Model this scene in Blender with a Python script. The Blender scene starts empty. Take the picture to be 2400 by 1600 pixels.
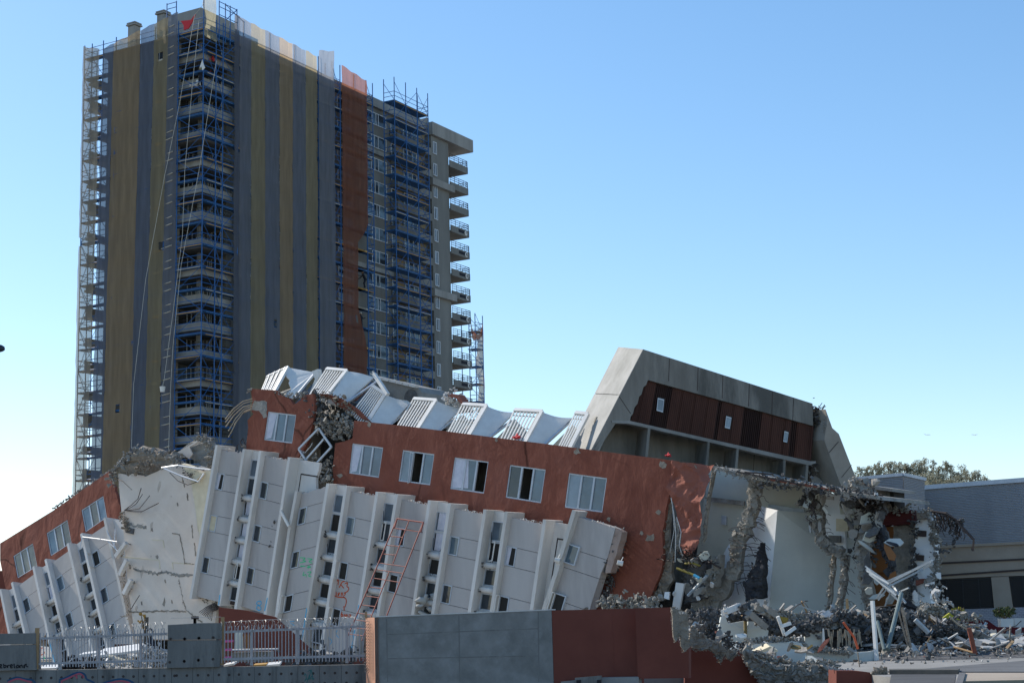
import bpy, bmesh, math, random
from mathutils import Vector, Matrix, noise
from mathutils.geometry import tessellate_polygon
SC = bpy.context.scene
COL = SC.collection
R_ = random.Random(7)
V = Vector
# ---------------------------------------------------------------- camera
FPX = 3750.0                        # focal length in photo pixels (2400 wide)
PIT = math.atan(660 / 3750); ROL = math.radians(1.5)
EYE = V((0, 0, 1.7))
FW = V((0, math.cos(PIT), math.sin(PIT))); UP0 = V((0, -math.sin(PIT), math.cos(PIT))); RT0 = V((1, 0, 0))
RT = RT0 * math.cos(ROL) - UP0 * math.sin(ROL); UPV = RT0 * math.sin(ROL) + UP0 * math.cos(ROL)
cam_d = bpy.data.cameras.new('camera'); cam = bpy.data.objects.new('camera', cam_d); COL.objects.link(cam)
cam_d.sensor_width = 36; cam_d.lens = 36 * FPX / 2400; cam_d.clip_end = 5000; cam_d.clip_start = 0.5
M3 = Matrix((RT, UPV, -FW)).transposed().to_4x4(); M3.translation = EYE
cam.matrix_world = M3
SC.camera = cam
# ---------------------------------------------------------------- light
SUN_EL = math.radians(38); SUN_AZ = math.radians(-53.2)       # azimuth from +Y, negative = left of the view
SUNV = V((math.sin(SUN_AZ) * math.cos(SUN_EL), math.cos(SUN_AZ) * math.cos(SUN_EL), math.sin(SUN_EL)))
w = bpy.data.worlds.new('World'); SC.world = w; w.use_nodes = True
nt = w.node_tree; bg = nt.nodes['Background']
sky = nt.nodes.new('ShaderNodeTexSky'); sky.sky_type = 'NISHITA'; sky.sun_disc = False
sky.sun_elevation = SUN_EL; sky.sun_rotation = SUN_AZ
sky.air_density = 0.9; sky.dust_density = 0.25; sky.ozone_density = 1.6; sky.altitude = 0
hs = nt.nodes.new('ShaderNodeHueSaturation'); hs.inputs['Saturation'].default_value = 1.2; hs.inputs['Value'].default_value = 1.0
nt.links.new(sky.outputs[0], hs.inputs['Color']); den = nt.nodes.new('ShaderNodeVectorMath'); den.operation = 'MULTIPLY_ADD'; den.inputs[1].default_value = (.045, .045, .045); den.inputs[2].default_value = (1, 1, 1); dv = nt.nodes.new('ShaderNodeVectorMath'); dv.operation = 'DIVIDE'   # soft shoulder: keeps the glow near the sun from clipping
nt.links.new(hs.outputs[0], den.inputs[0]); nt.links.new(hs.outputs[0], dv.inputs[0]); nt.links.new(den.outputs[0], dv.inputs[1]); nt.links.new(dv.outputs[0], bg.inputs[0]); bg.inputs[1].default_value = 0.15
sd = bpy.data.lights.new('sun', 'SUN'); sun = bpy.data.objects.new('sun', sd); COL.objects.link(sun)
sd.energy = 3.4; sd.angle = math.radians(0.53); sd.color = (1.0, 0.93, 0.83)
sun.rotation_euler = (-SUNV).to_track_quat('-Z', 'Y').to_euler()
SC.view_settings.view_transform = 'Standard'; SC.view_settings.look = 'None'; SC.view_settings.gamma = 1
SC.view_settings.exposure = 0.66; SC.view_settings.use_curve_mapping = False
SC.cycles.max_bounces = 8; SC.cycles.diffuse_bounces = 4; SC.cycles.transparent_max_bounces = 24
# ---------------------------------------------------------------- pixel helpers
def ray(x, y): return FW * FPX + RT * (x - 1200) - UPV * (y - 800)
def fr(x0, y0, k): return lambda x, y: (x0 + x / k, y0 + y / k)
fA = fr(0, 1000, 2.614); fB = fr(400, 850, 3.136); fC = fr(400, 1200, 3.92); fD = fr(750, 950, 2.8514)
fE = fr(550, 830, 2.767); fF = fr(1300, 780, 2.751); fG = fr(1500, 1050, 2.8517); fH = fr(1900, 1000, 2.614)
fZ1 = fr(150, 0, 3.92); fZ2 = fr(700, 100, 3.484); fZ3 = fr(150, 400, 3.136); fZ4 = fr(700, 550, 3.484)
fQ1 = fr(740, 1120, 7.84); fQ2 = fr(1020, 1140, 7.84); fQ3 = fr(1240, 1180, 6.029); fQ4 = fr(420, 1030, 7.84)
fL = fr(0, 1180, 4.9); fN = fr(60, 1430, 6.918); fR1 = fr(1560, 1380, 5.345); fR2 = fr(1960, 1380, 5.345); fW = fr(830, 1400, 3.0545)
class Plane:
    """a real vertical (or leaning) plane in the world; a = along it, b = up it, c = out of it"""
    def __init__(s, o, n, up=V((0, 0, 1))):
        s.o = V(o); s.n = V(n).normalized(); s.t = up.cross(s.n).normalized(); s.u = s.n.cross(s.t).normalized()
    def P(s, p, c=0):
        d = ray(*p); o = s.o + s.n * c
        return EYE + d * ((o - EYE).dot(s.n) / d.dot(s.n))
    def ab(s, p, c=0):
        q = s.P(p, c) - s.o; return (q.dot(s.t), q.dot(s.u))
    def W(s, a, b, c=0): return s.o + s.t * a + s.u * b + s.n * c
def at_y(p, Y):
    d = ray(*p); return EYE + d * (Y / d.y)
def at_z(p, z):
    d = ray(*p); return EYE + d * ((z - EYE.z) / d.z)
# ---------------------------------------------------------------- object helpers
LOC = {}
def tag(o, label=None, cat=None, group=None, kind=None):
    if label: o['label'] = label
    if cat: o['category'] = cat
    if group: o['group'] = group
    if kind: o['kind'] = kind
    return o
def thing(name, label, cat, loc, group=None):
    o = bpy.data.objects.new(name, None); COL.objects.link(o); o.location = loc; o.empty_display_size = 0.3
    LOC[o.name] = V(loc); return tag(o, label, cat, group)
class MB:
    def __init__(s): s.v = []; s.f = []; s.m = []
    def add(s, vs, fs, m=0):
        k = len(s.v); s.v += [tuple(v) for v in vs]; s.f += [tuple(i + k for i in f) for f in fs]; s.m += [m] * len(fs); return s
    def box8(s, p, m=0):      # p: 4 front pts + 4 back pts (same order)
        return s.add(p, [(0, 1, 2, 3), (7, 6, 5, 4), (0, 4, 5, 1), (1, 5, 6, 2), (2, 6, 7, 3), (3, 7, 4, 0)], m)
    def box(s, c, x, y, z, m=0):   # centre and half-axis vectors
        c, x, y, z = V(c), V(x), V(y), V(z)
        return s.box8([c - x - z - y, c + x - z - y, c + x + z - y, c - x + z - y, c - x - z + y, c + x - z + y, c + x + z + y, c - x + z + y], m)
    def prism(s, pts, off, m=0, hide_back=False):
        n = len(pts); pts = [V(p) for p in pts]; off = V(off)
        tri = tessellate_polygon([pts])
        nf = (tri and (pts[tri[0][1]] - pts[tri[0][0]]).cross(pts[tri[0][2]] - pts[tri[0][0]]))
        fs = [tuple(t) for t in tri]
        fs += [(i, (i + 1) % n, n + (i + 1) % n, n + i) for i in range(n)]
        fs += [tuple(n + i for i in reversed(t)) for t in tri]
        return s.add(pts + [p + off for p in pts], fs, m)
    def sheet(s, pl, outer, holes, c, thick, m=0):
        """flat wall with real openings, given in plane coordinates"""
        loops = [outer] + holes
        P = [[pl.W(a, b, c) for a, b in l] for l in loops]; Q = [[pl.W(a, b, c - thick) for a, b in l] for l in loops]
        tri = tessellate_polygon([[V((a, b, 0)) for a, b in l] for l in loops])
        flat = [p for l in P for p in l]; fb = [p for l in Q for p in l]; n = len(flat)
        fs = [tuple(t) for t in tri] + [tuple(n + i for i in reversed(t)) for t in tri]
        k = 0
        for l in loops:
            for i in range(len(l)):
                j = (i + 1) % len(l); fs.append((k + i, k + j, n + k + j, n + k + i))
            k += len(l)
        return s.add(flat + fb, fs, m)
    def tube(s, pts, r, n=5, m=0, r1=None):
        pts = [V(p) for p in pts]; N = len(pts); r1 = r if r1 is None else r1
        vs = []; fs = []
        for i, p in enumerate(pts):
            d = (pts[min(i + 1, N - 1)] - pts[max(i - 1, 0)]).normalized()
            a = d.cross(V((0, 0, 1)) if abs(d.z) < .9 else V((1, 0, 0))).normalized(); b = d.cross(a)
            rr = r + (r1 - r) * i / max(1, N - 1)
            vs += [p + a * math.cos(2 * math.pi * j / n) * rr + b * math.sin(2 * math.pi * j / n) * rr for j in range(n)]
        for i in range(N - 1):
            for j in range(n):
                k = (j + 1) % n; fs.append((i * n + j, i * n + k, (i + 1) * n + k, (i + 1) * n + j))
        fs.append(tuple(range(n - 1, -1, -1))); fs.append(tuple((N - 1) * n + j for j in range(n)))
        return s.add(vs, fs, m)
    def bar(s, p, q, w, h=None, nrm=V((0, -1, 0)), m=0):
        p, q = V(p), V(q); h = w if h is None else h; d = q - p; n = (nrm - d.normalized() * nrm.dot(d.normalized())).normalized(); sd_ = d.normalized().cross(n)
        return s.box((p + q) / 2, d / 2, n * h / 2, sd_ * w / 2, m)
    def rock(s, c, r, rnd, flat=1.0, m=0):
        a = ICO[rnd.randrange(len(ICO))]; rot = Matrix.Rotation(rnd.uniform(0, 6.28), 3, V((rnd.gauss(0, 1), rnd.gauss(0, 1), rnd.gauss(0, 1) + .01)).normalized())
        sc = V((rnd.uniform(.6, 1.3), rnd.uniform(.6, 1.2), rnd.uniform(.45, .9) * flat)); c = V(c)
        vs = [c + rot @ V((v[0] * sc.x * r, v[1] * sc.y * r, v[2] * sc.z * r)) for v in a[0]]
        return s.add(vs, a[1], m)
    def build(s, name, mat, parent=None, smooth=False, label=None, cat=None, group=None, kind=None):
        if not s.v: return None
        me = bpy.data.meshes.new(name)
        if parent is not None: org = LOC[parent.name]
        else:
            mn = [min(v[i] for v in s.v) for i in range(3)]; mx = [max(v[i] for v in s.v) for i in range(3)]
            org = V(((mn[0] + mx[0]) / 2, (mn[1] + mx[1]) / 2, mn[2]))
            if kind == 'structure': org = V((0, 0, 0))
        me.from_pydata([(v[0] - org.x, v[1] - org.y, v[2] - org.z) for v in s.v], [], s.f)
        for mt in (mat if isinstance(mat, (list, tuple)) else [mat]): me.materials.append(mt)
        if isinstance(mat, (list, tuple)): me.polygons.foreach_set('material_index', s.m)
        bm = bmesh.new(); bm.from_mesh(me); bmesh.ops.recalc_face_normals(bm, faces=bm.faces)
        if smooth:
            for f in bm.faces: f.smooth = True
        bm.to_mesh(me); bm.free()
        o = bpy.data.objects.new(name, me); COL.objects.link(o)
        if parent is not None: o.parent = parent
        if parent is None: o.location = org
        LOC[o.name] = org
        return tag(o, label, cat, group, kind)
# a few irregular stones used by rock()
ICO = []
for k in range(14):
    bm = bmesh.new(); bmesh.ops.create_icosphere(bm, subdivisions=1 if k < 9 else 2, radius=1)
    for v in bm.verts:
        v.co *= 1 + (noise.noise(v.co * (1.9 if k < 9 else 2.6) + V((k * 3.1, k, 0)))) * 1.1
    for q in range(1 + k % 3):
        bmesh.ops.bisect_plane(bm, geom=bm.verts[:] + bm.edges[:] + bm.faces[:], plane_co=[(0, 0, .25), (.3, 0, 0), (0, -.35, 0)][q], plane_no=[(0.2, .1, 1), (1, .3, -.2), (.1, -1, .3)][q], clear_outer=True)
        bmesh.ops.holes_fill(bm, edges=bm.edges)
    bm.verts.ensure_lookup_table()
    ICO.append(([tuple(v.co) for v in bm.verts], [tuple(v.index for v in f.verts) for f in bm.faces])); bm.free()
def jag(pts, step=.3, amp=.08, rnd=R_, close=False, fixed=()):
    """break a polyline (2-D or 3-D tuples) into an irregular torn edge"""
    out = []; n = len(pts); rng = range(n if close else n - 1)
    for i in rng:
        p = pts[i]; q = pts[(i + 1) % n]; L = math.dist(p, q); k = max(1, int(L / step))
        for j in range(k):
            t = j / k
            if j == 0 and not close and i == 0: out.append(tuple(p)); continue
            out.append(tuple(a + (b - a) * t + rnd.uniform(-amp, amp) for a, b in zip(p, q)))
    if not close: out.append(tuple(pts[-1]))
    return out
def lerp(p, q, t): return tuple(a + (b - a) * t for a, b in zip(p, q))
# ---------------------------------------------------------------- materials
def mat(name, color, rough=.8, spec=.3, metal=0):
    m = bpy.data.materials.new(name); m.use_nodes = True; b = m.node_tree.nodes['Principled BSDF']
    b.inputs['Base Color'].default_value = (*color, 1); b.inputs['Roughness'].default_value = rough
    b.inputs['Specular IOR Level'].default_value = spec; b.inputs['Metallic'].default_value = metal
    return m
def surf(name, c1, c2, scale=1.0, rough=.85, bump=.3, bscale=None, dist=.05, c3=None, stain=.0, streak=False, big=None, spec=.25, bump2=0, crack=0):
    """two-scale mottled surface with bump; c3 = stain colour on the largest noise"""
    m = mat(name, c1, rough, spec); N = m.node_tree.nodes; L = m.node_tree.links; b = N['Principled BSDF']
    tc = N.new('ShaderNodeTexCoord'); mp = N.new('ShaderNodeMapping'); L.new(tc.outputs['Object'], mp.inputs[0])
    if streak: mp.inputs['Scale'].default_value = (1, 1, .18)
    n1 = N.new('ShaderNodeTexNoise'); n1.inputs['Scale'].default_value = scale; n1.inputs['Detail'].default_value = 8; n1.inputs['Roughness'].default_value = .62
    L.new(mp.outputs[0], n1.inputs['Vector'])
    r = N.new('ShaderNodeValToRGB'); r.color_ramp.elements[0].position = .34; r.color_ramp.elements[1].position = .68
    r.color_ramp.elements[0].color = (*c1, 1); r.color_ramp.elements[1].color = (*c2, 1); L.new(n1.outputs[0], r.inputs[0])
    out = r.outputs[0]
    if c3:
        n2 = N.new('ShaderNodeTexNoise'); n2.inputs['Scale'].default_value = big or scale * .35; n2.inputs['Detail'].default_value = 6; n2.inputs['Roughness'].default_value = .7
        L.new(mp.outputs[0], n2.inputs['Vector'])
        r2 = N.new('ShaderNodeValToRGB'); r2.color_ramp.elements[0].position = .5; r2.color_ramp.elements[1].position = .66
        r2.color_ramp.elements[0].color = (0, 0, 0, 1); r2.color_ramp.elements[1].color = (stain, stain, stain, 1); L.new(n2.outputs[0], r2.inputs[0])
        mx = N.new('ShaderNodeMixRGB'); L.new(r2.outputs[0], mx.inputs[0]); L.new(out, mx.inputs[1]); mx.inputs[2].default_value = (*c3, 1); out = mx.outputs[0]
    if crack:       # hairline cracks, broken up by noise
        nd = N.new('ShaderNodeTexNoise'); nd.inputs['Scale'].default_value = crack * 3; nd.inputs['Detail'].default_value = 5; L.new(tc.outputs['Object'], nd.inputs['Vector'])
        ad = N.new('ShaderNodeMixRGB'); ad.blend_type = 'ADD'; ad.inputs[0].default_value = .55 / crack; L.new(tc.outputs['Object'], ad.inputs[1]); L.new(nd.outputs['Color'], ad.inputs[2])
        vo = N.new('ShaderNodeTexVoronoi'); vo.feature = 'DISTANCE_TO_EDGE'; vo.inputs['Scale'].default_value = crack; L.new(ad.outputs[0], vo.inputs['Vector'])
        r3 = N.new('ShaderNodeValToRGB'); r3.color_ramp.elements[0].position = .004; r3.color_ramp.elements[1].position = .014; r3.color_ramp.elements[0].color = (.42, .40, .38, 1); r3.color_ramp.elements[1].color = (1, 1, 1, 1); L.new(vo.outputs['Distance'], r3.inputs[0])
        nm = N.new('ShaderNodeTexNoise'); nm.inputs['Scale'].default_value = crack * .8; L.new(tc.outputs['Object'], nm.inputs['Vector'])
        rm_ = N.new('ShaderNodeValToRGB'); rm_.color_ramp.elements[0].position = .5; rm_.color_ramp.elements[1].position = .56; L.new(nm.outputs[0], rm_.inputs[0])
        mc = N.new('ShaderNodeMixRGB'); mc.blend_type = 'MULTIPLY'; L.new(rm_.outputs[0], mc.inputs[0]); L.new(out, mc.inputs[1]); L.new(r3.outputs[0], mc.inputs[2]); out = mc.outputs[0]
    L.new(out, b.inputs['Base Color'])
    if bump:
        n3 = N.new('ShaderNodeTexNoise'); n3.inputs['Scale'].default_value = bscale or scale * 4; n3.inputs['Detail'].default_value = 9; n3.inputs['Roughness'].default_value = .6
        L.new(tc.outputs['Object'], n3.inputs['Vector'])
        bp = N.new('ShaderNodeBump'); bp.inputs['Strength'].default_value = bump; bp.inputs['Distance'].default_value = dist
        L.new(n3.outputs[0], bp.inputs['Height']); L.new(bp.outputs[0], b.inputs['Normal'])
        if bump2:       # broad undulation of hand-floated render
            m5 = N.new('ShaderNodeMapping'); m5.inputs['Scale'].default_value = (1, 1, .6); L.new(tc.outputs['Object'], m5.inputs[0])
            n5 = N.new('ShaderNodeTexNoise'); n5.inputs['Scale'].default_value = .75; n5.inputs['Detail'].default_value = 4; n5.inputs['Distortion'].default_value = .3; L.new(m5.outputs[0], n5.inputs['Vector'])
            b5 = N.new('ShaderNodeBump'); b5.inputs['Strength'].default_value = bump2; b5.inputs['Distance'].default_value = .30; L.new(n5.outputs[0], b5.inputs['Height']); L.new(b5.outputs[0], bp.inputs['Normal'])
    return m
def glassy(name, color, rough=.08, spec=.6):
    m = mat(name, color, rough, spec); N = m.node_tree.nodes; L = m.node_tree.links; b = N['Principled BSDF']
    tc = N.new('ShaderNodeTexCoord'); n = N.new('ShaderNodeTexNoise'); n.inputs['Scale'].default_value = .9; n.inputs['Detail'].default_value = 4
    L.new(tc.outputs['Object'], n.inputs['Vector'])
    r = N.new('ShaderNodeValToRGB'); r.color_ramp.elements[0].position = .35; r.color_ramp.elements[1].position = .7
    r.color_ramp.elements[0].color = (*[c * .75 for c in color], 1); r.color_ramp.elements[1].color = (*[min(1, c * 1.3) for c in color], 1)
    L.new(n.outputs[0], r.inputs[0]); L.new(r.outputs[0], b.inputs['Base Color'])
    n2 = N.new('ShaderNodeTexNoise'); n2.inputs['Scale'].default_value = 3; L.new(tc.outputs['Object'], n2.inputs['Vector'])
    bp = N.new('ShaderNodeBump'); bp.inputs['Strength'].default_value = .08; bp.inputs['Distance'].default_value = .05; L.new(n2.outputs[0], bp.inputs['Height']); L.new(bp.outputs[0], b.inputs['Normal'])
    return m
def netting(name, color, open_=.16, translucent=.6, scale=1.0):
    m = bpy.data.materials.new(name); m.use_nodes = True; N = m.node_tree.nodes; L = m.node_tree.links; N.clear()
    out = N.new('ShaderNodeOutputMaterial'); d = N.new('ShaderNodeBsdfDiffuse'); t = N.new('ShaderNodeBsdfTranslucent'); tr = N.new('ShaderNodeBsdfTransparent')
    tc = N.new('ShaderNodeTexCoord'); mp = N.new('ShaderNodeMapping'); mp.inputs['Scale'].default_value = (1, 1, .12); L.new(tc.outputs['Object'], mp.inputs[0])
    n = N.new('ShaderNodeTexNoise'); n.inputs['Scale'].default_value = 2.2; n.inputs['Detail'].default_value = 7; L.new(mp.outputs[0], n.inputs['Vector'])
    r = N.new('ShaderNodeValToRGB'); r.color_ramp.elements[0].position = .3; r.color_ramp.elements[1].position = .72
    r.color_ramp.elements[0].color = (*[c * .84 for c in color], 1); r.color_ramp.elements[1].color = (*[min(1, c * 1.14) for c in color], 1); L.new(n.outputs[0], r.inputs[0])
    L.new(r.outputs[0], d.inputs[0]); L.new(r.outputs[0], t.inputs[0])
    m1 = N.new('ShaderNodeMixShader'); m1.inputs[0].default_value = translucent; L.new(d.outputs[0], m1.inputs[1]); L.new(t.outputs[0], m1.inputs[2])
    n2 = N.new('ShaderNodeTexNoise'); n2.inputs['Scale'].default_value = .6; n2.inputs['Detail'].default_value = 5; L.new(mp.outputs[0], n2.inputs['Vector'])
    mr = N.new('ShaderNodeMapRange'); mr.inputs[1].default_value = .3; mr.inputs[2].default_value = .7; mr.inputs[3].default_value = 1 - open_ * 1.3; mr.inputs[4].default_value = 1 - open_ * .7
    L.new(n2.outputs[0], mr.inputs[0])
    m2 = N.new('ShaderNodeMixShader'); L.new(mr.outputs[0], m2.inputs[0]); L.new(tr.outputs[0], m2.inputs[1]); L.new(m1.outputs[0], m2.inputs[2])
    L.new(m2.outputs[0], out.inputs[0]); return m
M = dict(
    tower=surf('tower_concrete', (.145, .143, .13), (.215, .21, .19), .5, bump=.25, bscale=5, c3=(.12, .12, .115), stain=.5, streak=True),
    tower_l=surf('tower_parapet_concrete', (.25, .24, .22), (.34, .33, .30), .6, bump=.25, bscale=5, c3=(.18, .175, .16), stain=.7, streak=True),
    tower_d=surf('recess_plaster', (.22, .17, .10), (.28, .22, .13), .7, bump=.1),
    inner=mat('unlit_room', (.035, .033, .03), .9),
    wframe=mat('white_window_frame', (.62, .65, .68), .45),
    aframe=surf('aluminium_frame', (.42, .46, .50), (.55, .58, .62), 2, rough=.4, bump=0, spec=.5),
    glass=glassy('dark_glass', (.035, .045, .055)),
    glass_b=glassy('sky_glass', (.10, .15, .19), .12),
    glass_f=glassy('frosted_glass', (.20, .26, .31), .2, .5),
    glass_g=glassy('grey_glass', (.11, .145, .18), .1),
    scaf=surf('blue_scaffold_paint', (.018, .085, .24), (.03, .13, .33), 1.5, rough=.5, bump=0),
    deck=surf('scaffold_deck_steel', (.03, .10, .22), (.05, .14, .29), 1, rough=.6, bump=0),
    plank=surf('timber_plank', (.42, .24, .07), (.52, .32, .11), 2, bump=.1),
    plank_g=surf('pale_plank', (.38, .35, .28), (.5, .46, .38), 2, bump=.1),
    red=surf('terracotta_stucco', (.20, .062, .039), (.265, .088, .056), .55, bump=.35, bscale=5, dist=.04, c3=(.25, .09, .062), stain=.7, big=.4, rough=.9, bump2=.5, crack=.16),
    red_f=surf('terracotta_flap', (.24, .085, .06), (.31, .115, .08), .8, bump=.6, bscale=2.2, dist=.1, rough=.9),
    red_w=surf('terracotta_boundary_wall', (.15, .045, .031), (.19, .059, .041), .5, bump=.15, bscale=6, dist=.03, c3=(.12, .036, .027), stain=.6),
    orange=surf('pink_wall_end', (.50, .25, .16), (.58, .31, .20), .8, bump=.2, bscale=6),
    white=surf('painted_concrete', (.60, .57, .53), (.70, .67, .63), .7, bump=.25, bscale=3, c3=(.38, .355, .31), stain=.7, streak=True),
    panel=surf('grey_white_panel', (.42, .385, .36), (.51, .475, .445), .5, bump=.2, bscale=3.5, c3=(.29, .262, .245), stain=.85, streak=True),
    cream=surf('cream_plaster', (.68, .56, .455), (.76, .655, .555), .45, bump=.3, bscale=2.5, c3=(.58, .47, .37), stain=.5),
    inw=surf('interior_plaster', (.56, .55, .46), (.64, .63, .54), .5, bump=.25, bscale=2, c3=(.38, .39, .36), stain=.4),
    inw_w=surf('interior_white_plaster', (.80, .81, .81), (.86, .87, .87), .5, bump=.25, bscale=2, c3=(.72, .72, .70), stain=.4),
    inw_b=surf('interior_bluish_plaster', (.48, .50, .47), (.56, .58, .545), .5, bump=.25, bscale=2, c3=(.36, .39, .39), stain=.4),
    rough=surf('torn_concrete', (.20, .185, .16), (.38, .355, .31), 1.6, bump=1, bscale=5, dist=.12, c3=(.36, .35, .33), stain=.6, rough=.95),
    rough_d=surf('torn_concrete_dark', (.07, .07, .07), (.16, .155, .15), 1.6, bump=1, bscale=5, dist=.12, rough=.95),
    rough_b=surf('torn_concrete_brown', (.20, .165, .13), (.36, .31, .25), 1.6, bump=1, bscale=5, dist=.12, rough=.95),
    conc=surf('bare_concrete', (.17, .158, .138), (.31, .292, .258), .8, bump=.35, bscale=6, c3=(.085, .082, .074), stain=.85, streak=True, big=.35),
    conc_l=surf('weathered_concrete', (.22, .215, .20), (.32, .31, .29), .8, bump=.35, bscale=6, c3=(.16, .155, .14), stain=.6),
    fconc=surf('street_wall_concrete', (.175, .172, .16), (.29, .283, .268), 1.1, bump=.35, bscale=8, c3=(.31, .31, .30), stain=.5, big=1.6),
    gconc=surf('formed_concrete', (.155, .15, .14), (.25, .243, .228), 1.1, bump=.35, bscale=8, c3=(.075, .075, .07), stain=.8, big=1.0, streak=True),
    wood=None, rebar=mat('rusty_rebar', (.06, .045, .04), .8), rebar_l=surf('bare_rebar', (.30, .24, .17), (.42, .35, .26), 2, bump=0),
    pipe=surf('galvanised_tube', (.30, .33, .34), (.44, .47, .48), 2, rough=.4, bump=0, spec=.5),
    wmetal=surf('white_painted_steel', (.66, .64, .60), (.77, .75, .70), 1.5, rough=.45, bump=.05),
    fence=surf('white_fence_paint', (.36, .35, .36), (.46, .45, .46), 2, rough=.5, bump=0),
    wire=mat('razor_wire', (.34, .34, .33), .45, .4, .3),
    rope=mat('pale_rope', (.55, .52, .44), .9), ladder=surf('red_oxide_steel', (.22, .045, .035), (.30, .07, .05), 3, rough=.6, bump=0),
    yellow=mat('yellow_plastic', (.26, .20, .04), .6), orange_p=mat('orange_conduit', (.5, .10, .04), .6), bluep=mat('blue_spray', (.08, .40, .62), .8),
    redsp=mat('red_spray', (.55, .09, .03), .8), green=mat('green_spray', (.05, .60, .25), .8), black=mat('black_paint', (.02, .02, .025), .7),
    curtain=surf('net_curtain', (.55, .55, .62), (.68, .68, .74), 3, bump=.3, bscale=4), cloth_r=mat('red_cloth', (.55, .04, .05), .8), cloth_g=mat('grey_cloth', (.4, .4, .38), .9),
    beige=surf('beige_board', (.60, .52, .36), (.70, .62, .45), 2, bump=.1), timber=surf('brown_timber', (.20, .085, .03), (.28, .12, .045), 1, bump=.3, streak=True),
    corr=surf('grey_corrugated_steel', (.27, .285, .31), (.33, .345, .37), .4, rough=.55, bump=0, streak=True), tan=surf('tan_render', (.33, .275, .215), (.40, .34, .27), .4, bump=.15, c3=(.2, .165, .125), stain=.5),
    louvre=mat('dark_louvre', (.035, .035, .035), .6), brickw=None, asphalt=surf('dusty_ground', (.13, .13, .125), (.20, .195, .185), .3, bump=.4, bscale=3, c3=(.25, .24, .22), stain=.5),
    pave=surf('pavement', (.10, .10, .10), (.15, .15, .15), .5, bump=.2, bscale=6), leaf=surf('leaf_green', (.045, .065, .022), (.10, .125, .045), .4, bump=0), leaf_y=surf('yellow_leaf', (.28, .28, .03), (.42, .38, .05), 2, bump=0),  # pavement colour is darkened to stand for the shade lying on it
    hill=surf('hill_ground', (.05, .065, .03), (.09, .10, .05), .02, bump=0), bark=mat('bark', (.10, .08, .06), .9), dred=surf('maroon_wall', (.10, .012, .015), (.13, .018, .02), .6, bump=.1),
    skin=mat('skin', (.35, .2, .13), .6), dark=mat('dark_workwear', (.02, .022, .03), .9), vest=mat('red_jacket', (.45, .03, .03), .8), helmet=mat('yellow_helmet', (.75, .55, .05), .4),
)
M['helmet_w'] = mat('pale_helmet', (.75, .73, .65), .4)
NET = dict(g=netting('grey_net', (.29, .30, .33), .2), b=netting('bluegrey_net', (.25, .275, .33), .2), o=netting('olive_net', (.47, .385, .24), .2), w=netting('brown_net', (.54, .395, .24), .2),
           r=netting('orange_net', (.33, .14, .09), .16), l=netting('sheer_net', (.52, .44, .33), .27, .6), lg=netting('light_grey_net', (.2, .21, .24)), p=netting('pale_net', (.5, .45, .3), .35, .6))
M['yard'] = surf('dusty_yard', (.20, .195, .18), (.30, .29, .27), .3, bump=.4, bscale=3, c3=(.34, .33, .30), stain=.5)  # dusty ground, made paler to bounce light onto the cross wall
M['asph_d'] = surf('dark_path', (.06, .06, .06), (.10, .10, .10), .5, bump=.2)
M['glass_t'] = glassy('tan_reflection_glass', (.20, .17, .12), .15)
M['orange_l'] = surf('pinkish_broken_concrete', (.30, .22, .18), (.42, .32, .27), 1.5, bump=.5, bscale=5)
M['patch_l'] = surf('scuffed_plaster', (.50, .41, .33), (.58, .49, .40), 2, bump=.3)
# ================================================================ the setting
MB().add([(-1500, -60, -1.2), (1500, -60, -1.2), (1500, 3000, -1.2), (-1500, 3000, -1.2)], [(0, 1, 2, 3)]).build('ground', M['asph_d'], kind='structure')
MB().prism([V(p) for p in [(-300, 52.3, 0), (5.2, 52.3, 0), (5.2, 51.9, 0), (10.0, 51.9, 0), (10.0, 38, 0), (300, 38, 0), (900, 2900, 0), (-900, 2900, 0)]], V((0, 0, -1.1))).build('yard', M['yard'], kind='structure')
# tower local frame: u along the right face, w along the left face
uR = V((.5, .8660254, 0)); wL = V((-.8660254, .5, 0)); ZV = V((0, 0, 1))
_d = ray(472, 715); _S = EYE + _d * (143 / _d.y); _S.z = 0
T0 = _S + uR * 1.4 + wL * 1.4
def T(u, w_, z): return T0 + uR * u + wL * w_ + ZV * z
def tb(mb, u0, u1, w0, w1, z0, z1, m=0):
    return mb.box8([T(u0, w0, z0), T(u1, w0, z0), T(u1, w0, z1), T(u0, w0, z1), T(u0, w1, z0), T(u1, w1, z0), T(u1, w1, z1), T(u0, w1, z1)], m)
def on_u(p, w_): q = EYE + ray(*p) * ((T(0, w_, 0) - EYE).dot(wL) / ray(*p).dot(wL)) - T0; return q.dot(uR), q.z
def on_w(p, u_): q = EYE + ray(*p) * ((T(u_, 0, 0) - EYE).dot(uR) / ray(*p).dot(uR)) - T0; return q.dot(wL), q.z
FL = [55.2 - 2.6 * k for k in range(20)]        # storey floor levels, top storey first
tw = thing('apartment_tower', 'tall grey concrete apartment tower under repair, mostly wrapped in netting and scaffolding', 'building', T(20, 6, 0))
mb = MB()
tb(mb, 3.6, 38.6, .0, 12.1, 0, 58.1); tb(mb, .0, 3.6, 3.4, 12.1, 0, 58.1); tb(mb, 38.6, 42.3, -.8, 11.4, 0, 57.4)
mb.build('wall', M['tower'], tw)
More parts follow.
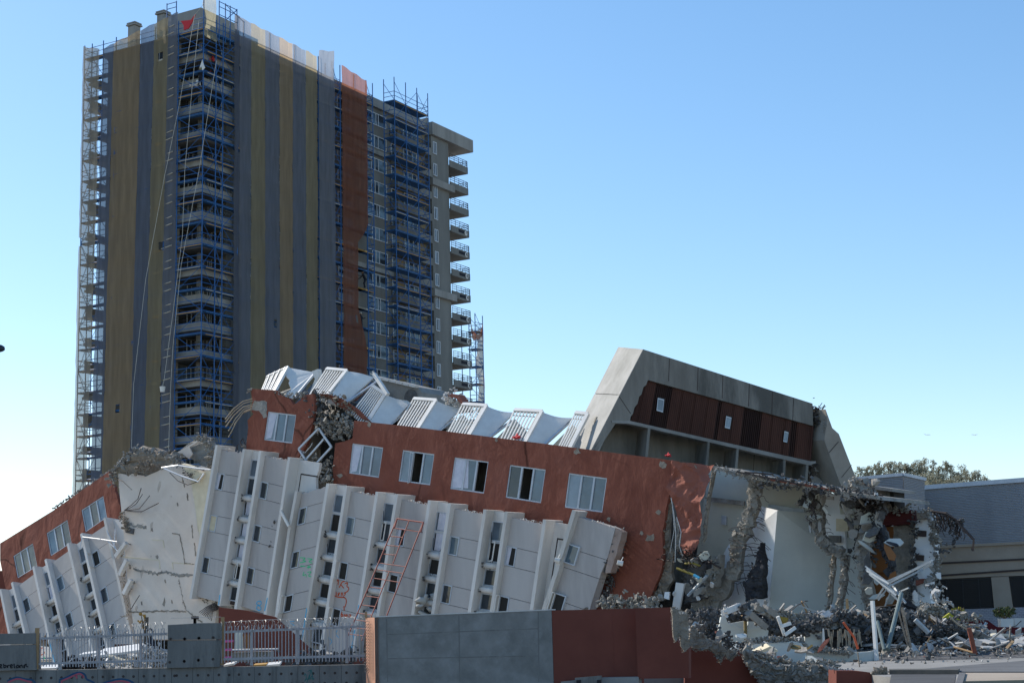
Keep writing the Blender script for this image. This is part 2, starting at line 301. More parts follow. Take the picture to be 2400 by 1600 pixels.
# floor slabs at the open corner
for z in FL + [57.8]:
    mb = MB(); tb(mb, -.2, 3.597, -.2, 3.397, z - .25, z); mb.build('floor_slab', M['tower'], tw)
mb = MB(); tb(mb, 1.2, 1.5, 1.2, 1.5, 0, 58); tb(mb, .1, .35, 2.9, 3.2, 0, 58); mb.build('corner_column', M['tower_l'], tw)
mb = MB()
tb(mb, 3.7, 38.5, -.35, .15, 58.1, 59.1); tb(mb, -.35, 3.697, -.35, .15, 58.1, 58.9); tb(mb, -.35, .1, .152, 12.2, 57.6, 58.15); tb(mb, 38.503, 38.9, -.35, 11.4, 58.3, 59.6)
mb.build('parapet', M['tower_l'], tw)
mb = MB(); tb(mb, 38.35, 47.3, -1.2, 11.4, 57.45, 58.95); mb.build('end_parapet', M['tower_l'], tw)
mb = MB(); tb(mb, 1.5, 6.8, 1.5, 6.5, 58.1, 61.2); mb.build('lift_house', M['tower_l'], tw)
for (x, y) in (fZ1(645, 260), fZ1(912, 155)):
    p = on_w((x, y), 2.0); c = T(2.0, p[0], p[1])
    mb = MB(); mb.box(c - ZV * 1.1, uR * .4, wL * .45, ZV * 1.2); mb.box(c + ZV * .22, uR * .55, wL * .6, ZV * .07); mb.box(c + ZV * .42, uR * .5, wL * .55, ZV * .06)
    mb.build('roof_vent', M['tower_l'], tw)
# ledges
for z in (53.05, 39.85):
    mb = MB(); tb(mb, 22, 31.4, -.4, -.002, z - .35, z + .15); mb.build('ledge', M['tower_l'], tw)
for z in (52.0, 39.0):
    mb = MB(); tb(mb, 38.2, 42.9, -1.25, -.802, z - .55, z + .25); mb.build('ledge', M['tower_l'], tw)
def tower_window(u0, u1, z0, z1, w_, cols, fm='wframe', gl='glass', cur=False):
    """white framed window set in the plane w=w_ (facing -w)"""
    fb = MB(); t = .07
    us = [u0 + (u1 - u0) * c for c in cols]
    for a in us: tb(fb, a - t / 2, a + t / 2, w_ - .10, w_ - .01, z0, z1)
    tb(fb, u0 - .04, u1 + .04, w_ - .11, w_ - .012, z0 - t, z0); tb(fb, u0 - .04, u1 + .04, w_ - .11, w_ - .012, z1, z1 + t)
    o = fb.build('window', M[fm], tw)
    for i in range(len(us) - 1):
        pb = MB(); tb(pb, us[i] + t / 2, us[i + 1] - t / 2, w_ - .05, w_ - .006, z0, z1); pb.build('pane', M[gl if (i + int(z0)) % 3 else ('glass_b' if cur else 'glass_g')], o)
    return o
for k, z in enumerate(FL[:13]):
    tower_window(26.7, 30.5, z + 1.0, z + 2.25, 0, (0, .25, .42, .6, 1) if k % 4 else (0, .3, .5, .62, 1), cur=True)
    tower_window(31.5, 32.2, z + .1, z + 2.15, 0, (0, 1))
    tower_window(34.0, 36.6, z + .15, z + 2.2, 0, (0, .3, .65, 1), cur=True)
    mb = MB(); tb(mb, 32.5, 33.7, -.02, -.003, z + .05, z + 2.3); mb.build('plaster_panel', M['tower_d'], tw)
    mb = MB(); tb(mb, 36.8, 38.3, -.02, -.003, z + .05, z + 2.3); mb.build('plaster_panel', M['tower_d'], tw)
    tower_window(38.95, 39.62, z + .55 - .35, z + 1.75 - .35 + .1, -.8, (0, .5, 1), cur=True)
# balconies in the middle of the right face
def balcony(u0, u1, w0, w1, zb, h, rail_h, sides, name='balcony', mat_='tower', num=None):
    mb = MB(); tb(mb, u0, u1, w0, w1, zb, zb + .2)
    for s in sides:
        if s == 'f': tb(mb, u0, u1, w0, w0 + .12, zb + .2, zb + h)
        if s == 'l': tb(mb, u0, u0 + .12, w0 + .122, w1, zb + .2, zb + h)
        if s == 'r': tb(mb, u1 - .12, u1, w0 + .122, w1, zb + .2, zb + h)
    b = mb.build(name, M[mat_], tw); rb = MB(); z1 = zb + h; zt = z1 + rail_h
    def run(p, q):
        n = max(2, int((q - p).length / .8))
        for i in range(n + 1): rb.bar(p + (q - p) * i / n, p + (q - p) * i / n + ZV * rail_h, .05, .05)
        for f in (.35, .68, 1): rb.bar(p + ZV * rail_h * f, q + ZV * rail_h * f, .05, .05)
    if 'f' in sides: run(T(u0 + .05, w0 + .06, z1), T(u1 - .05, w0 + .06, z1))
    if 'r' in sides: run(T(u1 - .06, w0 + .12, z1), T(u1 - .06, w1, z1))
    if 'l' in sides: run(T(u0 + .06, w0 + .12, z1), T(u0 + .06, w1, z1))
    if rb.v: rb.build('railing', M['black'], b)
    return b
for k, z in enumerate(FL[:13]): balcony(31.3, 38.2, -1.05, -.003, z - .3, .85, .5, 'fl')
# numbered balconies at the far end
def digits(mb, s, o, ux, uz, h):
    segs = {'0': 'abcdef', '1': 'bc', '2': 'abged', '3': 'abgcd', '4': 'fgbc', '5': 'afgcd', '6': 'afgedc', '7': 'abc', '8': 'abcdefg', '9': 'abcdfg'}
    pos = {'a': ((0, 2), (1, 2)), 'b': ((1, 2), (1, 1)), 'c': ((1, 1), (1, 0)), 'd': ((0, 0), (1, 0)), 'e': ((0, 1), (0, 0)), 'f': ((0, 2), (0, 1)), 'g': ((0, 1), (1, 1))}
    for i, ch in enumerate(s):
        for c in segs[ch]:
            (x0, y0), (x1, y1) = pos[c]; q = lambda x, y: o + ux * (h * (x * .5 + i * .8)) + uz * (h * y * .5)
            mb.bar(q(x0, y0), q(x1, y1), h * .16, .02, nrm=-wL)
for k in range(13):
    z = 54.9 - 2.6 * k - .35
    b = balcony(42.303, 46.3, -1.0, 3.5, z, .8, .75, 'fr')
    if 3 <= k:
        mb = MB(); cx = T(45.55, -1.02, z + .42)
        mb.tube([cx - wL * .02, cx + wL * .012], .3, 20); mb.build('number_disc', M['wmetal'], b)
        nb = MB(); digits(nb, str(20 - k), cx - wL * .04 - uR * .22 - ZV * .15, uR, ZV, .3); nb.build('floor_number', M['black'], b)
        db = MB(); tb(db, 43.9, 45.2, -1.012, -1.001, z + .25, z + .62); db.build('dark_banner', M['dark'], b)
# corner balconies behind the corner scaffold (parapet on both faces)
for k, z in enumerate(FL[:20]):
    mb = MB()
    tb(mb, -.75, 3.55, -.75, -.63, z - .3, z + .45); tb(mb, -.75, -.63, -.627, 3.3, z - .3, z + .45); tb(mb, -.627, 3.55, -.627, -.203, z - .25, z - .05); tb(mb, -.627, -.203, -.2, 3.3, z - .25, z - .05)
    b = mb.build('balcony', M['tower_l'], tw); rb = MB()
    for f in (.35, .7): rb.bar(T(-.69, -.69, z + .45 + f), T(3.5, -.69, z + .45 + f), .04); rb.bar(T(-.69, -.69, z + .45 + f), T(-.69, 3.3, z + .45 + f), .04)
    for i in range(5): rb.bar(T(-.69 + i * 1.04, -.69, z + .45), T(-.69 + i * 1.04, -.69, z + 1.15), .04); rb.bar(T(-.69, -.69 + i, z + .45), T(-.69, -.69 + i, z + 1.15), .04)
    rb.build('railing', M['black'], b)
    fb = MB()
    for a in (1.7, 2.2, 2.7, 3.2): tb(fb, 3.52, 3.59, a - .04, a + .04, z + .05, z + 2.2)
    for a in (2.0, 2.6, 3.2): tb(fb, a - .04, a + .04, 3.30, 3.39, z + .05, z + 2.2)
    for a in (.6, 1.2, 1.9): tb(fb, 3.52, 3.59, a - .04, a + .04, z + .05, z + 2.1)
    o = fb.build('window', M['wframe'], tw)
    MB().box8([T(3.56, .6, z + .05), T(3.597, .6, z + .05), T(3.597, .6, z + 2.1), T(3.56, .6, z + 2.1), T(3.56, 1.9, z + .05), T(3.597, 1.9, z + .05), T(3.597, 1.9, z + 2.1), T(3.56, 1.9, z + 2.1)]).build('pane', M['inner' if k % 3 else 'glass_g'], o)
    pb = MB(); tb(pb, .3, 3.2, 3.36, 3.397, z + .05, z + 2.2); pb.build('pane', M['inner' if k % 3 else 'glass_g'], o)
# end slabs past the left face: sky shows between them
for k, z in enumerate(FL[:19]):
    mb = MB(); tb(mb, -1.0, 2.4, 12.103, 13.7, z - .28, z - .02); b = mb.build('balcony', M['tower_l'], tw)
    pb = MB(); tb(pb, -.9, 2.2, 13.5, 13.6, z, z + .9 if k % 2 else z + .5); tb(pb, 2.1, 2.2, 12.11, 13.497, z, z + .9); pb.build('parapet', M['tower_l'], b)
mb = MB(); tb(mb, 1.9, 2.3, 13.3, 13.7, 0, 57.6); mb.build('corner_column', M['tower'], tw)
# windows faintly seen behind the netting of both faces
for k, z in enumerate(FL[:19]):
    for u in ((6.0, 8.2), (10.0, 12.2), (14.0, 16.0), (21.5, 24.0)):
        tower_window(u[0], u[1], z + 1.0, z + 2.2, 0, (0, .5, 1))
for k, z in enumerate(FL[:20]):
    fb = MB(); pb = MB()
    for w0, w1 in ((4.4, 6.2), (7.6, 9.6)):
        for a in (w0, (w0 + w1) / 2, w1): tb(fb, -.10, -.01, a - .04, a + .04, z + 1, z + 2.2)
        tb(pb, -.04, -.006, w0, w1, z + 1, z + 2.2)
    fb2 = MB(); o = fb.build('window', M['wframe'], tw); pb.build('pane', M['glass'], o)
# ---------------------------------------------------------------- scaffolding
def scaffold(name, label, posts, levels, lines, deck_sides, zb, zt, brace=True, plank_every=3, decks=True):
    """posts: (u,w) list; lines: pairs of post indices joined by rails; deck_sides: (u0,u1,w0,w1) footprints"""
    c = V((0, 0, 0))
    for u, w_ in posts: c += T(u, w_, 0)
    th = thing(name, label, 'scaffolding', c / len(posts), 'blue scaffolds on the apartment tower')
    for u, w_ in posts: MB().tube([T(u, w_, zb), T(u, w_, zt)], .055, 5).build('standard', M['scaf'], th)
    for li, z in enumerate(levels):
        rb = MB()
        for i, j in lines:
            p, q = T(*posts[i], 0), T(*posts[j], 0)
            for h in (0, .5, 1.0):
                if z + h < zt: rb.tube([p + ZV * (z + h), q + ZV * (z + h)], .035 if h else .05, 4)
        rb.build('guard_rail', M['scaf'], th)
        if decks and z + 1.2 < zt:
            for di, (u0, u1, w0, w1) in enumerate(deck_sides):
                db = MB(); tb(db, u0, u1, w0, w1, z - .09, z - .02); d = db.build('deck', M['deck'], th)
                pb = MB(); nz = (li * 7 + di * 3) % 5
                if u1 - u0 > w1 - w0: tb(pb, u0, u1, w0 - .03, w0, z - .12, z + .06)
                else: tb(pb, u0 - .03, u0, w0, w1, z - .12, z + .06)
                pb.build('toe_board', M['plank' if nz < 2 else 'plank_g' if nz < 3 else 'deck'], d)
        if brace and z + 2.1 <= zt + .5 and lines:
            bb = MB()
            for bi, (i, j) in enumerate(lines):
                if (T(*posts[i], 0) - T(*posts[j], 0)).length < .9: continue
                p, q = (i, j) if (li + bi) % 2 else (j, i)
                bb.tube([T(*posts[p], z), T(*posts[q], z + 2.08)], .03, 4)
            bb.build('brace', M['scaf'], th)
    return th
UA, UB = on_u((925, 300), -2.9)[0], on_u((1004, 330), -2.9)[0]; UD = (UB - UA) / 3
LV = [57.6 - 2.08 * k for k in range(27)]
LVc = [z for z in LV if z > 14]
sc1 = scaffold('scaffold', 'blue scaffold wrapped round the near corner of the tower, open with pale planks', [(-1.4, 3.3), (-1.4, 1.7), (-1.4, -1.4), (.4, -1.4), (1.4, -1.4), (3.6, -1.4), (-.9, 3.3)], LVc,
         [(0, 1), (1, 2), (2, 3), (3, 4), (4, 5)], [(-1.35, -.8, -1.3, 3.3), (-.75, 3.6, -1.35, -.8)], 12, 58.9)
# pale transom tubes sticking out at the left side of the corner scaffold
mb = MB()
for z in LVc:
    for h in (.25, .95): mb.tube([T(-1.6, 2.1, z + h), T(-1.35, 3.6, z + h - .1)], .05, 4)
mb.build('transom', M['plank_g'], sc1)
# raised frames on the roof edge near the corner
mb = MB()
for (u, w_) in ((-1.4, 3.2), (-1.4, 2.0), (.8, -1.4), (1.7, -1.4), (2.4, -1.4), (3.4, -1.4), (3.6, -.4)):
    mb.tube([T(u, w_, 57), T(u, w_, 61.0)], .05, 4)
for z in (59.6, 60.4, 60.9):
    mb.tube([T(-1.4, 3.2, z), T(-1.4, 2.0, z)], .04, 4); mb.tube([T(.8, -1.4, z), T(3.4, -1.4, z)], .04, 4)
mb.tube([T(1.7, -1.4, 60.9), T(4.4, -1.4, 60.0)], .04, 4); mb.tube([T(1.7, -1.4, 59.3), T(3.4, -1.4, 60.9)], .04, 4)
mb.build('roof_frame', M['scaf'], sc1)
scaffold('scaffold', 'narrow scaffold column between the grey and the orange net of the tower', [(18.75, -1.4), (20.15, -1.4), (18.75, -.5)], [z for z in LV if z > 20], [(0, 1)], [(18.75, 24.5, -1.35, -.6)], 18, 60.3, plank_every=2)
scaffold('scaffold', 'scaffold column along the right edge of the orange net', [(24.9, -1.4), (26.1, -1.4), (26.1, -.5), (22.6, -1.4)], [z for z in LV if z > 20], [(0, 1), (1, 2)], [(22.6, 26.1, -1.35, -.55)], 18, 60.0)
scaffold('scaffold', 'free standing blue scaffold tower in front of the middle balconies', [(UA, -2.9), (UA + UD, -2.9), (UA + 2 * UD, -2.9), (UB, -2.9), (UA, -1.5), (UB, -1.5)], [z for z in [58.4 - 2.08 * k for k in range(18)]],
         [(0, 1), (1, 2), (2, 3), (0, 4), (3, 5)], [(UA, UB, -2.85, -1.55)], 20, 61.0)
scaffold('scaffold', 'slim scaffold beside the lowest end balconies with a loose brown net', [(46.5, -1.4), (48.2, -1.4), (48.2, .5), (46.5, .5)], [z for z in [35.6 - 2.08 * k for k in range(8)]], [(0, 1), (1, 2)], [(46.5, 48.2, -1.3, -.3)], 18, 37.6)
scaffold('scaffold', 'scaffold behind the sheer net at the left end of the tower', [(-1.4, 13.9), (-1.4, 12.9), (-1.4, 11.4), (.3, 13.9), (-1.4, 9.7), (-1.4, 7.0), (-1.4, 4.6)], [z for z in LV if z > 12], [(0, 1), (1, 2), (0, 3), (2, 4), (4, 5), (5, 6)], [(-1.35, -.7, 3.7, 13.9)], 8, 59.0)
scaffold('scaffold', 'scaffold behind the striped net of the right face, hardly seen', [(4.5, -1.3), (8.5, -1.3), (12.5, -1.3), (16.5, -1.3)], [z for z in LV if z > 20], [(0, 1), (1, 2), (2, 3)], [(3.8, 18.6, -1.25, -.6)], 18, 60.2, brace=False)
# ---------------------------------------------------------------- safety nets (each a hanging strip)
def net_strip(face, a0, a1, zt0, zt1, zb, mat_, label, off=-1.5, jagb=0, bulge=.07, top_fn=None, seed=0, edge0=None, edge1=None):
    rnd = random.Random(seed + 11); nx = max(3, int((a1 - a0) / .45)); nz = int((max(zt0, zt1) - zb) / .8); vs = []; fs = []
    for j in range(nz + 1):
        for i in range(nx + 1):
            s = i / nx; t = j / nz; zt = zt0 + (zt1 - zt0) * s + (.07 * math.sin(s * math.pi * (a1 - a0) / 2.1 * 2) if j == 0 else 0); z = zt + (zb - zt) * t
            e0 = edge0(z) if edge0 else 0; e1 = edge1(z) if edge1 else 0; a = (a0 + e0) + ((a1 + e1) - (a0 + e0)) * s
            o = off - bulge * noise.noise(V((a * .8 + seed * 3, z * .12, seed))) - .05 * noise.noise(V((a * 1.1, z * .8, seed + 5))) - .03 * math.sin(z * 3.02)
            if i in (0, nx): a += .05 * noise.noise(V((z * .5, seed, 3.3)))
            vs.append(T(a, o, z) if face == 'R' else T(o, a, z))
    for j in range(nz):
        for i in range(nx):
            k = j * (nx + 1) + i
            if rnd.random() < .0012 and 3 < j: continue          # small tears
            fs.append((k, k + 1, k + nx + 2, k + nx + 1))
    m = MB(); m.add(vs, fs); o = m.build('safety_net', NET[mat_], smooth=True)
    return tag(o, label, 'safety net', 'debris nets hanging on the tower')
rz = lambda u: 60.35 - .02 * u
strips = [('lg', 2.95, 3.75, 'narrow pale grey net fold beside the open corner scaffold, right face'), ('g', 3.75, 5.45, 'dark grey net strip next to the pale fold, right face of the tower'), ('o', 5.45, 7.6, 'olive net strip, the first olive one right of the open corner'),
          ('g', 7.6, 9.85, 'dark grey net strip between the olive and the brown net'), ('w', 9.85, 11.95, 'brown net strip in the middle of the right face'), ('g', 11.95, 14.1, 'dark grey net strip right of the brown one'),
          ('o', 14.1, 16.0, 'olive net strip, the last stripe before the bulging dark net')]
for i, (m_, a, b, lab) in enumerate(strips): net_strip('R', a, b, rz(a), rz(b), 16, m_, lab, seed=i)
net_strip('R', 16.0, 18.7, 60.6, 61.3, 16, 'g', 'bulging dark grey net with a raised top corner, left of the orange net', off=-1.75, seed=9)
def oedge(z):
    if z > 43.2: return 0
    if z > 42.2: return -.3 - (43.2 - z) * .9
    if z > 34.5: return -1.9
    if z > 30: return -1.9 + (34.5 - z) * .38
    return -.3 + (z - 30) * .12
net_strip('R', 20.2, 24.75, 60.3, 59.8, 21, 'r', 'orange net strip with a torn lower right edge', off=-1.6, seed=12, edge1=oedge)
Ls = [('g', 1.72, 3.14, 'grey net strip left of the open corner scaffold'), ('o', 3.14, 4.93, 'olive net strip on the left face near the corner'), ('b', 4.93, 6.67, 'blue grey net strip in the middle of the left face'),
      ('w', 6.67, 10.14, 'wide brown olive net on the left face, the broadest strip'), ('b', 10.14, 11.6, 'blue grey net strip at the left edge of the wrapped wall')]
for i, (m_, a, b, lab) in enumerate(Ls): net_strip('L', a, b, 60.1 - .17 * a, 60.1 - .17 * b, 10, m_, lab, seed=20 + i, edge0=(lambda z, a=a: .0 + (40 - z) * .012 if a > 2 else (40 - z) * .0), edge1=lambda z: (40 - z) * .012)
net_strip('L', 11.62, 14.05, 58.2, 58.9, 8, 'l', 'sheer pale net at the left end of the tower with sky behind it', seed=31, edge0=lambda z: .2 + max(0, (45 - z)) * .02, edge1=lambda z: (52 - z) * .003)
# end return of the sheer net
# loose net by the lowest end balconies
mb = MB(); rnd = random.Random(4); vs = []; fs = []
for j in range(24):
    z = 36.2 - j * .78; d = .25 * noise.noise(V((z * .4, 0, 0))); wd = .8 + .45 * abs(noise.noise(V((z * .3, 5, 0)))) + (1.2 if j < 2 else 0)
    for i in range(4): vs.append(T(48.35 + d + .1 * math.sin(i * 2 + j), -1.35 + wd * i / 3, z - (.8 if (j == 0 and i > 1) else 0)))
for j in range(23):
    for i in range(3): k = j * 4 + i; fs.append((k, k + 1, k + 5, k + 4))
mb.add(vs, fs); tag(mb.build('safety_net', NET['w'], smooth=True), 'loose twisted brown net hanging off the slim scaffold at the far end', 'safety net', 'debris nets hanging on the tower')
mb = MB(); vs = []; fs = []
for i in range(9):
    for j in range(3): vs.append(T(45.4 + i * .36, -1.5 + .1 * math.sin(i), 36.6 - 1.5 * math.sin(i / 8 * math.pi) ** .7 + (.0 if i < 5 else (i - 4) * .1) - j * .6 * (1 if i < 3 or i > 6 else .5)))
for i in range(8):
    for j in range(2): k = i * 3 + j; fs.append((k, k + 3, k + 4, k + 1))
mb.add(vs, fs); tag(mb.build('safety_net', NET['r'], smooth=True), 'sagging orange net scrap above the fourteenth floor end balcony', 'safety net', 'debris nets hanging on the tower')
# tall ragged net flap on the roof corner, and red cloth
mb = MB(); vs = []; fs = []
for j in range(12):
    z = 62.4 - j * .5; s = [0, .8, 1.7][:]
    for i in range(4): vs.append(T(-1.4 + i * .55 + .15 * math.sin(j * .9), -1.5 - .15 * math.sin(i + j), z - i * .12))
for j in range(11):
    for i in range(3): k = j * 4 + i; fs.append((k, k + 1, k + 5, k + 4))
mb.add(vs, fs); tag(mb.build('net_flap', NET['p'], smooth=True), 'pale ragged net flap flying from the pole on the roof corner', 'net')
mb = MB(); mb.tube([T(-1.4, -1.4, 58), T(-1.4, -1.4, 63.0)], .06, 5); mb.tube([T(-1.5, -1.4, 62.7), T(.5, -1.4, 62.2)], .05, 5); tag(mb.build('roof_pole', M['scaf']), 'blue pole standing on the roof corner holding the pale flap', 'pole')
mb = MB(); q = [fZ1(1072, 195), fZ1(1120, 190), fZ1(1165, 185), fZ1(1205, 130), fZ1(1170, 215), fZ1(1140, 262), fZ1(1100, 278), fZ1(1098, 235)]
mb.prism([T(-1.55, *on_w(p, -1.55)) for p in q], uR * .12); tag(mb.build('red_cloth', M['cloth_r']), 'red cloth tied to the roof scaffold at the corner', 'cloth')
# ropes and bucket
def rope(name, label, pts, r=.02):
    P = [T(-2.1, *on_w(p, -2.1)) for p in pts]; tag(MB().tube(P, r, 4).build(name, M['rope']), label, 'rope', 'hoist ropes hanging from the roof')
rope('rope', 'left rope running from the roof pole down across the striped net', [fZ1(1285, 35), fZ1(1200, 140), fZ1(1060, 960), fZ1(935, 1568), fZ3(740, 35), fZ3(600, 800), fZ3(512, 1568), (308, 1050)])
rope('rope', 'middle rope carrying the white bucket', [fZ1(1240, 190), fZ1(1175, 830), fZ1(1110, 1568), fZ3(870, 480), fZ3(800, 1050), fZ3(735, 1540), (381, 905)])
rope('rope', 'right rope ending behind the broken rooftop slab', [fZ1(1400, 560), fZ1(1240, 1568), fZ3(860, 700), fZ3(800, 1300), fZ3(785, 1568), (395, 1055)])
bp = T(-2.1, *on_w((381, 912), -2.1))
bk = thing('bucket', 'white bucket hanging on the middle rope before the netting', 'bucket', bp - ZV * .4)
MB().tube([bp + ZV * .25, bp - ZV * .25], .27, 12, r1=.2).build('pail', M['wmetal'], bk); MB().tube([bp + V((.25, 0, .25)), bp + V((.0, 0, .75)), bp + V((-.25, 0, .25))], .02, 4).build('bail', M['rebar'], bk)
MB().rock(bp + ZV * .85, .12, R_).build('hook', M['yellow'], bk)
# ================================================================ the toppled apartment block
PM = Plane((-7.5036, 88, 7.1827), (-.61304, -.79005, 0))
NV = PM.n
def A(p, c=0): return PM.ab(p, c)
def q3(ab, c): return PM.W(ab[0], ab[1], c)
def pbox(mb, quad, c0, c1, m=0):     # quad in plane coords, front at c0, back at c1
    return mb.box8([PM.W(a, b, c0) for a, b in quad] + [PM.W(a, b, c1) for a, b in quad], m)
def vadd(p, *sv):
    x, y = p
    for s, v in sv: x += s * v[0]; y += s * v[1]
    return (x, y)
main = thing('collapsed_block', 'toppled apartment block with terracotta upper wall and white finned facade, the large right part', 'building', PM.W(2, 0, -6))
left = thing('collapsed_block', 'left broken part of the toppled block, sloping down left, three windows in its terracotta strip', 'building', PM.W(-29, 0, -6))
DN, RV = (-.224, -.975), (.983, -.186)
DNL, RVL = (.362, -.932), (.905, .425)
CR = -1.45
def opening(p, w, h, rv, dn, c): # window rectangle from its top-left pixel
    o = A(p, c); return [o, vadd(o, (w, rv)), vadd(o, (w, rv), (h, dn)), vadd(o, (h, dn))]
def quadpx(pts, c): return [A(p, c) for p in pts]
def edge_bars(mb, q, c0, c1, t):
    """frame of four bars along a quad"""
    for i in range(4):
        p0, p1 = q[i], q[(i + 1) % 4]; mid = (sum(p[0] for p in q) / 4, sum(p[1] for p in q) / 4)
        d = (p1[0] - p0[0], p1[1] - p0[1]); L = math.hypot(*d); n = (-d[1] / L, d[0] / L)
        if (mid[0] - p0[0]) * n[0] + (mid[1] - p0[1]) * n[1] < 0: n = (-n[0], -n[1])
        e = (d[0] / L * t, d[1] / L * t)
        s0 = e if i % 2 else (0, 0)
        a, b = (p0[0] + s0[0], p0[1] + s0[1]), (p1[0] - s0[0], p1[1] - s0[1])
        pbox(mb, [a, b, (b[0] + n[0] * t, b[1] + n[1] * t), (a[0] + n[0] * t, a[1] + n[1] * t)], c0, c1)
def big_window(par, q, c, glz, open_=None, cur=0):
    """three pane aluminium window in the terracotta wall"""
    fb = MB(); edge_bars(fb, q, c - .04, c - .14, .07); tl, tr, br, bl = q; P = lambda s, t: lerp(lerp(tl, tr, s), lerp(bl, br, s), t)
    for s in (.345, .67): pbox(fb, [P(s - .022, .03), P(s + .022, .03), P(s + .022, .97), P(s - .022, .97)], c - .03, c - .12)
    w_ = fb.build('window', M['aframe'], par)
    for i, (s0, s1) in enumerate(((.02, .323), (.367, .648), (.692, .98))):
        if open_ == i: continue
        pb = MB(); pbox(pb, [P(s0, .03), P(s1, .03), P(s1, .97), P(s0, .97)], c - .085, c - .095); pb.build('pane', M[glz[i]], w_)
    if open_ is not None:
        s0, s1 = ((.02, .323), (.367, .648), (.692, .98))[open_]
    if cur:
        cb = MB(); cp = [P(.03, .04), P(.3 + .1 * (cur > 1), .04), P(.22 if cur == 1 else .5, .9), P(.03, .96)]
        pbox(cb, cp, c - .075, c - .082); cb.build('curtain', M['curtain'], w_)
    rb = MB(); Q = [P(-.1, -.1), P(1.1, -.1), P(1.1, 1.1), P(-.1, 1.1)]
    F = [PM.W(a, b, c - .26) for a, b in Q]; B = [PM.W(a, b, c - 2.6) for a, b in Q]
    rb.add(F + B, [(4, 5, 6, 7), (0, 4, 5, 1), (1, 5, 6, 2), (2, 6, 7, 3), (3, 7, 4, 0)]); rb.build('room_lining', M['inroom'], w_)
    return w_
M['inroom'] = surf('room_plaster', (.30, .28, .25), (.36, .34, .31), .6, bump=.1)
# --- terracotta wall of the main part
def shr(q, s):   # small shrink/grow of a quad
    m_ = (sum(p[0] for p in q) / 4, sum(p[1] for p in q) / 4); return [(m_[0] + (p[0] - m_[0]) * s, m_[1] + (p[1] - m_[1]) * s) for p in q]
wq = [[fD(215, 252), fD(422, 280), fD(392, 482), fD(192, 452)], [fD(552, 296), fD(764, 324), fD(735, 532), fD(522, 504)], [fD(898, 345), fD(1126, 374), fD(1095, 588), fD(868, 556)],
      [fD(1268, 395), fD(1508, 427), fD(1476, 652), fD(1238, 614)], [fD(1662, 450), fD(1918, 484), fD(1886, 714), fD(1632, 680)]]
wqa = [quadpx(q, CR) for q in wq]
topl = [fD(228, 100), fD(560, 135), fD(1000, 192), fD(1500, 255), fD(1996, 320), fF(600, 800), fF(1020, 855)]
rt_edge = [fF(1020, 855), fF(1000, 880), fF(975, 905), fF(1003, 950), fF(985, 1040), fF(958, 1105), fF(968, 1200), fF(940, 1290), fF(925, 1400), fF(880, 1432), fF(848, 1440), fF(835, 1405)]
# split: solid wall to the left of the tear, loose flap to the right
solid = topl[:-1] + [fF(790, 826), fF(752, 905), fF(745, 1010)] + [fF(735, 1060), fF(722, 1140), fF(715, 1200), fF(700, 1290), fF(690, 1360), fF(698, 1450), fF(680, 1568)] + [fG(60, 1010), fG(20, 1040), fG(0, 1190)]
low = [fG(-1200, 1230), fD(260, 1500)]
lf_edge = [fD(150, 900), fD(95, 545), fD(88, 470), fD(84, 420), fD(98, 340), fD(104, 250), fD(160, 238), fD(213, 215), fD(222, 150)]
outer = [A(p, CR) for p in solid]
outer = outer[:9] + jag(outer[9:19], .35, .07)[1:] + [A(p, CR) for p in low] + jag([A(p, CR) for p in lf_edge], .5, .05)
MB().sheet(PM, outer, [shr(q, 1.0) for q in wqa], CR, .22).build('terracotta_wall', M['red'], main)
glz = [('glass_f', 'glass_g', 'glass_g'), ('glass_f', 'glass', 'glass_b'), ('glass_f', 'glass_b', 'glass'), ('glass', 'glass', 'glass_b'), ('glass_f', 'glass_b', 'glass_b')]
for i, q in enumerate(wqa): big_window(main, q, CR, glz[i], {1: 1, 2: 2, 3: 1}.get(i), {0: 1, 2: 2}.get(i, 0))
# opened leaf of the second window and its bent stay
mb = MB(); q = quadpx([fD(604, 310), fD(625, 318), fD(598, 512), fD(585, 520)], CR + .05)
edge_bars(mb, q, CR + .05, CR, .03); mb.build('open_leaf', M['aframe'], main)
# places where the render has come off the terracotta wall
rnd = random.Random(64)
for (x, y), r in ((fD(330, 128), .14), (fD(1180, 232), .12), (fD(1720, 305), .2), (fF(690, 850), .22), (fF(900, 870), .16), (fD(1930, 760), .12), (fF(610, 1320), .25), (fF(670, 1150), .16), (fD(130, 470), .2), (fF(560, 1290), .1)):
    c = A((x, y), CR + .012); mb = MB(); mb.prism([PM.W(c[0] + r * rnd.uniform(.5, 1.4) * math.cos(t * .7), c[1] + r * rnd.uniform(.4, 1.2) * math.sin(t * .7), CR + .012) for t in range(9)], -NV * .011); mb.build('bare_patch', M['rough_b'], main)
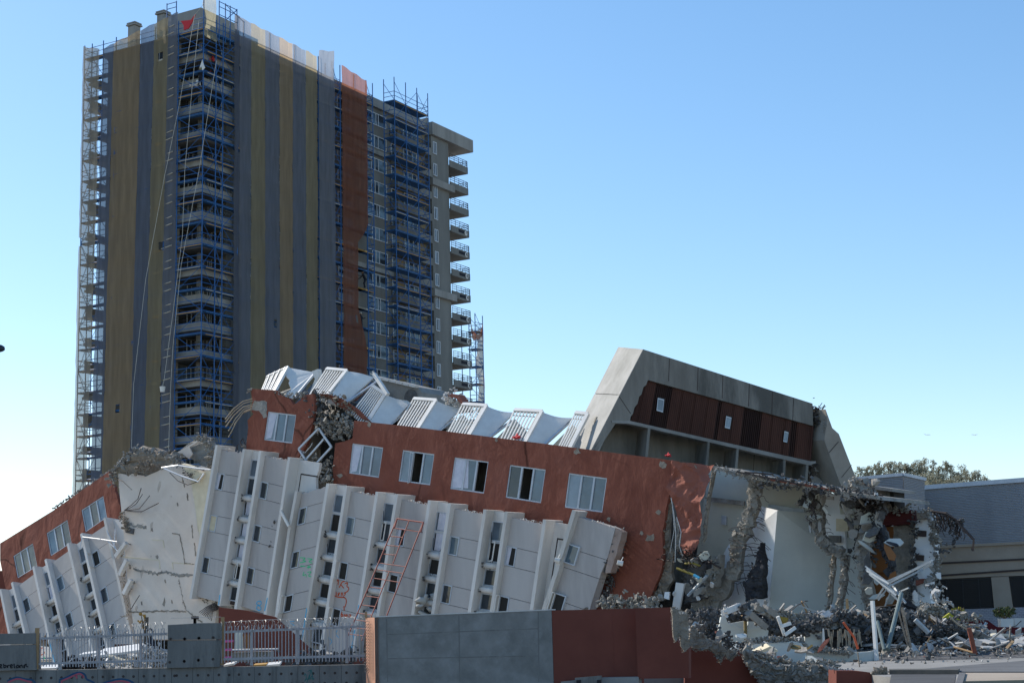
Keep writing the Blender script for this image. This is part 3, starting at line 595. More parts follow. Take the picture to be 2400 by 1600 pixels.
# crumpled flap
def crumple(pts_px, c, amp, name, mt, par, step=.35, thick=.05, jagn=True, seed=1, label=None):
    rnd = random.Random(seed); pts = [A(p, c) for p in pts_px]; pts = jag(pts, step, .06 if jagn else 0, rnd, close=True)
    bm = bmesh.new(); vs = [bm.verts.new(PM.W(a, b, c)) for a, b in pts]
    for t in tessellate_polygon([[V((a, b, 0)) for a, b in pts]]):
        try: bm.faces.new([vs[i] for i in t])
        except ValueError: pass
    for _ in range(5):
        le = [e for e in bm.edges if e.calc_length() > .2]
        if le: bmesh.ops.subdivide_edges(bm, edges=le, cuts=1); bmesh.ops.triangulate(bm, faces=bm.faces)
    for v in bm.verts:
        p = v.co; d = amp * (.8 * noise.noise(V((p.x * .7 + seed, p.y * .3, p.z * .45))) + .75 * (.35 - abs(noise.noise(V((p.x * 1.1 + p.z * .5, p.y * .3, p.z * .7 + seed))))) + .3 * (.3 - abs(noise.noise(V((p.x * 2.2 - p.z, p.y, p.z * 1.7 + seed))))))
        v.co = p + PM.n * d
    bm.verts.index_update(); m_ = MB(); m_.add([tuple(v.co) for v in bm.verts], [tuple(v.index for v in f.verts) for f in bm.faces]); bm.free()
    return m_.build(name, M[mt], par, label=label)
crumple([fF(745, 1012), fF(752, 905), fF(790, 826)] + rt_edge + [fF(815, 1370), fF(822, 1310), fF(795, 1240), fF(780, 1190), fF(770, 1120)], CR, .7, 'torn_wall_flap', 'red_f', main, seed=3, label='crumpled terracotta flap hanging at the torn right end of the wall')
# body behind the wall so that the block has depth
body = [A(p, CR) for p in [fD(240, 150), fD(1000, 235), fD(1996, 362), fF(1000, 905)]] + [A(fF(985, 960), CR), A(fG(440, 220), CR)]
bmid = [A(fD(1996, 362), CR), A(fF(560, 850), CR), A(fF(560, 1600), CR), A(fD(110, 1500), CR), A(fD(110, 420), CR), A(fD(240, 150), CR), A(fD(1000, 235), CR)]
mb = MB(); mb.prism([PM.W(a, b, CR - 2.9) for a, b in bmid], -NV * 8.5); mb.build('storey_block', M['conc'], main)
# --- terracotta wall piece at the top left (beside the tower)
gw = [fB(715, 357), fB(922, 382), fB(892, 592), fB(684, 566)]; gwa = quadpx(gw, CR)
go = [fB(590, 190), fB(780, 202), fB(800, 235), fB(870, 262), fB(900, 300), fB(930, 290), fB(975, 238), fB(1045, 232), fB(1052, 300), fB(1045, 400), fB(1050, 430), fB(1000, 600), fB(940, 690), fB(860, 900), fB(540, 900), fB(556, 640), fB(568, 420), fB(610, 370), fB(585, 345), fB(600, 300)]
ga = [A(p, CR) for p in go]; ga = ga[:1] + jag(ga[1:11], .3, .07) + ga[11:15] + jag(ga[15:], .4, .06)
pc = thing('collapsed_block', 'small broken terracotta wall piece with one window at the top left of the toppled block', 'building', PM.W(-11, 8, -4))
MB().sheet(PM, ga, [gwa], CR, .22).build('terracotta_wall', M['red'], pc)
big_window(pc, gwa, CR, ('glass_f', 'glass_b', 'glass_g'), None, 1)
mb = MB(); pr = [A(p, CR) for p in [fB(560, 640), fB(575, 420), fB(600, 215), fB(1000, 262), fB(1000, 640), fB(940, 1000), fB(560, 900)]]
mb.prism([PM.W(a, b, CR - 2.8) for a, b in pr], -NV * 7.5); mb.build('storey_block', M['conc'], pc)
# bare patch where the render has fallen off
mb = MB(); pt = jag([A(p, CR) for p in [fB(612, 285), fB(660, 275), fB(712, 285), fB(705, 400), fB(680, 408), (fB(650, 350)), fB(585, 352)]], .2, .06, close=True)
mb.prism([PM.W(a, b, CR + .012) for a, b in pt], -NV * .01); mb.build('bare_patch', M['rough'], pc)
# --- fins
def fin(par, top, bot, w_=.21, c0=0, c1=None, kink=None, mt='white', rv=RV):
    c1 = CR + .004 if c1 is None else c1; a, b = A(top, c0), A(bot, c0); pts = [a] + ([A(k, c0) for k in kink] if kink else []) + [b]
    L = pts + [vadd(p, (w_, rv)) for p in reversed(pts)]
    m_ = MB(); m_.prism([PM.W(x, y, c0) for x, y in L], -NV * (c0 - c1)); m_.build('fin', M[mt], par); return a, b
G = {}
gdef = {'g0': ((504.8, 1042.1), (443.4, 1401.5)), 'g1': ((568.6, 1051.7), (510.2, 1418)), 'g2': ((606.9, 1056), (548, 1429.6)), 'g3': ((674.5, 1070.6), (616.8, 1446))}
for k, (p, q) in gdef.items(): G[k] = fin(pc, p, q)
hdef = {'h0': ((691.7, 1150), (637, 1496)), 'h1': ((764.9, 1132), (702.3, 1520)), 'h2': ((807.6, 1137.9), (748, 1524)), 'h3': ((880.3, 1151.6), (818, 1552)), 'h4': ((926.2, 1157), (866, 1540)),
        'h5': ((1002.8, 1171.7), (947, 1550)), 'h6': ((1050, 1178.3), (992, 1555)), 'h7': ((1132.9, 1193), (1078, 1550)), 'h8': ((1182.6, 1198), (1130, 1550)), 'h9': ((1272.5, 1216.5), (1225, 1540))}
for k, (p, q) in hdef.items():
    G[k] = fin(main, p, q, kink=[(675.5, 1233), (663, 1320), (652.5, 1378)] if k == 'h0' else None)
CP = -.36      # panel plane
def small_window(par, q, c, state, rv, dn):
    fb = MB(); edge_bars(fb, q, c + .03, c - .09, .055); w_ = fb.build('window', M['aframe'], par)
    tl, tr, br, bl = q; P = lambda s, t: lerp(lerp(tl, tr, s), lerp(bl, br, s), t)
    pb = MB(); pbox(pb, [P(.08, .05), P(.92, .05), P(.92, .95), P(.08, .95)], c - .05, c - .06); pb.build('pane', M[{'g': 'glass', 'f': 'glass_b', 'o': 'inner', 'y': 'beige', 'c': 'inner'}[state]], w_)
    if state == 'y': pass
    if state == 'o':   # casement swung out, hinged on the left side
        hb = MB(); p0, p1 = P(.03, .02), P(.03, .98); k = .42
        F = [PM.W(p0[0], p0[1], c + .03), PM.W(p0[0], p0[1], c + .03) + (NV * .5 + PM.t * .18), PM.W(p1[0], p1[1], c + .03) + (NV * .5 + PM.t * .18), PM.W(p1[0], p1[1], c + .03)]
        for i in range(4): hb.bar(F[i], F[(i + 1) % 4], .06, .05, nrm=(F[1] - F[0]).cross(F[3] - F[0]))
        lf = hb.build('casement', M['wmetal'], w_)
    if state == 'c':
        cb = MB(); pbox(cb, [P(.1, .05), P(.45, .05), P(.35, .95), P(.1, .95)], c - .03, c - .045); cb.build('curtain', M['curtain'], w_)
def panel(par, fl, fr_, wins, c=CP, dn=DN, rv=RV, w_=.21, drop=.28, botcut=.0, torn=False, gap=.025, ww=.66, wh=1.0):
    """flat panel between fin fl and fin fr_, cut into courses by joints; wins: (pixel of top, state)"""
    (ta, ba), (tb_, bb) = fl, fr_
    def on(edge, s): # point s metres below the top along a fin
        (a, b) = edge; L = math.dist(a, b); return lerp(a, b, s / L)
    LL = min(math.dist(*fl), math.dist(*fr_)) - botcut
    wz = []
    for p, st_ in wins:
        o = A(p, c); best = min(range(0, 1400), key=lambda i: abs(on(fl, i / 100)[1] - o[1] - .12 * 0)); wz.append((best / 100, st_))
    wz.sort(); cuts = [(drop, None)]
    m_ = MB(); y = drop
    segs = []
    for s, st_ in wz:
        segs.append((y, s, None)); segs.append((s, s + wh, st_)); y = s + wh
    yy = y
    while yy < LL - .3:
        nx = min(LL, yy + (1.6 if (segs and segs[-1][2] is not None) else 1.0)); segs.append((yy, nx, None)); yy = nx
    bk = MB()
    for s0, s1, st_ in segs:
        l0, l1 = vadd(on(fl, s0), (w_ + .004, rv)), vadd(on(fl, s1), (w_ + .004, rv)); r0, r1 = vadd(on(fr_, s0), (-.004, rv)), vadd(on(fr_, s1), (-.004, rv))
        if st_ is not None:
            m0, m1 = lerp(l0, r0, ww / math.dist(l0, r0)), lerp(l1, r1, ww / math.dist(l1, r1)); small_window(par, [l0, m0, m1, l1], c, st_, rv, dn); l0, l1 = lerp(m0, r0, .003), lerp(m1, r1, .003)
        g0 = vadd(l0, (gap, dn)) if s0 > drop + .01 else l0; g1 = vadd(r0, (gap, dn)) if s0 > drop + .01 else r0
        top = [g0, g1]
        if torn and s0 <= drop + .01: top = jag([g0, g1], .25, .07)
        pts = top + [r1, l1]
        m_.prism([PM.W(a, b, c) for a, b in pts], -NV * .16)
    l0, r0 = vadd(on(fl, drop + .12), (w_ + .01, rv)), vadd(on(fr_, drop + .12), (-.01, rv)); l1, r1 = vadd(on(fl, LL - .03), (w_ + .01, rv)), vadd(on(fr_, LL - .03), (-.01, rv))
    pbox(bk, [l0, r0, r1, l1], c - .19, c - .25)
    bk.build('panel_backing', M['rebar'], par)
    return m_.build('panel', M['panel'], par)
panel(pc, G['g0'], G['g1'], [(fQ4(690, 600), 'c'), (fB(285, 1110), 'y'), (fB(235, 1415), 'g')], torn=True, botcut=.15)
panel(pc, G['g2'], G['g3'], [(fQ4(1500, 750), 'g'), (fB(615, 1180), 'g'), (fB(565, 1490), 'g')], torn=True, botcut=.15)
panel(main, G['h0'], G['h1'], [(fB(955, 1065), 'g'), (fB(895, 1385), 'g'), (fC(1065, 760), 'o')], torn=True, drop=.12)
panel(main, G['h2'], G['h3'], [(fQ1(560, 685), 'f'), (fD(130, 1035), 'o'), (fC(1490, 865), 'o')])
panel(main, G['h4'], G['h5'], [(fQ1(1480, 880), 'c'), (fD(470, 1115), 'o')])
panel(main, G['h6'], G['h7'], [(fQ2(290, 885), 'f'), (fD(830, 1185), 'g')])
panel(main, G['h8'], G['h9'], [(fQ2(1330, 1065), 'c'), (fD(1205, 1260), 'o')])
def bay(par, fl, fr_, c=-.62, dn=DN, rv=RV, first=.55, pat='', w_=.21, n=7, cur=(), openl=(), seed=0, mt='white'):
    """recessed window column between two fins with round sills"""
    def on(edge, s): (a, b) = edge; L = math.dist(a, b); return lerp(a, b, s / L)
    LL = min(math.dist(*fl), math.dist(*fr_))
    lft = lambda s: vadd(on(fl, s), (w_ + .004, rv)); rgt = lambda s: vadd(on(fr_, s), (-.004, rv))
    wb = MB(); pbox(wb, [lft(.05), rgt(.05), rgt(first), lft(first)], c, c - .12); wb.build('bay_wall', M[mt], par)
    segs = [(first, first + 1.05), (first + 1.1, first + 2.15)]; s = first + 2.15; rolls = []
    while s + 1.2 < LL:
        rolls.append(s + .17); segs.append((s + .36, s + 1.24)); s += 1.27
    for i, (s0, s1) in enumerate(segs):
        q = [lft(s0), rgt(s0), rgt(s1), lft(s1)]; fb = MB(); edge_bars(fb, q, c - .0, c - .1, .06); o = fb.build('window', M['aframe'], par)
        P = lambda a, b: lerp(lerp(q[0], q[1], a), lerp(q[3], q[2], a), b)
        pb = MB(); pbox(pb, [P(.06, .05), P(.94, .05), P(.94, .95), P(.06, .95)], c - .06, c - .07); pb.build('pane', M['glass_g' if i < 1 else 'glass' if (i + seed) % 3 else 'inner'], o)
        if i in cur:
            cb = MB(); vs = []; n_ = 9
            for a in range(n_):
                for b in (0, .5, 1): x, y = P(.15 + .6 * a / (n_ - 1) * (1 - .4 * b * (i % 2)), .06 + .86 * b); vs.append(PM.W(x, y, c - .02 + .03 * math.sin(a * 2.4)))
            cb.add(vs, [(3 * a + k, 3 * a + 3 + k, 3 * a + 4 + k, 3 * a + 1 + k) for a in range(n_ - 1) for k in (0, 1)]); cb.build('curtain', M['curtain'], o, smooth=True)
        if i in openl:
            hb = MB(); p0, p1 = P(.1, .03), P(.1, .97); f0 = PM.W(*p0, c + .02); f1 = PM.W(*p1, c + .02); dd = NV * .42 + PM.t * .62
            F = [f0, f0 + dd, f1 + dd, f1]
            for k in range(4): hb.bar(F[k], F[(k + 1) % 4], .06, .05, nrm=(F[1] - F[0]).cross(F[3] - F[0]))
            hb.build('casement', M['wmetal'], o)
    for i, s in enumerate(rolls):
        a, b = lft(s), rgt(s); rb = MB(); rb.tube([PM.W(*a, c + .16), PM.W(*b, c + .16)], .165, 14); rb.build('round_sill', M[mt], par, smooth=True)
        ck = MB()
        for k in range(5): x = vadd(a, (R_.uniform(0, .1), rv)); ck.rock(PM.W(x[0], x[1] + R_.uniform(-.16, .16), c + .16 + R_.uniform(.05, .2)), R_.uniform(.05, .1), R_)
        ck.build('chipped_edge', M['rough_d'], par)
    bk = MB(); pbox(bk, [lft(first + .1), rgt(first + .1), rgt(LL - .1), lft(LL - .1)], c - .13, c - .2); bk.build('bay_backing', M['rebar'], par)
    for i in range(len(segs) - 1):      # spandrels between the panes, behind the sills
        s0, s1 = segs[i][1], segs[i + 1][0]; sp_ = MB(); pbox(sp_, [lft(s0 + .002), rgt(s0 + .002), rgt(s1 - .002), lft(s1 - .002)], c + .01, c - .12); sp_.build('spandrel', M[mt], par)
bay(pc, G['g1'], G['g2'], cur=(2, 3, 4), openl=(5,), seed=1)
bay(main, G['h1'], G['h2'], seed=2)
bay(main, G['h3'], G['h4'], openl=(1,), seed=0)
bay(main, G['h5'], G['h6'], cur=(0, 1), seed=1)
bay(main, G['h7'], G['h8'], openl=(1,), seed=2)
# return walls right of g3 and h9: plain wall with a dark door-like groove
def return_wall(par, f, w_, seed, top=.1, mt='white'):
    (a, b) = f; L = math.dist(a, b); on = lambda s: lerp(a, b, s / L); m_ = MB()
    q = [vadd(on(top), (.214, RV)), vadd(on(top), (.21 + w_, RV)), vadd(on(L), (.21 + w_ * .8, RV)), vadd(on(L), (.214, RV))]
    r = [q[0]] + [q[1]] + jag([lerp(q[1], q[2], .05), q[2]], .5, .12, random.Random(seed)) + [q[3]]
    m_.prism([PM.W(x, y, -.75) for x, y in r], -NV * .2); m_.build('return_wall', M[mt], par)
    g = MB(); u = [vadd(on(.85), (.5, RV)), vadd(on(L), (.5, RV))]; u2 = vadd(u[0], (w_ * .85, RV))
    pbox(g, [u[0], vadd(u[0], (.07, RV)), vadd(u[1], (.07, RV)), u[1]], -.742, -.748); pbox(g, [vadd(u[0], (.071, RV)), u2, vadd(u2, (.08, DN)), vadd(u[0], (.071, RV), (.08, DN))], -.742, -.748)
    g.build('groove', M['rebar'], par)
return_wall(pc, G['g3'], 1.7, 1); return_wall(main, G['h9'], 1.75, 2)
# grey crack between the two halves: rubble seam
def seam(name, label, pts_px, c, w_, n, mt, par=None, rmin=.06, rmax=.2, seed=0, cat='rubble', spread_c=.3, grp=None, kind=None):
    rnd = random.Random(seed); m_ = MB(); P = [A(p, c) for p in pts_px]
    for i in range(n):
        k = rnd.random() * (len(P) - 1); j = int(k); a, b = lerp(P[j], P[j + 1], k - j)
        ww = w_[j] + (w_[j + 1] - w_[j]) * (k - j) if isinstance(w_, (list, tuple)) else w_
        m_.rock(PM.W(a + rnd.gauss(0, ww * .4), b + rnd.gauss(0, ww * .3), c + rnd.gauss(0, spread_c)), rnd.uniform(rmin, rmax) * .62 * (1.8 if rnd.random() < .08 else 1), rnd)
    return m_.build(name, M[mt], par, label=label, cat=cat if par is None else None, group=grp, kind=kind)
seam('broken_edge', None, [fB(890, 990), fB(840, 1130), fB(815, 1260), fB(800, 1400), fB(790, 1560), fC(985, 500), fC(985, 650), fC(950, 880)], -1.2, [.35, .3, .35, .4, .35, .3, .25, .1], 420, 'rough_d', main, seed=5)
MB().bar(PM.P(fB(808, 1085), .12), PM.P(fB(868, 1200), .12), .14, .1, nrm=NV).build('fallen_strut', M['wmetal'], main)
seam('broken_edge', None, [fQ3(1310, 380), fQ3(1290, 520), fQ3(1240, 700), fQ3(1190, 850), fQ3(1120, 980)], -.9, .22, 170, 'rough_d', main, seed=6, rmax=.14)
# --- the separate tilted end piece i0
ip = thing('facade_panel', 'tilted end panel of the white facade, leaning away from the others beside the terracotta wall', 'wall panel', PM.W(12, 1, -.5))
DNI = (-.385, -.923); RVI = (.955, -.296)
f = fin(ip, (1341.2, 1194.1), (1262, 1450), w_=.24, kink=[(1310.5, 1296), (1306, 1307), (1301, 1330)], rv=RVI, c1=-1.0)
it = [fQ3(680, 178), fQ3(1218, 345), fQ3(1115, 745), fQ3(1012, 990), fQ3(870, 1440), fQ3(860, 1490), fQ3(845, 1560), fQ3(230, 1560)]
ia = [A(p, CP) for p in it]
def clip_course(poly, o, dn, s0, s1):
    """part of a polygon between two parallel lines s0 and s1 metres down from o"""
    def half(pl_, s, sgn):
        out = []; d = lambda p: sgn * (((p[0] - o[0]) * dn[0] + (p[1] - o[1]) * dn[1]) - s)
        for i in range(len(pl_)):
            p, q = pl_[i], pl_[(i + 1) % len(pl_)]; a, b = d(p), d(q)
            if a >= 0: out.append(p)
            if (a >= 0) != (b >= 0): out.append(lerp(p, q, a / (a - b)))
        return out
    r = half(poly, s0, 1); return half(r, s1, -1) if len(r) > 2 else []
nI = (-.296, -.955); o = A(fQ3(680, 178), CP); m_ = MB(); cuts = [-.3, 1.62, 2.62, 4.3, 5.3, 6.9]
wI = {1: fQ3(575, 562), 3: fQ3(385, 1250)}
for i in range(len(cuts) - 1):
    pl_ = clip_course(ia, o, nI, cuts[i] + (.025 if i else 0), cuts[i + 1])
    if i in wI:
        q0 = A(wI[i], CP); q = [q0, vadd(q0, (.72, RVI)), vadd(q0, (.72, RVI), (.98, DNI)), vadd(q0, (.98, DNI))]
        small_window(ip, q, CP + .09, 'f' if i == 1 else 'o', RVI, DNI)
    if len(pl_) > 2: m_.prism([PM.W(a, b, CP) for a, b in pl_], -NV * .55)
m_.build('panel', M['panel'], ip)
mb = MB(); e = [A(p, CP) for p in [fQ3(1222, 346), fQ3(1312, 392), fQ3(1225, 740), fQ3(1150, 965), fQ3(1070, 985), fQ3(1118, 745)]]
mb.prism([PM.W(a, b, CP - .02) for a, b in jag(e, .2, .03, close=True)], -NV * .5); mb.build('broken_side', M['orange_l'] if 'orange_l' in M else M['rough_b'], ip)
seam('broken_edge', None, [fQ3(1060, 985), fQ3(1000, 1160), fQ3(930, 1300), fQ3(900, 1430), fQ3(880, 1500)], -.75, .12, 160, 'rough_b', ip, seed=7, rmax=.1, spread_c=.15)
seam('broken_edge', None, [fQ3(1330, 380), fQ3(1290, 600), fQ3(1220, 880), fQ3(1130, 1200), fQ3(1020, 1430)], -1.25, [.1, .2, .3, .35, .3], 330, 'rough_d', ip, seed=8, rmax=.14, spread_c=.12)
# dark void behind the end piece
# --- left part: the facade leans back a little here, so it catches raking sun
PM0, NV0 = PM, NV; PML = Plane(PM0.o - V((0, 0, 6.0)) + PM0.n * .0, (PM0.n + ZV * .10)); PM, NV = PML, PML.n
lr = [A(p, CR) for p in [(0, 1272.7), fA(325, 512), fA(665, 275), fA(700, 370), fA(735, 480), fA(728, 560)]] + [A(fL(1180, 260), CR), A(fL(1180, 1568), CR), A(fL(-250, 1568), CR), A(fL(65, 975), CR), A((0, 1313), CR)]
lr = [lr[0], lr[1], lr[2]] + jag(lr[2:6], .25, .06)[1:] + lr[6:]
lw = [[fL(150, 598), fL(375, 450), fL(428, 715), fL(200, 855)], [fL(532, 335), fL(772, 180), fL(820, 445), fL(580, 602)], [fA(497, 508), fA(632, 420), fA(655, 553), fA(522, 645)]]
lwa = [quadpx(q, CR) for q in lw]
MB().sheet(PM, lr, lwa, CR, .22).build('terracotta_wall', M['red'], left)
for i, q in enumerate(lwa): big_window(left, q, CR, [('glass_t', 'glass_t', 'glass_t'), ('glass_b', 'glass_t', 'glass_t'), ('glass_f', 'glass_t', 'glass_f')][i] if 'glass_t' in M else ('glass_f', 'glass_g', 'glass_f'), None, 0)
mb = MB(); lb = [A(p, CR) for p in [(0, 1290), fA(325, 530), fA(655, 300), fA(700, 480), fA(760, 1200), fL(1100, 1568), fL(-250, 1568), fL(65, 975), (0, 1320)]]
mb.prism([PM.W(a, b, CR - 2.8) for a, b in lb], -NV * 8); mb.build('storey_block', M['conc'], left)
# broken tiles along the top of the strip
mb = MB(); rnd = random.Random(3)
for i in range(70):
    p = lerp(fA(325, 500), fA(690, 262), i / 69); mb.rock(PM.P((p[0], p[1] + rnd.uniform(-3, 2)), CR - .15), rnd.uniform(.05, .14), rnd)
mb.build('broken_edge', M['conc_l'], left)
ldef = {'l0': ((-2, 1382), (24, 1510)), 'l1': ((25.5, 1365.7), (61, 1510)), 'l2': ((75.5, 1328.6), (124, 1556)), 'l3': ((104, 1311.6), (163, 1556)), 'l4': ((156, 1274.3), (216, 1540)), 'l5': ((187.8, 1251.4), (252, 1540)), 'l6': ((241.8, 1214.7), (312, 1530))}
for k, (p, q) in ldef.items(): G[k] = fin(left, p, q, rv=RVL)
kw = dict(dn=DNL, rv=RVL, wh=1.05, drop=.3, ww=.7)
panel(left, G['l1'], G['l2'], [(fL(225, 1130), 'g')], **kw)
panel(left, G['l3'], G['l4'], [(fL(625, 880), 'f'), (fL(710, 1300), 'g')], **kw)
panel(left, G['l5'], G['l6'], [(fL(1035, 590), 'o'), (fL(1120, 1010), 'g'), (fL(1230, 1420), 'g')], **kw)
for a, b, s in (('l0', 'l1', 0), ('l2', 'l3', 1), ('l4', 'l5', 2)): bay(left, G[a], G[b], dn=DNL, rv=RVL, seed=s, first=.5, cur=(1,) if s == 1 else ())
(a, b) = G['l6']; L_ = math.dist(a, b); m_ = MB(); on = lambda s: lerp(a, b, s / L_)
q = [vadd(on(.1), (.214, RVL)), vadd(on(.1), (1.35, (1, 0))), vadd(on(4), (1.3, (1, 0))), vadd(on(L_), (1.2, (1, 0))), vadd(on(L_), (.214, RVL))]
m_.prism([PM.W(x, y, -.6) for x, y in q], -NV * .2); m_.build('return_wall', M['white'], left)
mb = MB()
for p0, p1 in ((fL(1225, 305), fL(1345, 545)), (fL(1325, 285), fL(1310, 500)), (fL(1240, 430), fL(1350, 540)), (fL(950, 380), fL(1150, 405)), (fL(1150, 405), fL(1345, 435)), (fL(945, 385), fL(915, 525))): mb.tube([PM.P(p0, .1), PM.P(p1, .15)], .035, 5)
mb.build('bent_window_bars', M['aframe'], left)
for p0, p1 in ((fA(712, 795), fA(775, 710)), (fA(735, 905), fA(780, 815)), (fA(762, 1022), fA(805, 935))):
    mb = MB(); mb.bar(PM.P(p0, .5), PM.P(p1, .5), .28, .25, nrm=NV); mb.build('broken_sill', M['white'], left)
    mb = MB(); rnd = random.Random(int(p0[0]))
    for i in range(12): mb.rock(PM.P(lerp(p0, p1, rnd.random()), .4) + V((.18, 0, -.1)) + V((rnd.gauss(0, .06), 0, rnd.gauss(0, .06))), rnd.uniform(.05, .11), rnd)
    mb.build('broken_edge', M['rough_b'], left)
PM, NV = PM0, NV0
# --- cream cross wall: skewed to the facade and leaning back
E0 = PM.P((288, 1400), .0); PE = Plane(E0, PM.n + PM.t * .12 + ZV * .17)
def E_(p, c=0): return PE.P(p, c)
cw = [fA(722, 285), fA(790, 290), fA(895, 306), fA(985, 262), fA(1080, 205), fA(1170, 230), fA(1320, 260), fA(1400, 700), fA(1300, 1300), fA(830, 1300), fA(808, 1150), fA(782, 950), fA(770, 790), fA(752, 600), fA(742, 490), fA(730, 400)]
ce = [PE.ab(p) for p in cw]; ce = jag(ce[:7], .3, .07) + ce[7:10] + jag(ce[10:], .5, .05)[:-1]
crw = thing('cross_wall', 'tall cream plaster cross wall laid bare where the block split, scarred by cracks and torn edges', 'wall', PE.W(4, 0, -.2))
mb = MB(); mb.prism([PE.W(a, b) for a, b in ce], -PE.n * .35); mb.build('plaster_face', M['cream'], crw)
def scar(pts, w_, mt='rough_b', n=None, c=.02, rmin=.03, rmax=.1, seed=0, pl=None, par=None, name='scar'):
    pl = pl or PE; rnd = random.Random(seed + int(pts[0][0])); m_ = MB(); P = [pl.ab(p, c) for p in pts]; L = sum(math.dist(P[i], P[i + 1]) for i in range(len(P) - 1))
    top = []; bot = []
    for (a, b) in jag(P, .12, w_ * .22, rnd):
        h = w_ * rnd.uniform(.12, .4); top.append((a, b + h)); bot.append((a + w_ * .1, b - h))
    if abs(P[-1][0] - P[0][0]) < abs(P[-1][1] - P[0][1]) * .8:
        top = []; bot = []
        for (a, b) in jag(P, .12, w_ * .22, rnd): h = w_ * rnd.uniform(.12, .4); top.append((a - h, b)); bot.append((a + h, b))
    m_.prism([pl.W(a, b, c) for a, b in top + bot[::-1]], -pl.n * .015)
    for i in range(n if n is not None else int(L * 14)):
        k = rnd.random() * (len(P) - 1); j = int(k); a, b = lerp(P[j], P[j + 1], k - j); m_.rock(pl.W(a + rnd.gauss(0, w_ * .25), b + rnd.gauss(0, w_ * .25), c), rnd.uniform(rmin, rmax) * .45, rnd)
    return m_.build(name, M[mt], par or crw)
scar([fA(815, 865), fA(850, 880), fA(900, 888), fA(960, 900), fA(1010, 885), fA(1060, 905), (fA(1120, 910)), fA(1180, 905)], .28, 'rough')
scar([fA(790, 1132), fA(900, 1130), fA(1010, 1126), fA(1135, 1128)], .16)
scar([fA(1095, 930), fA(1110, 1010), fA(1125, 1080), fA(1140, 1120), fA(1190, 1165), fA(1240, 1195)], .13)
scar([fA(775, 595), fA(830, 605), fA(895, 615)], .3, 'rough'); scar([fA(1055, 650), fA(1100, 660)], .09); scar([fA(1100, 660), fA(1118, 750), fA(1132, 835)], .1); scar([fA(1132, 835), fA(1190, 840)], .06)
scar([fA(1190, 710), fA(1198, 790)], .14, n=4); scar([fA(1175, 600), fA(1180, 680)], .12, n=4); scar([fA(1145, 405), fA(1150, 450)], .2, n=3); scar([fA(1115, 310), fA(1130, 370)], .12, n=3)
for p in ((930, 630), (1010, 945), (1050, 1070), (1085, 475), (865, 1080)):
    scar([fA(p[0], p[1] - 12), fA(p[0] + 4, p[1] + 10)], .13, n=1)
mb = MB()
for (a, b, c_, d) in ((930, 690, 1000, 695), (1000, 695, 1005, 740), (750, 795, 975, 815), (975, 815, 980, 870), (1055, 830, 1180, 840), (1055, 830, 1060, 870), (1180, 300, 1215, 640)): mb.bar(E_(fA(a, b), .01), E_(fA(c_, d), .01), .05, .02, nrm=PE.n)
mb.build('groove', M['beige'], crw)
rnd = random.Random(44)
for i in range(10):
    x, y = rnd.uniform(800, 1200), rnd.uniform(330, 1190); c = PE.ab(fA(x, y), .012); r = rnd.uniform(.06, .2); st2 = rnd.uniform(.4, 3)
    mb = MB(); mb.prism([PE.W(c[0] + r * rnd.uniform(.5, 1.3) * math.cos(t * .9) * .8, c[1] + r * st2 * rnd.uniform(.5, 1.3) * math.sin(t * .9), .012) for t in range(7)], -PE.n * .011); mb.build('bare_patch', M['patch_l' if i % 5 else 'rough_b'], crw)
# darker receding cream wall at its right
mb = MB(); mb.prism([E_(p, .12) for p in [fA(1165, 300), fA(1290, 262), fA(1300, 700), fA(1228, 700)]], -PE.n * .08); mb.build('recess_wall', M['beige'], crw)
# torn left edge of the cross wall: concrete stub + rebar whiskers
def rocks_along(pts, n, r0, r1, sp, mt, par, name, seed, pos, lab=None, cat=None, grp=None, kind=None):
    rnd = random.Random(seed); m_ = MB()
    for i in range(int(n * 1.5)):
        k = rnd.random() * (len(pts) - 1); j = int(k); p = lerp(pts[j], pts[j + 1], k - j)
        m_.rock(pos(p) + V((rnd.gauss(0, sp), rnd.gauss(0, sp), rnd.gauss(0, sp))), rnd.uniform(r0, r1) * .55 * (1.8 if rnd.random() < .1 else 1), rnd)
    return m_.build(name, M[mt], par, label=lab, cat=cat, group=grp, kind=kind)
rocks_along([fA(690, 280), fA(700, 340)], 50, .08, .2, .16, 'rough', crw, 'broken_edge', 1, lambda p: E_(p, .1))
rocks_along([fA(740, 530), fA(765, 570), fA(790, 640)], 60, .07, .16, .14, 'rough_b', crw, 'broken_edge', 2, lambda p: E_(p, .1))
rocks_along([fA(735, 840), fA(765, 980), fA(790, 1130), fA(770, 1160)], 60, .05, .11, .08, 'rough_b', crw, 'broken_edge', 3, lambda p: E_(p, .1))
rb = MB()
for tip, bend in (((865, 375), (845, 440)), ((873, 412), (835, 470)), ((918, 420), (855, 500)), ((972, 466), (870, 518)), ((808, 385), (750, 330)), ((855, 1030), (820, 1085))):
    b0 = (762, 510) if tip[1] > 400 or tip[0] > 860 else (715, 310)
    if tip[1] > 1000: b0 = (800, 1115)
    rb.tube([E_(fA(*b0), .1), E_(fA((b0[0] + bend[0]) / 2, (b0[1] + bend[1]) / 2 + 4), .4), E_(fA(*bend), .7), E_(fA(*tip), 1.0)], .028, 4)
rb.build('rebar', M['rebar'], crw)
mb = MB(); pbox_ = [E_(fA(765, 612), .1), E_(fA(818, 622), .1), E_(fA(812, 656), .1), E_(fA(768, 645), .1)]; mb.prism(pbox_, -PE.n * .3); mb.build('junction_box', M['rough_d'], crw)
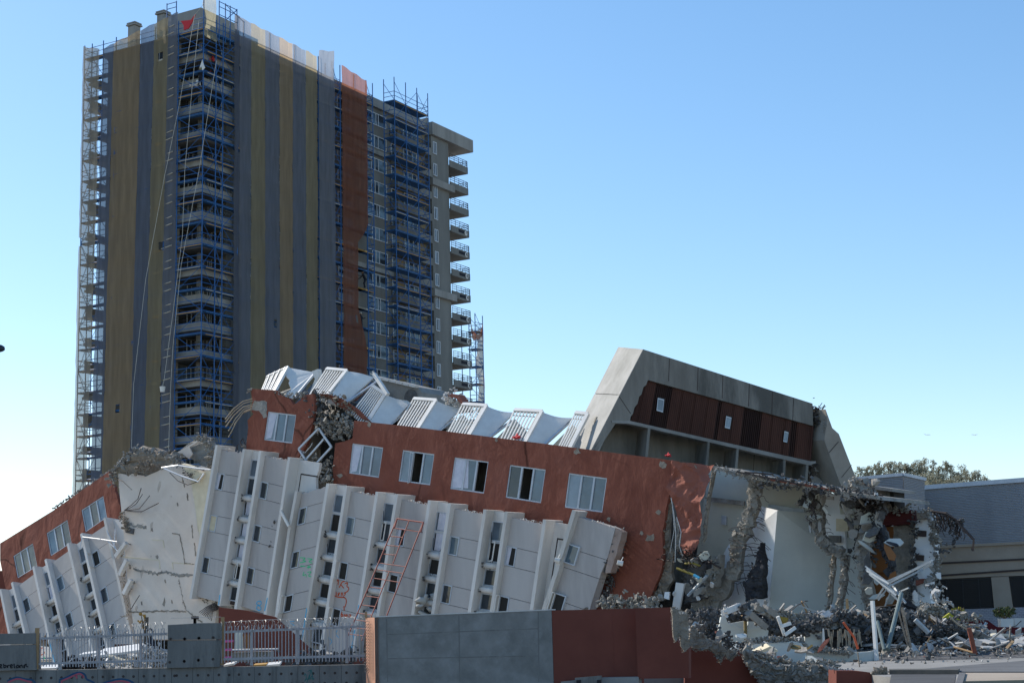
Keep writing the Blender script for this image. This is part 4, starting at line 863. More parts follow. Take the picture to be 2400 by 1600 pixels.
# broken roof slab lying on top of the cross wall
def slab(name, label, pts, pos, off, mt, cat='slab', seed=0, amp=.12, step=.4, grp=None, edge=True):
    rnd = random.Random(seed); P = [pos(p) for p in pts]; P = [V(p) for p in jag([tuple(p) for p in P], step, amp, rnd, close=True)]
    th = thing(name, label, cat, sum(P, V((0, 0, 0))) / len(P), grp); mb = MB(); mb.prism(P, off); mb.build('slab_body', M[mt], th)
    if edge:
        eb = MB()
        for i in range(len(P)):
            for k in range(3): q = P[i].lerp(P[(i + 1) % len(P)], rnd.random()); eb.rock(q + V(off) * rnd.random() + V((rnd.gauss(0, .05), rnd.gauss(0, .05), rnd.gauss(0, .05))), rnd.uniform(.06, .17), rnd)
        eb.build('crumbled_edge', M['rough' if mt != 'rough_b' else 'rough_b'], th)
    return th
def posE(c0, k=0): return lambda p: E_(p, c0 + k * (p[1] - 1050) / 40)
s1 = slab('broken_slab', 'jagged brown underside of the roof slab capping the cream cross wall', [fA(700, 268), fA(770, 205), fA(835, 148), fA(880, 150), fA(935, 165), fA(1010, 185), fA(1075, 190), fA(1080, 215), fA(985, 262), fA(890, 312), fA(850, 300), fA(780, 292)], posE(.3, -.35), V((.2, .5, .35)), 'rough_b', seed=4)
rocks_along([fA(700, 262), fA(770, 200), fA(840, 145), fA(930, 160), fA(1060, 190), fA(1110, 210)], 150, .1, .24, .14, 'conc_l', s1, 'crumbled_edge', 5, lambda p: E_(p, .1))
rocks_along([fA(790, 280), fA(880, 250), fA(960, 215), fA(830, 240)], 90, .08, .2, .2, 'rough_b', s1, 'crumbled_edge', 6, lambda p: E_(p, .5))
s2 = slab('broken_slab', 'grey broken roof slab tilted up behind the first white fin', [fA(1070, 165), fA(1130, 118), fA(1225, 55), fA(1265, 70), fA(1305, 130), fA(1300, 200), fA(1285, 250), fA(1225, 240), fA(1180, 200), fA(1110, 190)], posE(-1.5), V((.3, .5, .1)), 'rough', seed=8)
rocks_along([fA(1225, 60), fA(1260, 75), fA(1290, 130), fA(1290, 200), fA(1280, 245)], 90, .08, .22, .15, 'rough', s2, 'crumbled_edge', 7, lambda p: E_(p, -1.2))
mb = MB(); mb.prism([E_(p, -1.0) for p in [fA(1085, 155), fA(1165, 110), fA(1190, 95), fA(1205, 82), fA(1212, 92), fA(1160, 125), fA(1180, 165), fA(1155, 195), fA(1120, 165)]], -PE.n * .08); mb.build('plaster_remains', M['cream'], s2)
slab('broken_slab', 'cream plaster fragment hanging under the tilted grey slab', [fA(1115, 225), fA(1180, 250), fA(1240, 290), fA(1200, 330), fA(1150, 290)], posE(.4), V((.1, .3, .1)), 'beige', seed=9, amp=.05, edge=False)
rocks_along([fA(1130, 270), fA(1180, 310), fA(1160, 290), fA(1230, 250)], 50, .06, .16, .14, 'rough_d', crw, 'broken_edge', 9, lambda p: E_(p, .35))
bt = thing('metal_channel', 'bent aluminium channel dangling from the broken slabs above the cream wall', 'metal strip', E_(fA(1100, 240), .8))
MB().tube([E_(fA(990, 250), .7), E_(fA(1090, 235), .8), E_(fA(1180, 250), .8), E_(fA(1290, 262), .8)], .05, 5).build('upper_strip', M['aframe'], bt)
MB().tube([E_(fA(1005, 255), .9), E_(fA(1110, 300), .9), E_(fA(1215, 335), .9), E_(fA(1250, 285), .9)], .06, 5).build('lower_strip', M['aframe'], bt)
MB().tube([E_(fA(1040, 280), .9), E_(fA(1090, 330), .95), E_(fA(1150, 355), 1), E_(fA(1210, 335), .9)], .025, 4).build('cable', M['rebar'], bt)
# small rubble and rods beneath g fins
rocks_along([fC(330, 810), fC(380, 850), fC(440, 880)], 50, .05, .15, .15, 'rough_b', pc, 'broken_edge', 11, lambda p: PM.P(p, -.9))
rb = MB()
for i in range(9): p0 = fC(410 + i * 6, 830 + i * 6); rb.tube([PM.P(p0, -.8), PM.P((p0[0] - 18, p0[1] + 8), -.5), PM.P((p0[0] - 38 + i * 2, p0[1] + 22 + i), -.4)], .022, 4)
rb.build('rebar', M['rebar'], pc)
mb = MB(); mb.prism([PM.P(p, -.9) for p in [fC(350, 880), fC(440, 875), fC(435, 1010), fC(360, 1010)]], -NV * .1); mb.build('plaster_remains', M['beige'], pc)
mb = MB(); mb.prism([PM.P(p, -1.0) for p in jag([fC(440, 870), fC(560, 855), fC(580, 900), fC(540, 1000), fC(440, 1010)], 8, 2, close=True)], -NV * .4); mb.build('broken_edge', M['rough'], pc)
# curved rebar whiskers at the upper left of the small piece
rb = MB()
for (x0, y0, x1, y1) in ((600, 265, 400, 415), (605, 280, 402, 438), (600, 305, 405, 470), (598, 318, 425, 500), (592, 335, 440, 520), (588, 345, 425, 545)):
    p = [fB(x0, y0), fB(x0 - (x0 - x1) * .35, y0 + (y1 - y0) * .12), fB(x0 - (x0 - x1) * .7, y0 + (y1 - y0) * .5), fB(x1, y1)]
    rb.tube([PM.P(k, CR + .1 + i * .35) for i, k in enumerate(p)], .035, 5)
rb.build('rebar', M['rebar_l'], pc)
rb = MB(); rb.tube([PM.P(fB(520, 620), CR), PM.P(fB(512, 580), CR), PM.P(fB(530, 555), CR), PM.P(fB(548, 600), CR)], .03, 4); rb.tube([PM.P(fB(490, 640), CR), PM.P(fB(488, 610), CR), PM.P(fB(500, 595), CR)], .03, 4); rb.build('rebar', M['rebar'], pc)
rocks_along([fB(560, 200), fB(600, 200)], 14, .06, .12, .06, 'rough', pc, 'broken_edge', 12, lambda p: PM.P(p, CR))
rocks_along([fB(535, 610), fB(545, 620)], 8, .08, .14, .05, 'conc_l', pc, 'broken_edge', 13, lambda p: PM.P(p, CR))
rocks_along([fB(780, 215), fB(860, 240), fB(930, 235), fB(1000, 232)], 90, .05, .15, .09, 'rough', pc, 'broken_edge', 14, lambda p: PM.P(p, CR - .1))
# --- crushed joint between small piece and main wall
rocks_along([fE(520, 290), fE(560, 380), fE(590, 460), fE(640, 520)], 170, .1, .3, .3, 'rough_d', main, 'broken_edge', 15, lambda p: PM.P(p, CR - .5))
rocks_along([fE(560, 440), fE(620, 480), fE(700, 500), fE(760, 470), fE(700, 420)], 200, .1, .3, .25, 'rough', main, 'broken_edge', 16, lambda p: PM.P(p, CR - .3))
rocks_along([fE(520, 280), fE(620, 270), fE(700, 300), fE(770, 370), fE(720, 330)], 90, .08, .2, .15, 'rough_b', main, 'broken_edge', 17, lambda p: PM.P(p, CR - .6))
rocks_along([fE(480, 770), fE(560, 770), fE(640, 790), fE(620, 740), fE(540, 720)], 260, .08, .25, .3, 'rough', main, 'broken_edge', 18, lambda p: PM.P(p, CR - .2))
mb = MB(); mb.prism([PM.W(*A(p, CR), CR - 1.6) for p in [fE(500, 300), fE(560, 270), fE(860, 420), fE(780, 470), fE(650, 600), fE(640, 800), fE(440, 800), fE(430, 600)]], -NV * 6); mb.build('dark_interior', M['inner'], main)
mb = MB(); fp = [fE(545, 255), fE(620, 262), fE(700, 290), fE(790, 345), fE(872, 430), fE(775, 402), fE(690, 345), fE(600, 300)]
mb.prism([PM.P(p, CR - .2 - .9 * i / 8) for i, p in enumerate(jag(fp, 9, 2, close=True)[:0] or fp)], -NV * .25 + V((0, 0, -.1))); mb.build('fallen_wall_strip', M['red_f'], main)
hw = thing('window_frame', 'empty twisted aluminium window frame dangling in the gap of the terracotta wall', 'window frame', PM.P(fE(520, 610), CR + .3))
hq = [PM.P(p, CR + .35) for p in [fE(415, 613), fE(545, 480), fE(628, 600), fE(497, 742)]]; mb = MB()
for i in range(4): mb.bar(hq[i], hq[(i + 1) % 4], .11, .08, nrm=NV)
mb.build('frame', M['aframe'], hw); MB().bar(hq[0].lerp(hq[3], .55), hq[1].lerp(hq[2], .5), .1, .06, nrm=NV).build('mullion', M['aframe'], hw); 
mb = MB(); mb.tube([hq[0], PM.P(fE(455, 640), CR), PM.P(fE(490, 600), CR), PM.P(fE(505, 575), CR)], .03, 4); mb.tube([PM.P(fE(450, 630), CR), PM.P(fE(425, 668), CR)], .04, 4); mb.build('stay', M['aframe'], hw)
mb = MB(); mb.prism([PM.P(p, CR + .02) for p in [fE(415, 790), fE(510, 790), fE(515, 815), fE(420, 812)]], -NV * .9); tag(mb.build('concrete_chunk', M['white']), 'pale broken beam stub sticking out over the crack in the white facade', 'chunk')
# rebar strands in the crushed joint
rb = MB(); rnd = random.Random(12)
for i in range(26):
    p = fE(rnd.uniform(540, 700), rnd.uniform(320, 440)); q = (p[0] + rnd.uniform(-8, 14), p[1] + rnd.uniform(8, 26)); rb.tube([PM.P(p, CR - .3), PM.P(((p[0] + q[0]) / 2 + 3, (p[1] + q[1]) / 2), CR + .05), PM.P(q, CR - .1)], .018, 4)
rb.build('rebar', M['rebar_l'], main)
MB().bar(PM.P(fE(555, 838), CR + .1), PM.P(fE(612, 745), CR + .1), .06, nrm=NV).build('loose_bar', M['aframe'], main)
# loose cables hanging in the window bays
rnd = random.Random(70)
for fk, par in (('h1', main), ('h3', main), ('h5', main), ('h7', main), ('g1', pc), ('h0', main)):
    (a, b) = G[fk]; L = math.dist(a, b); cb = MB()
    for k in range(2):
        s0 = rnd.uniform(.8, 3.4); p = vadd(lerp(a, b, s0 / L), (.35, RV)); q = vadd(lerp(a, b, (s0 + rnd.uniform(.3, 1.8)) / L), (rnd.uniform(.5, 1.05), RV))
        m_ = ((p[0] + q[0]) / 2, min(p[1], q[1]) - rnd.uniform(.1, .4)); cb.tube([PM.W(*p, -.5), PM.W(p[0] * .6 + m_[0] * .4, p[1] * .4 + m_[1] * .6, -.42), PM.W(*m_, -.4), PM.W(q[0] * .7 + m_[0] * .3, q[1] * .6 + m_[1] * .4, -.42), PM.W(*q, -.5)], .013, 4)
    cb.build('loose_cable', M['black'], par)
# chips along the upper edges of panels and fins
for nm, pts, par in (('g', [fQ4(735, 182), fQ4(860, 160), fQ4(1140, 226)], pc), ('g', [fQ4(1690, 335), fQ4(1975, 366)], pc), ('h', [fQ1(780, 262), fQ1(1080, 312)], main), ('h', [fQ1(1700, 412), fQ1(2040, 468)], main), ('h', [fQ2(500, 425), fQ2(860, 488)], main), ('h', [fQ2(1560, 595), fQ2(1960, 660)], main), ('i', [fQ3(880, 230), fQ3(1200, 330), fQ3(1300, 360)], ip)):
    rocks_along(pts, 30, .03, .09, .03, 'white', par, 'chipped_edge', 80 + len(nm), lambda p: PM.P(p, CP - .05))
# --- old balconies on the upper side: white railings and side panels
units = [([(210, 148), (345, 85), (268, 228), (180, 222)], [(347, 86), (522, 118), (405, 250), (282, 232)], [(535, 105), (415, 250)], 8, 0),
         ([(595, 95), (727, 108), (605, 262), (493, 252)], [(731, 110), (903, 150), (735, 302), (622, 268)], [(930, 172), (745, 302)], 8, 1),
         ([(893, 208), (975, 262), (870, 432), (783, 350)], [(985, 264), (1152, 300), (1015, 455), (880, 432)], [(1105, 380), (1010, 455)], 8, 2),
         ([(1160, 290), (1307, 300), (1195, 478), (1056, 462)], [(1312, 302), (1477, 345), (1322, 495), (1205, 479)], [(1435, 410), (1325, 495)], 8, 3),
         ([(1478, 325), (1634, 335), (1527, 520), (1386, 502)], [(1640, 338), (1814, 376), (1658, 535), (1537, 520)], [(1795, 430), (1662, 534)], 8, 4),
         ([(1815, 362), (1994, 372), (1890, 565), (1728, 547)], [(2000, 376), (2188, 412), (2018, 580), (1900, 566)], [(2170, 440), (2020, 578)], 8, 5),
         ([(2210, 380), (2290, 388), (2180, 602), (2106, 592)], None, None, 5, 6)]
blab = ['leftmost white balcony, its side panel torn open', 'white balcony second from the left on the upturned side', 'buckled white balcony knocked askew by a broken post', 'white balcony right of the buckled one', 'white balcony with the sky just above its slatted railing, fifth from the left', 'white balcony next to the concrete box, red cloth behind its slats', 'white balcony half hidden by the slanted concrete box']
for rq, pq, po, nb, ui in units:
    cb, ct = CR - .9, CR - 2.6
    bt_ = [PM.P(fE(*rq[0]), ct), PM.P(fE(*rq[1]), ct), PM.P(fE(*rq[2]), cb), PM.P(fE(*rq[3]), cb)]
    ext = lambda t_, b_: b_ + (b_ - t_) * .25
    bt_[2], bt_[3] = ext(bt_[1], bt_[2]), ext(bt_[0], bt_[3])
    th = thing('balcony', blab[ui], 'balcony', bt_[3], 'white balconies along the upturned side'); nrm = (bt_[1] - bt_[0]).cross(bt_[3] - bt_[0]).normalized()
    if nrm.y > 0: nrm = -nrm
    mb = MB(); mb.bar(bt_[0], bt_[1], .22, .16, nrm=nrm); mb.bar(bt_[1], bt_[2], .20, .16, nrm=nrm); mb.build('rail_frame', M['wmetal'], th)
    for i in range(nb):
        s = i / nb; b0, b1 = bt_[0].lerp(bt_[1], s), bt_[3].lerp(bt_[2], s); mb = MB()
        if ui == 0: b0 += V((0, 0, .12 * (i % 2)))
        mb.bar(b0, b1, .075, .05, nrm=nrm); mb.build('slat', M['wmetal'], th)
    mb = MB()
    for s in (.12, .45, .78): mb.bar(bt_[0].lerp(bt_[3], s) - nrm * .07, bt_[1].lerp(bt_[2], s) - nrm * .07, .05, .04, nrm=nrm)
    mb.build('cross_bar', M['plank_g'], th)
    # shaded floor slab edge behind slats
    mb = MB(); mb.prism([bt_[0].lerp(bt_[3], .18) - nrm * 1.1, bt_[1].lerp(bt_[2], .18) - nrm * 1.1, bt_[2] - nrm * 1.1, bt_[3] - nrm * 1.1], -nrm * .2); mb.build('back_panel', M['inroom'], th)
    if pq:
        pp = [PM.P(fE(*pq[0]), ct), PM.P(fE(*pq[1]), ct - .7), PM.P(fE(*pq[2]), cb - .7), PM.P(fE(*pq[3]), cb)]; pp[2], pp[3] = ext(pp[1], pp[2]), ext(pp[0], pp[3])
        n2 = (pp[1] - pp[0]).cross(pp[3] - pp[0]).normalized(); n2 = -n2 if n2.y > 0 else n2
        mb = MB()
        if ui == 0:
            loop = [pp[0], pp[1], pp[2], pp[2].lerp(pp[3], .55), pp[0].lerp(pp[2], .72), pp[0].lerp(pp[2], .5) + (pp[3] - pp[2]) * .1, pp[0].lerp(pp[2], .42), pp[0].lerp(pp[3], .22).lerp(pp[2], .1), pp[0].lerp(pp[3], .12)]
            mb.prism(loop, -n2 * .1)
        else:
            # slightly dished sheet
            vs = []; fs = []; NU = 8
            for i in range(NU + 1):
                for j in range(NU + 1):
                    s, t = i / NU, j / NU; p = pp[0].lerp(pp[1], s).lerp(pp[3].lerp(pp[2], s), t); vs.append(p + V((0, 0, .10 * math.sin(s * math.pi) * (1 - t) * (-1 if ui > 1 else .6))) + n2 * .04 * math.sin(s * 3) * math.sin(t * 3))
            vs += [v - n2 * .1 for v in vs]; K = (NU + 1) ** 2
            for i in range(NU):
                for j in range(NU): k = i * (NU + 1) + j; fs += [(k, k + 1, k + NU + 2, k + NU + 1), (K + k, K + k + NU + 1, K + k + NU + 2, K + k + 1)]
            for i in range(NU): fs += [(i * (NU + 1), (i + 1) * (NU + 1), K + (i + 1) * (NU + 1), K + i * (NU + 1)), (i * (NU + 1) + NU, K + i * (NU + 1) + NU, K + (i + 1) * (NU + 1) + NU, (i + 1) * (NU + 1) + NU)]
            mb.add(vs, fs)
        mb.build('side_panel', M['wmetal'], th, smooth=False)
        a, b = PM.P(fE(*po[0]), ct - .6), PM.P(fE(*po[1]), cb - .6); MB().bar(a, b + (b - a) * .2, .13, .12, nrm=NV).build('post', M['aframe'], th)
        # shaded soffit behind the post
        c0, c1 = pp[1], pp[2]; r = (bt_[1] - bt_[0]).normalized()
        mb = MB(); mb.prism([c0 + r * .05 - n2 * .5, c0 + r * 1.4 - n2 * 1.2 - ZV * .5, c1 + r * 2.2 - n2 * 1.2 - ZV * .2, c1 + r * .1 - n2 * .5], -n2 * .1); mb.build('back_panel', M['inw' if ui > 2 else 'glass_g'], th)
# torn sheet at the right of the leftmost balcony
mb = MB(); mb.prism([PM.P(p, CR - 2.4) for p in [fE(500, 110), fE(540, 95), fE(545, 150), fE(510, 235), (fE(488, 250)), fE(520, 160)]], -NV * .3); tag(mb.build('torn_sheet', M['wmetal']), 'crumpled pale metal sheet between the two leftmost balconies', 'metal sheet')
bp_ = thing('broken_post', 'white broken post lying across the buckled balcony', 'post', PM.P(fE(950, 190), CR - 2.0))
mb = MB(); mb.bar(PM.P(fE(905, 128), CR - 2.2), PM.P(fE(993, 262), CR - 1.9), .2, .2, nrm=NV); mb.build('post', M['wmetal'], bp_)
rocks_along([fE(895, 125), fE(910, 140)], 7, .08, .14, .06, 'white', bp_, 'shattered_end', 19, lambda p: PM.P(p, CR - 2.2))
bx = thing('concrete_duct', 'weathered concrete duct block with a round hole, behind the buckled balcony', 'concrete block', PM.P(fE(1080, 230), CR - 4))
mb = MB(); cq = [PM.P(p, CR - 3.2) for p in [fE(925, 152), fE(1185, 212), fE(1215, 248), fE(1218, 330), fE(940, 330)]]; mb.prism(cq, -NV * 2.4); mb.build('block', M['conc_l'], bx)
mb = MB(); c0 = PM.P(fE(1143, 282), CR - 3.19); mb.tube([c0 - NV * .02, c0 + NV * .02], .42, 20); mb.build('hole', M['inner'], bx)
mb = MB(); mb.tube([c0 - NV * .03, c0 + NV * .04], .5, 20); mb.build('hole_rim', M['rough_d'], bx)
mb = MB()
for i in range(6): p, q = lerp(fE(925, 150), fE(1185, 210), i / 6), lerp(fE(925, 150), fE(1185, 210), (i + .92) / 6); mb.bar(PM.P(p, CR - 3.1), PM.P(q, CR - 3.1), .16, .3, nrm=NV)
mb.build('capping', M['white'], bx)
rp = thing('rubble_heap', 'small heap of red bricks and pale blocks on the roofline behind the balconies', 'rubble', PM.P(fE(1420, 300), CR - 3))
rocks_along([fE(1370, 320), fE(1420, 270), fE(1470, 330)], 60, .1, .25, .18, 'white', rp, 'blocks', 20, lambda p: PM.P(p, CR - 3))
mb = MB(); mb.prism([PM.P(p, CR - 2.6) for p in [fE(1378, 268), fE(1410, 255), fE(1450, 262), fE(1488, 322), fE(1470, 325), fE(1435, 285), fE(1395, 275)]], -NV * .6); mb.build('red_slab', M['red_f'], rp)
for nm, p, r in (('red cloth scrap behind the slats of the sixth balcony', fE(1832, 540), .3), ('small red cap lying on the concrete ledge of the box', fF(733, 790), .2)):
    mb = MB(); rnd = random.Random(3)
    for k in range(4): mb.rock(PM.P(p, CR - 1.0) + V((rnd.uniform(-.2, .2), 0, rnd.uniform(-.1, .15))) * r * 3, r * .6, rnd)
    tag(mb.build('red_cloth', M['cloth_r']), nm, 'cloth')
M['conc_s'] = surf('sunlit_slope_concrete', (.31, .305, .28), (.42, .41, .385), .8, bump=.35, bscale=6, c3=(.24, .235, .21), stain=.6)  # paler than the front concrete: sun on this side put into the colour
M['conc_w'] = surf('tan_slab_concrete', (.27, .235, .195), (.36, .32, .27), .6, bump=.3, bscale=6, c3=(.2, .175, .15), stain=.5)
# ================================================================ slanted concrete box on the roof
BU = V((.97, .243, 0)).normalized(); BN = V((.243, -.97, 0)).normalized()
_c = at_y(fF(570, 105), 83.0); PB = Plane(_c, BN)
def B(p, c=0): return PB.P(p, c)
def bprism(mb, pts, c0, c1): return mb.prism([B(p, c0) for p in pts], BN * (c1 - c0))
bx = thing('concrete_box', 'slanted grey concrete roof box with dark red cladding, tilted on top of the block', 'building', B(fF(900, 800), -2))
mb = MB()
frame = [fF(570, 105), fF(1100, 275), fF(1663, 455), fF(1668, 598), fF(1100, 448), fF(602, 303), fF(590, 335), fF(572, 350), fF(560, 395), fF(545, 410), fF(535, 455), fF(515, 480), fF(505, 520), fF(490, 540), fF(486, 566), fF(366, 566), fF(245, 752), fF(150, 900), (fF(115, 960))]
sil = [fF(570, 105), fF(1100, 275), fF(1663, 455), fF(1665, 600), fF(600, 303), fF(486, 566), fF(372, 566), fF(245, 752), fF(220, 800), fF(220, 800)]
# front concrete band with stepped cut-out for the cladding
DV = V((-.25, .97, 0)) * 4.3      # depth of the box
front = [fF(570, 105)] + [fF(570 + (1663 - 570) * i / 8, 105 + 350 * i / 8) for i in range(1, 9)]
outer = front + [fF(1666, 598), fF(602, 303)] + frame[6:15] + [fF(362, 566), fF(245, 752), fF(215, 800)]
mb.prism([B(p) for p in [fF(570, 105), fF(1663, 455), fF(1666, 598), fF(602, 303)]], DV * .25)
mb.build('front_wall', M['conc'], bx)
mb = MB(); mb.prism([B(p, -.003) for p in [fF(570, 105), fF(602, 303)] + frame[6:15] + [fF(362, 566), fF(372, 585), fF(245, 752), fF(205, 812)]][:], DV * .25); mb.build('front_wall', M['conc'], bx)
# sloping left face
e0, e1 = B(fF(570, 105)), B(fF(205, 812)); f0, f1 = e0 + DV, e1 + DV
c0_, c1_ = EYE + ray(*fF(410, 90)) * ((f0 - EYE).y / ray(*fF(410, 90)).y), EYE + ray(*fF(40, 815)) * ((f1 - EYE).y / ray(*fF(40, 815)).y)
inn = (e0 - e1).cross(c0_ - e0).normalized(); inn = inn if inn.x > 0 else -inn
mb = MB()
k = .42                     # construction joint part of the way down
for s0, s1 in ((0, k - .003), (k + .003, 1)):
    a, b, c, d = e0.lerp(e1, s0), e0.lerp(e1, s1), c0_.lerp(c1_, s1), c0_.lerp(c1_, s0); a += inn * .004; b += inn * .004; c += inn * .004; d += inn * .004
    mb.box8([a, b, c, d, a + inn * .4, b + inn * .4, c + inn * .4, d + inn * .4])
mb.build('sloping_wall', M['conc_s'], bx)
mb = MB(); a, b, c, d = e0 + inn * .1, e1 + inn * .1, c1_ + inn * .1, c0_ + inn * .1; mb.box8([a, b, c, d, a + inn * .2, b + inn * .2, c + inn * .2, d + inn * .2]); mb.build('joint_backing', M['rebar'], bx)
# roof slab, back and right end
r0, r1 = B(fF(570, 105)) + DV * .252 + V((0, 0, -.08)), B(fF(1663, 455)) + DV * .252 + V((0, 0, -.08)); mb = MB(); dn_ = V((0, 0, -.3))
mb.box8([r0 + BU * .1 + dn_ * .02, r1 + dn_ * .02, r1 + DV * .74 + dn_ * .02, r0 + BU * .1 + DV * .74 + dn_ * .02, r0 + BU * .1 + dn_, r1 + dn_, r1 + DV * .74 + dn_, r0 + BU * .1 + DV * .74 + dn_]); mb.build('roof_slab', M['conc'], bx)
mb = MB(); mb.prism([B(p, -.7) for p in [fF(575, 150), fF(1655, 495), fF(1655, 824), fF(486, 564), fF(372, 566), fF(330, 570)]], V((-.25, .97, 0)) * 3.5); mb.build('core', M['conc'], bx)
# cladding
clad = [fF(602, 305), fF(1100, 450), fF(1668, 600), fF(1650, 826), fF(486, 567)] + frame[6:15][::-1]
M['clad'] = surf('dark_red_boards', (.055, .020, .013), (.09, .034, .022), 1.2, rough=.7, bump=.3, bscale=4, streak=True, c3=(.035, .014, .010), stain=.5, big=.9)
M['clad_d'] = surf('dark_boards', (.028, .012, .010), (.05, .022, .016), 1.2, rough=.7, bump=.2, streak=True)
mb = MB(); mb.prism([B(p, -.35) for p in [fF(590, 300), fF(1672, 595), fF(1655, 830), fF(470, 570)]], -BN * .05); mb.build('cladding_backing', M['clad_d'], bx)
mb1 = MB(); mbz = [MB() for _ in range(4)]; NB = 96
def edge_at(s):    # top & bottom pixel of the cladding at fraction s of its bottom line
    xb = 487 + (1651 - 487) * s; yb = 567 + (826 - 567) * s; up = 233 - 8 * s; sl = .22 - .14 * s   # boards lean with the box
    tx = xb + up * sl * 1.0; 
    ty = 303 + (tx - 602) * (600 - 305) / (1668 - 602) + 3
    if tx < 606:                        # stepped left end
        q = frame[5:15]; cand = [(p[0], p[1]) for p in q]; X = fF(tx, 0)[0]
        ys = [cand[i][1] + (cand[i + 1][1] - cand[i][1]) * (X - cand[i][0]) / (cand[i + 1][0] - cand[i][0] - 1e-9) for i in range(len(cand) - 1) if min(cand[i][0], cand[i + 1][0]) <= X <= max(cand[i][0], cand[i + 1][0])]
        ty = ((min(ys) if ys else fF(0, 480)[1]) - 780) * 2.751 + 4
    return (tx, ty), (xb, yb)
zones = [(.10, .19), (.455, .475), (.60, .70), (.875, .90)]
for i in range(NB):
    s0, s1 = (i + .06) / NB, (i + .90) / NB; dark = any(a <= s0 <= b for a, b in zones)
    if dark: s1 = (i + .55) / NB
    (t0, b0), (t1, b1) = edge_at(s0), edge_at(s1)
    q = [fF(*t0), fF(*t1), fF(*b1), fF(*b0)]; c_ = -.12 - (.04 if i % 7 == 3 else 0)
    zi = next((k for k, (a, b) in enumerate(zones) if a <= s0 <= b), None); m_ = mbz[zi] if dark else mb1; m_.box8([B(p, c_) for p in q] + [B(p, c_ - .12) for p in q])
mb1.build('cladding', M['clad'], bx); [m__.build('gap_boards', M['clad_d'], bx) for m__ in mbz]
for q in ([(665, 418), (706, 428), (698, 512), (657, 500)], [(1106, 535), (1140, 545), (1129, 618), (1097, 610)], [(1482, 632), (1508, 640), (1499, 706), (1474, 700)]):
    P4 = [fF(*p) for p in q]; o_ = MB(); gap = [(p[0] + (-.0), p[1]) for p in P4]; cx = sum(p[0] for p in P4) / 4; cy = sum(p[1] for p in P4) / 4
    g = lambda k: [(cx + (p[0] - cx) * k, cy + (p[1] - cy) * k) for p in P4]
    sh = g(1.16); dk = MB(); dk.prism([B((p[0] + 1.2, p[1]), -.10) for p in sh], -BN * .01); dk.build('window_reveal', M['inner'], bx)
    fb = MB(); qo, qi = g(1.0), g(.82)
    for i in range(4): a, b, c, d = qo[i], qo[(i + 1) % 4], qi[(i + 1) % 4], qi[i]; fb.box8([B(p, -.04) for p in (a, b, c, d)] + [B(p, -.095) for p in (a, b, c, d)])
    w_ = fb.build('window', M['aframe'], bx); pb = MB(); pb.prism([B(p, -.06) for p in qi], -BN * .01); pb.build('pane', M['glass_f'], w_)
# beam under the cladding, columns, recesses
mb = MB(); mb.prism([B(p, .02) for p in [fF(366, 563), fF(486, 566), fF(1100, 705), fF(1650, 826), fF(1684, 826), fF(1686, 838), fF(1640, 852), fF(1100, 727), fF(480, 585), fF(372, 580)]], -BN * .5); mb.build('lower_beam', M['conc_l'], bx)
for (x0, x1, y0, x2, x3, y2) in ((603, 618, 608, 578, 596, 850), (987, 1001, 700, 968, 986, 900), (1174, 1188, 742, 1156, 1172, 950), (1476, 1491, 810, 1468, 1482, 1000), (1622, 1637, 843, 1612, 1628, 1000)):
    q = [fF(x0, y0), fF(x1, y0 + 4), fF(x3, y2), fF(x2, y2)]; m_ = MB(); m_.box8([B(p, 0) for p in q] + [B(p, 0) + V((-.25, .97, 0)) * 1.9 for p in q]); m_.build('column', M['conc'], bx)
mb = MB(); mb.prism([B(p, -1.75) for p in [fF(270, 540), fF(1660, 840), fF(1640, 1010), fF(150, 900)]], -BN * .3); mb.build('recess_wall', M['conc'], bx)
mb = MB(); q = [fF(372, 575), fF(395, 580), fF(275, 760), fF(250, 752)]; mb.box8([B(p, -.01) for p in q] + [B(p, -.01) + V((-.25, .97, 0)) * 1.9 for p in q]); mb.build('column', M['conc'], bx)
# torn right corner of the box
rocks_along([fF(1640, 470), fF(1665, 500), fF(1680, 570), fF(1700, 600)], 60, .08, .24, .16, 'rough_d', bx, 'broken_edge', 21, lambda p: B(p, -.4))
rb = MB(); rnd = random.Random(5)
for i in range(16):
    p = fF(rnd.uniform(1660, 1730), rnd.uniform(500, 600)); q = fF(rnd.uniform(1670, 1760), rnd.uniform(450, 560)); rb.tube([B(p, -.3), B(((p[0] + q[0]) / 2 + rnd.uniform(-3, 3), (p[1] + q[1]) / 2), -.1), B(q, -.2)], .02, 4)
rb.build('rebar', M['rebar'], bx)
# thick slab fallen against the box
ls = thing('fallen_slab', 'thick broken concrete slab leaning to the right behind the roof box', 'slab', B(fF(1860, 1000), .5))
fc = [fF(1738, 690), fF(1758, 570), fF(1747, 492), fF(1790, 612), fF(1832, 650), fF(1945, 940), fF(1905, 1020), fF(1858, 1015)]
dv2 = B(fF(1655, 660), -2.2) - B(fF(1738, 690), .4)
mb = MB(); mb.prism([B(p, .4) for p in fc], V((-1.35, 2.3, .25))); mb.build('slab_body', M['conc_w'], ls)
rocks_along([fF(1740, 640), fF(1738, 590), fF(1748, 520)], 22, .04, .1, .05, 'rough', ls, 'crumbled_edge', 22, lambda p: B(p, .3))
rocks_along([fF(1670, 600), fF(1695, 600), fF(1725, 610)], 26, .08, .2, .1, 'rough_d', ls, 'crumbled_edge', 23, lambda p: B(p, -.6))
slab('broken_slab', 'pale slab stump under the left end of the beam, beside the leaning slab', [fF(1640, 880), fF(1720, 930), fF(1745, 985), fF(1650, 965)], lambda p: B(p, -.8), V((0, .9, 0)), 'conc_l', seed=31)
rocks_along([fF(1668, 850), fF(1665, 890), fF(1675, 900)], 16, .1, .2, .1, 'rough', bx, 'broken_edge', 24, lambda p: B(p, -.8))
rb = MB(); rnd = random.Random(8)
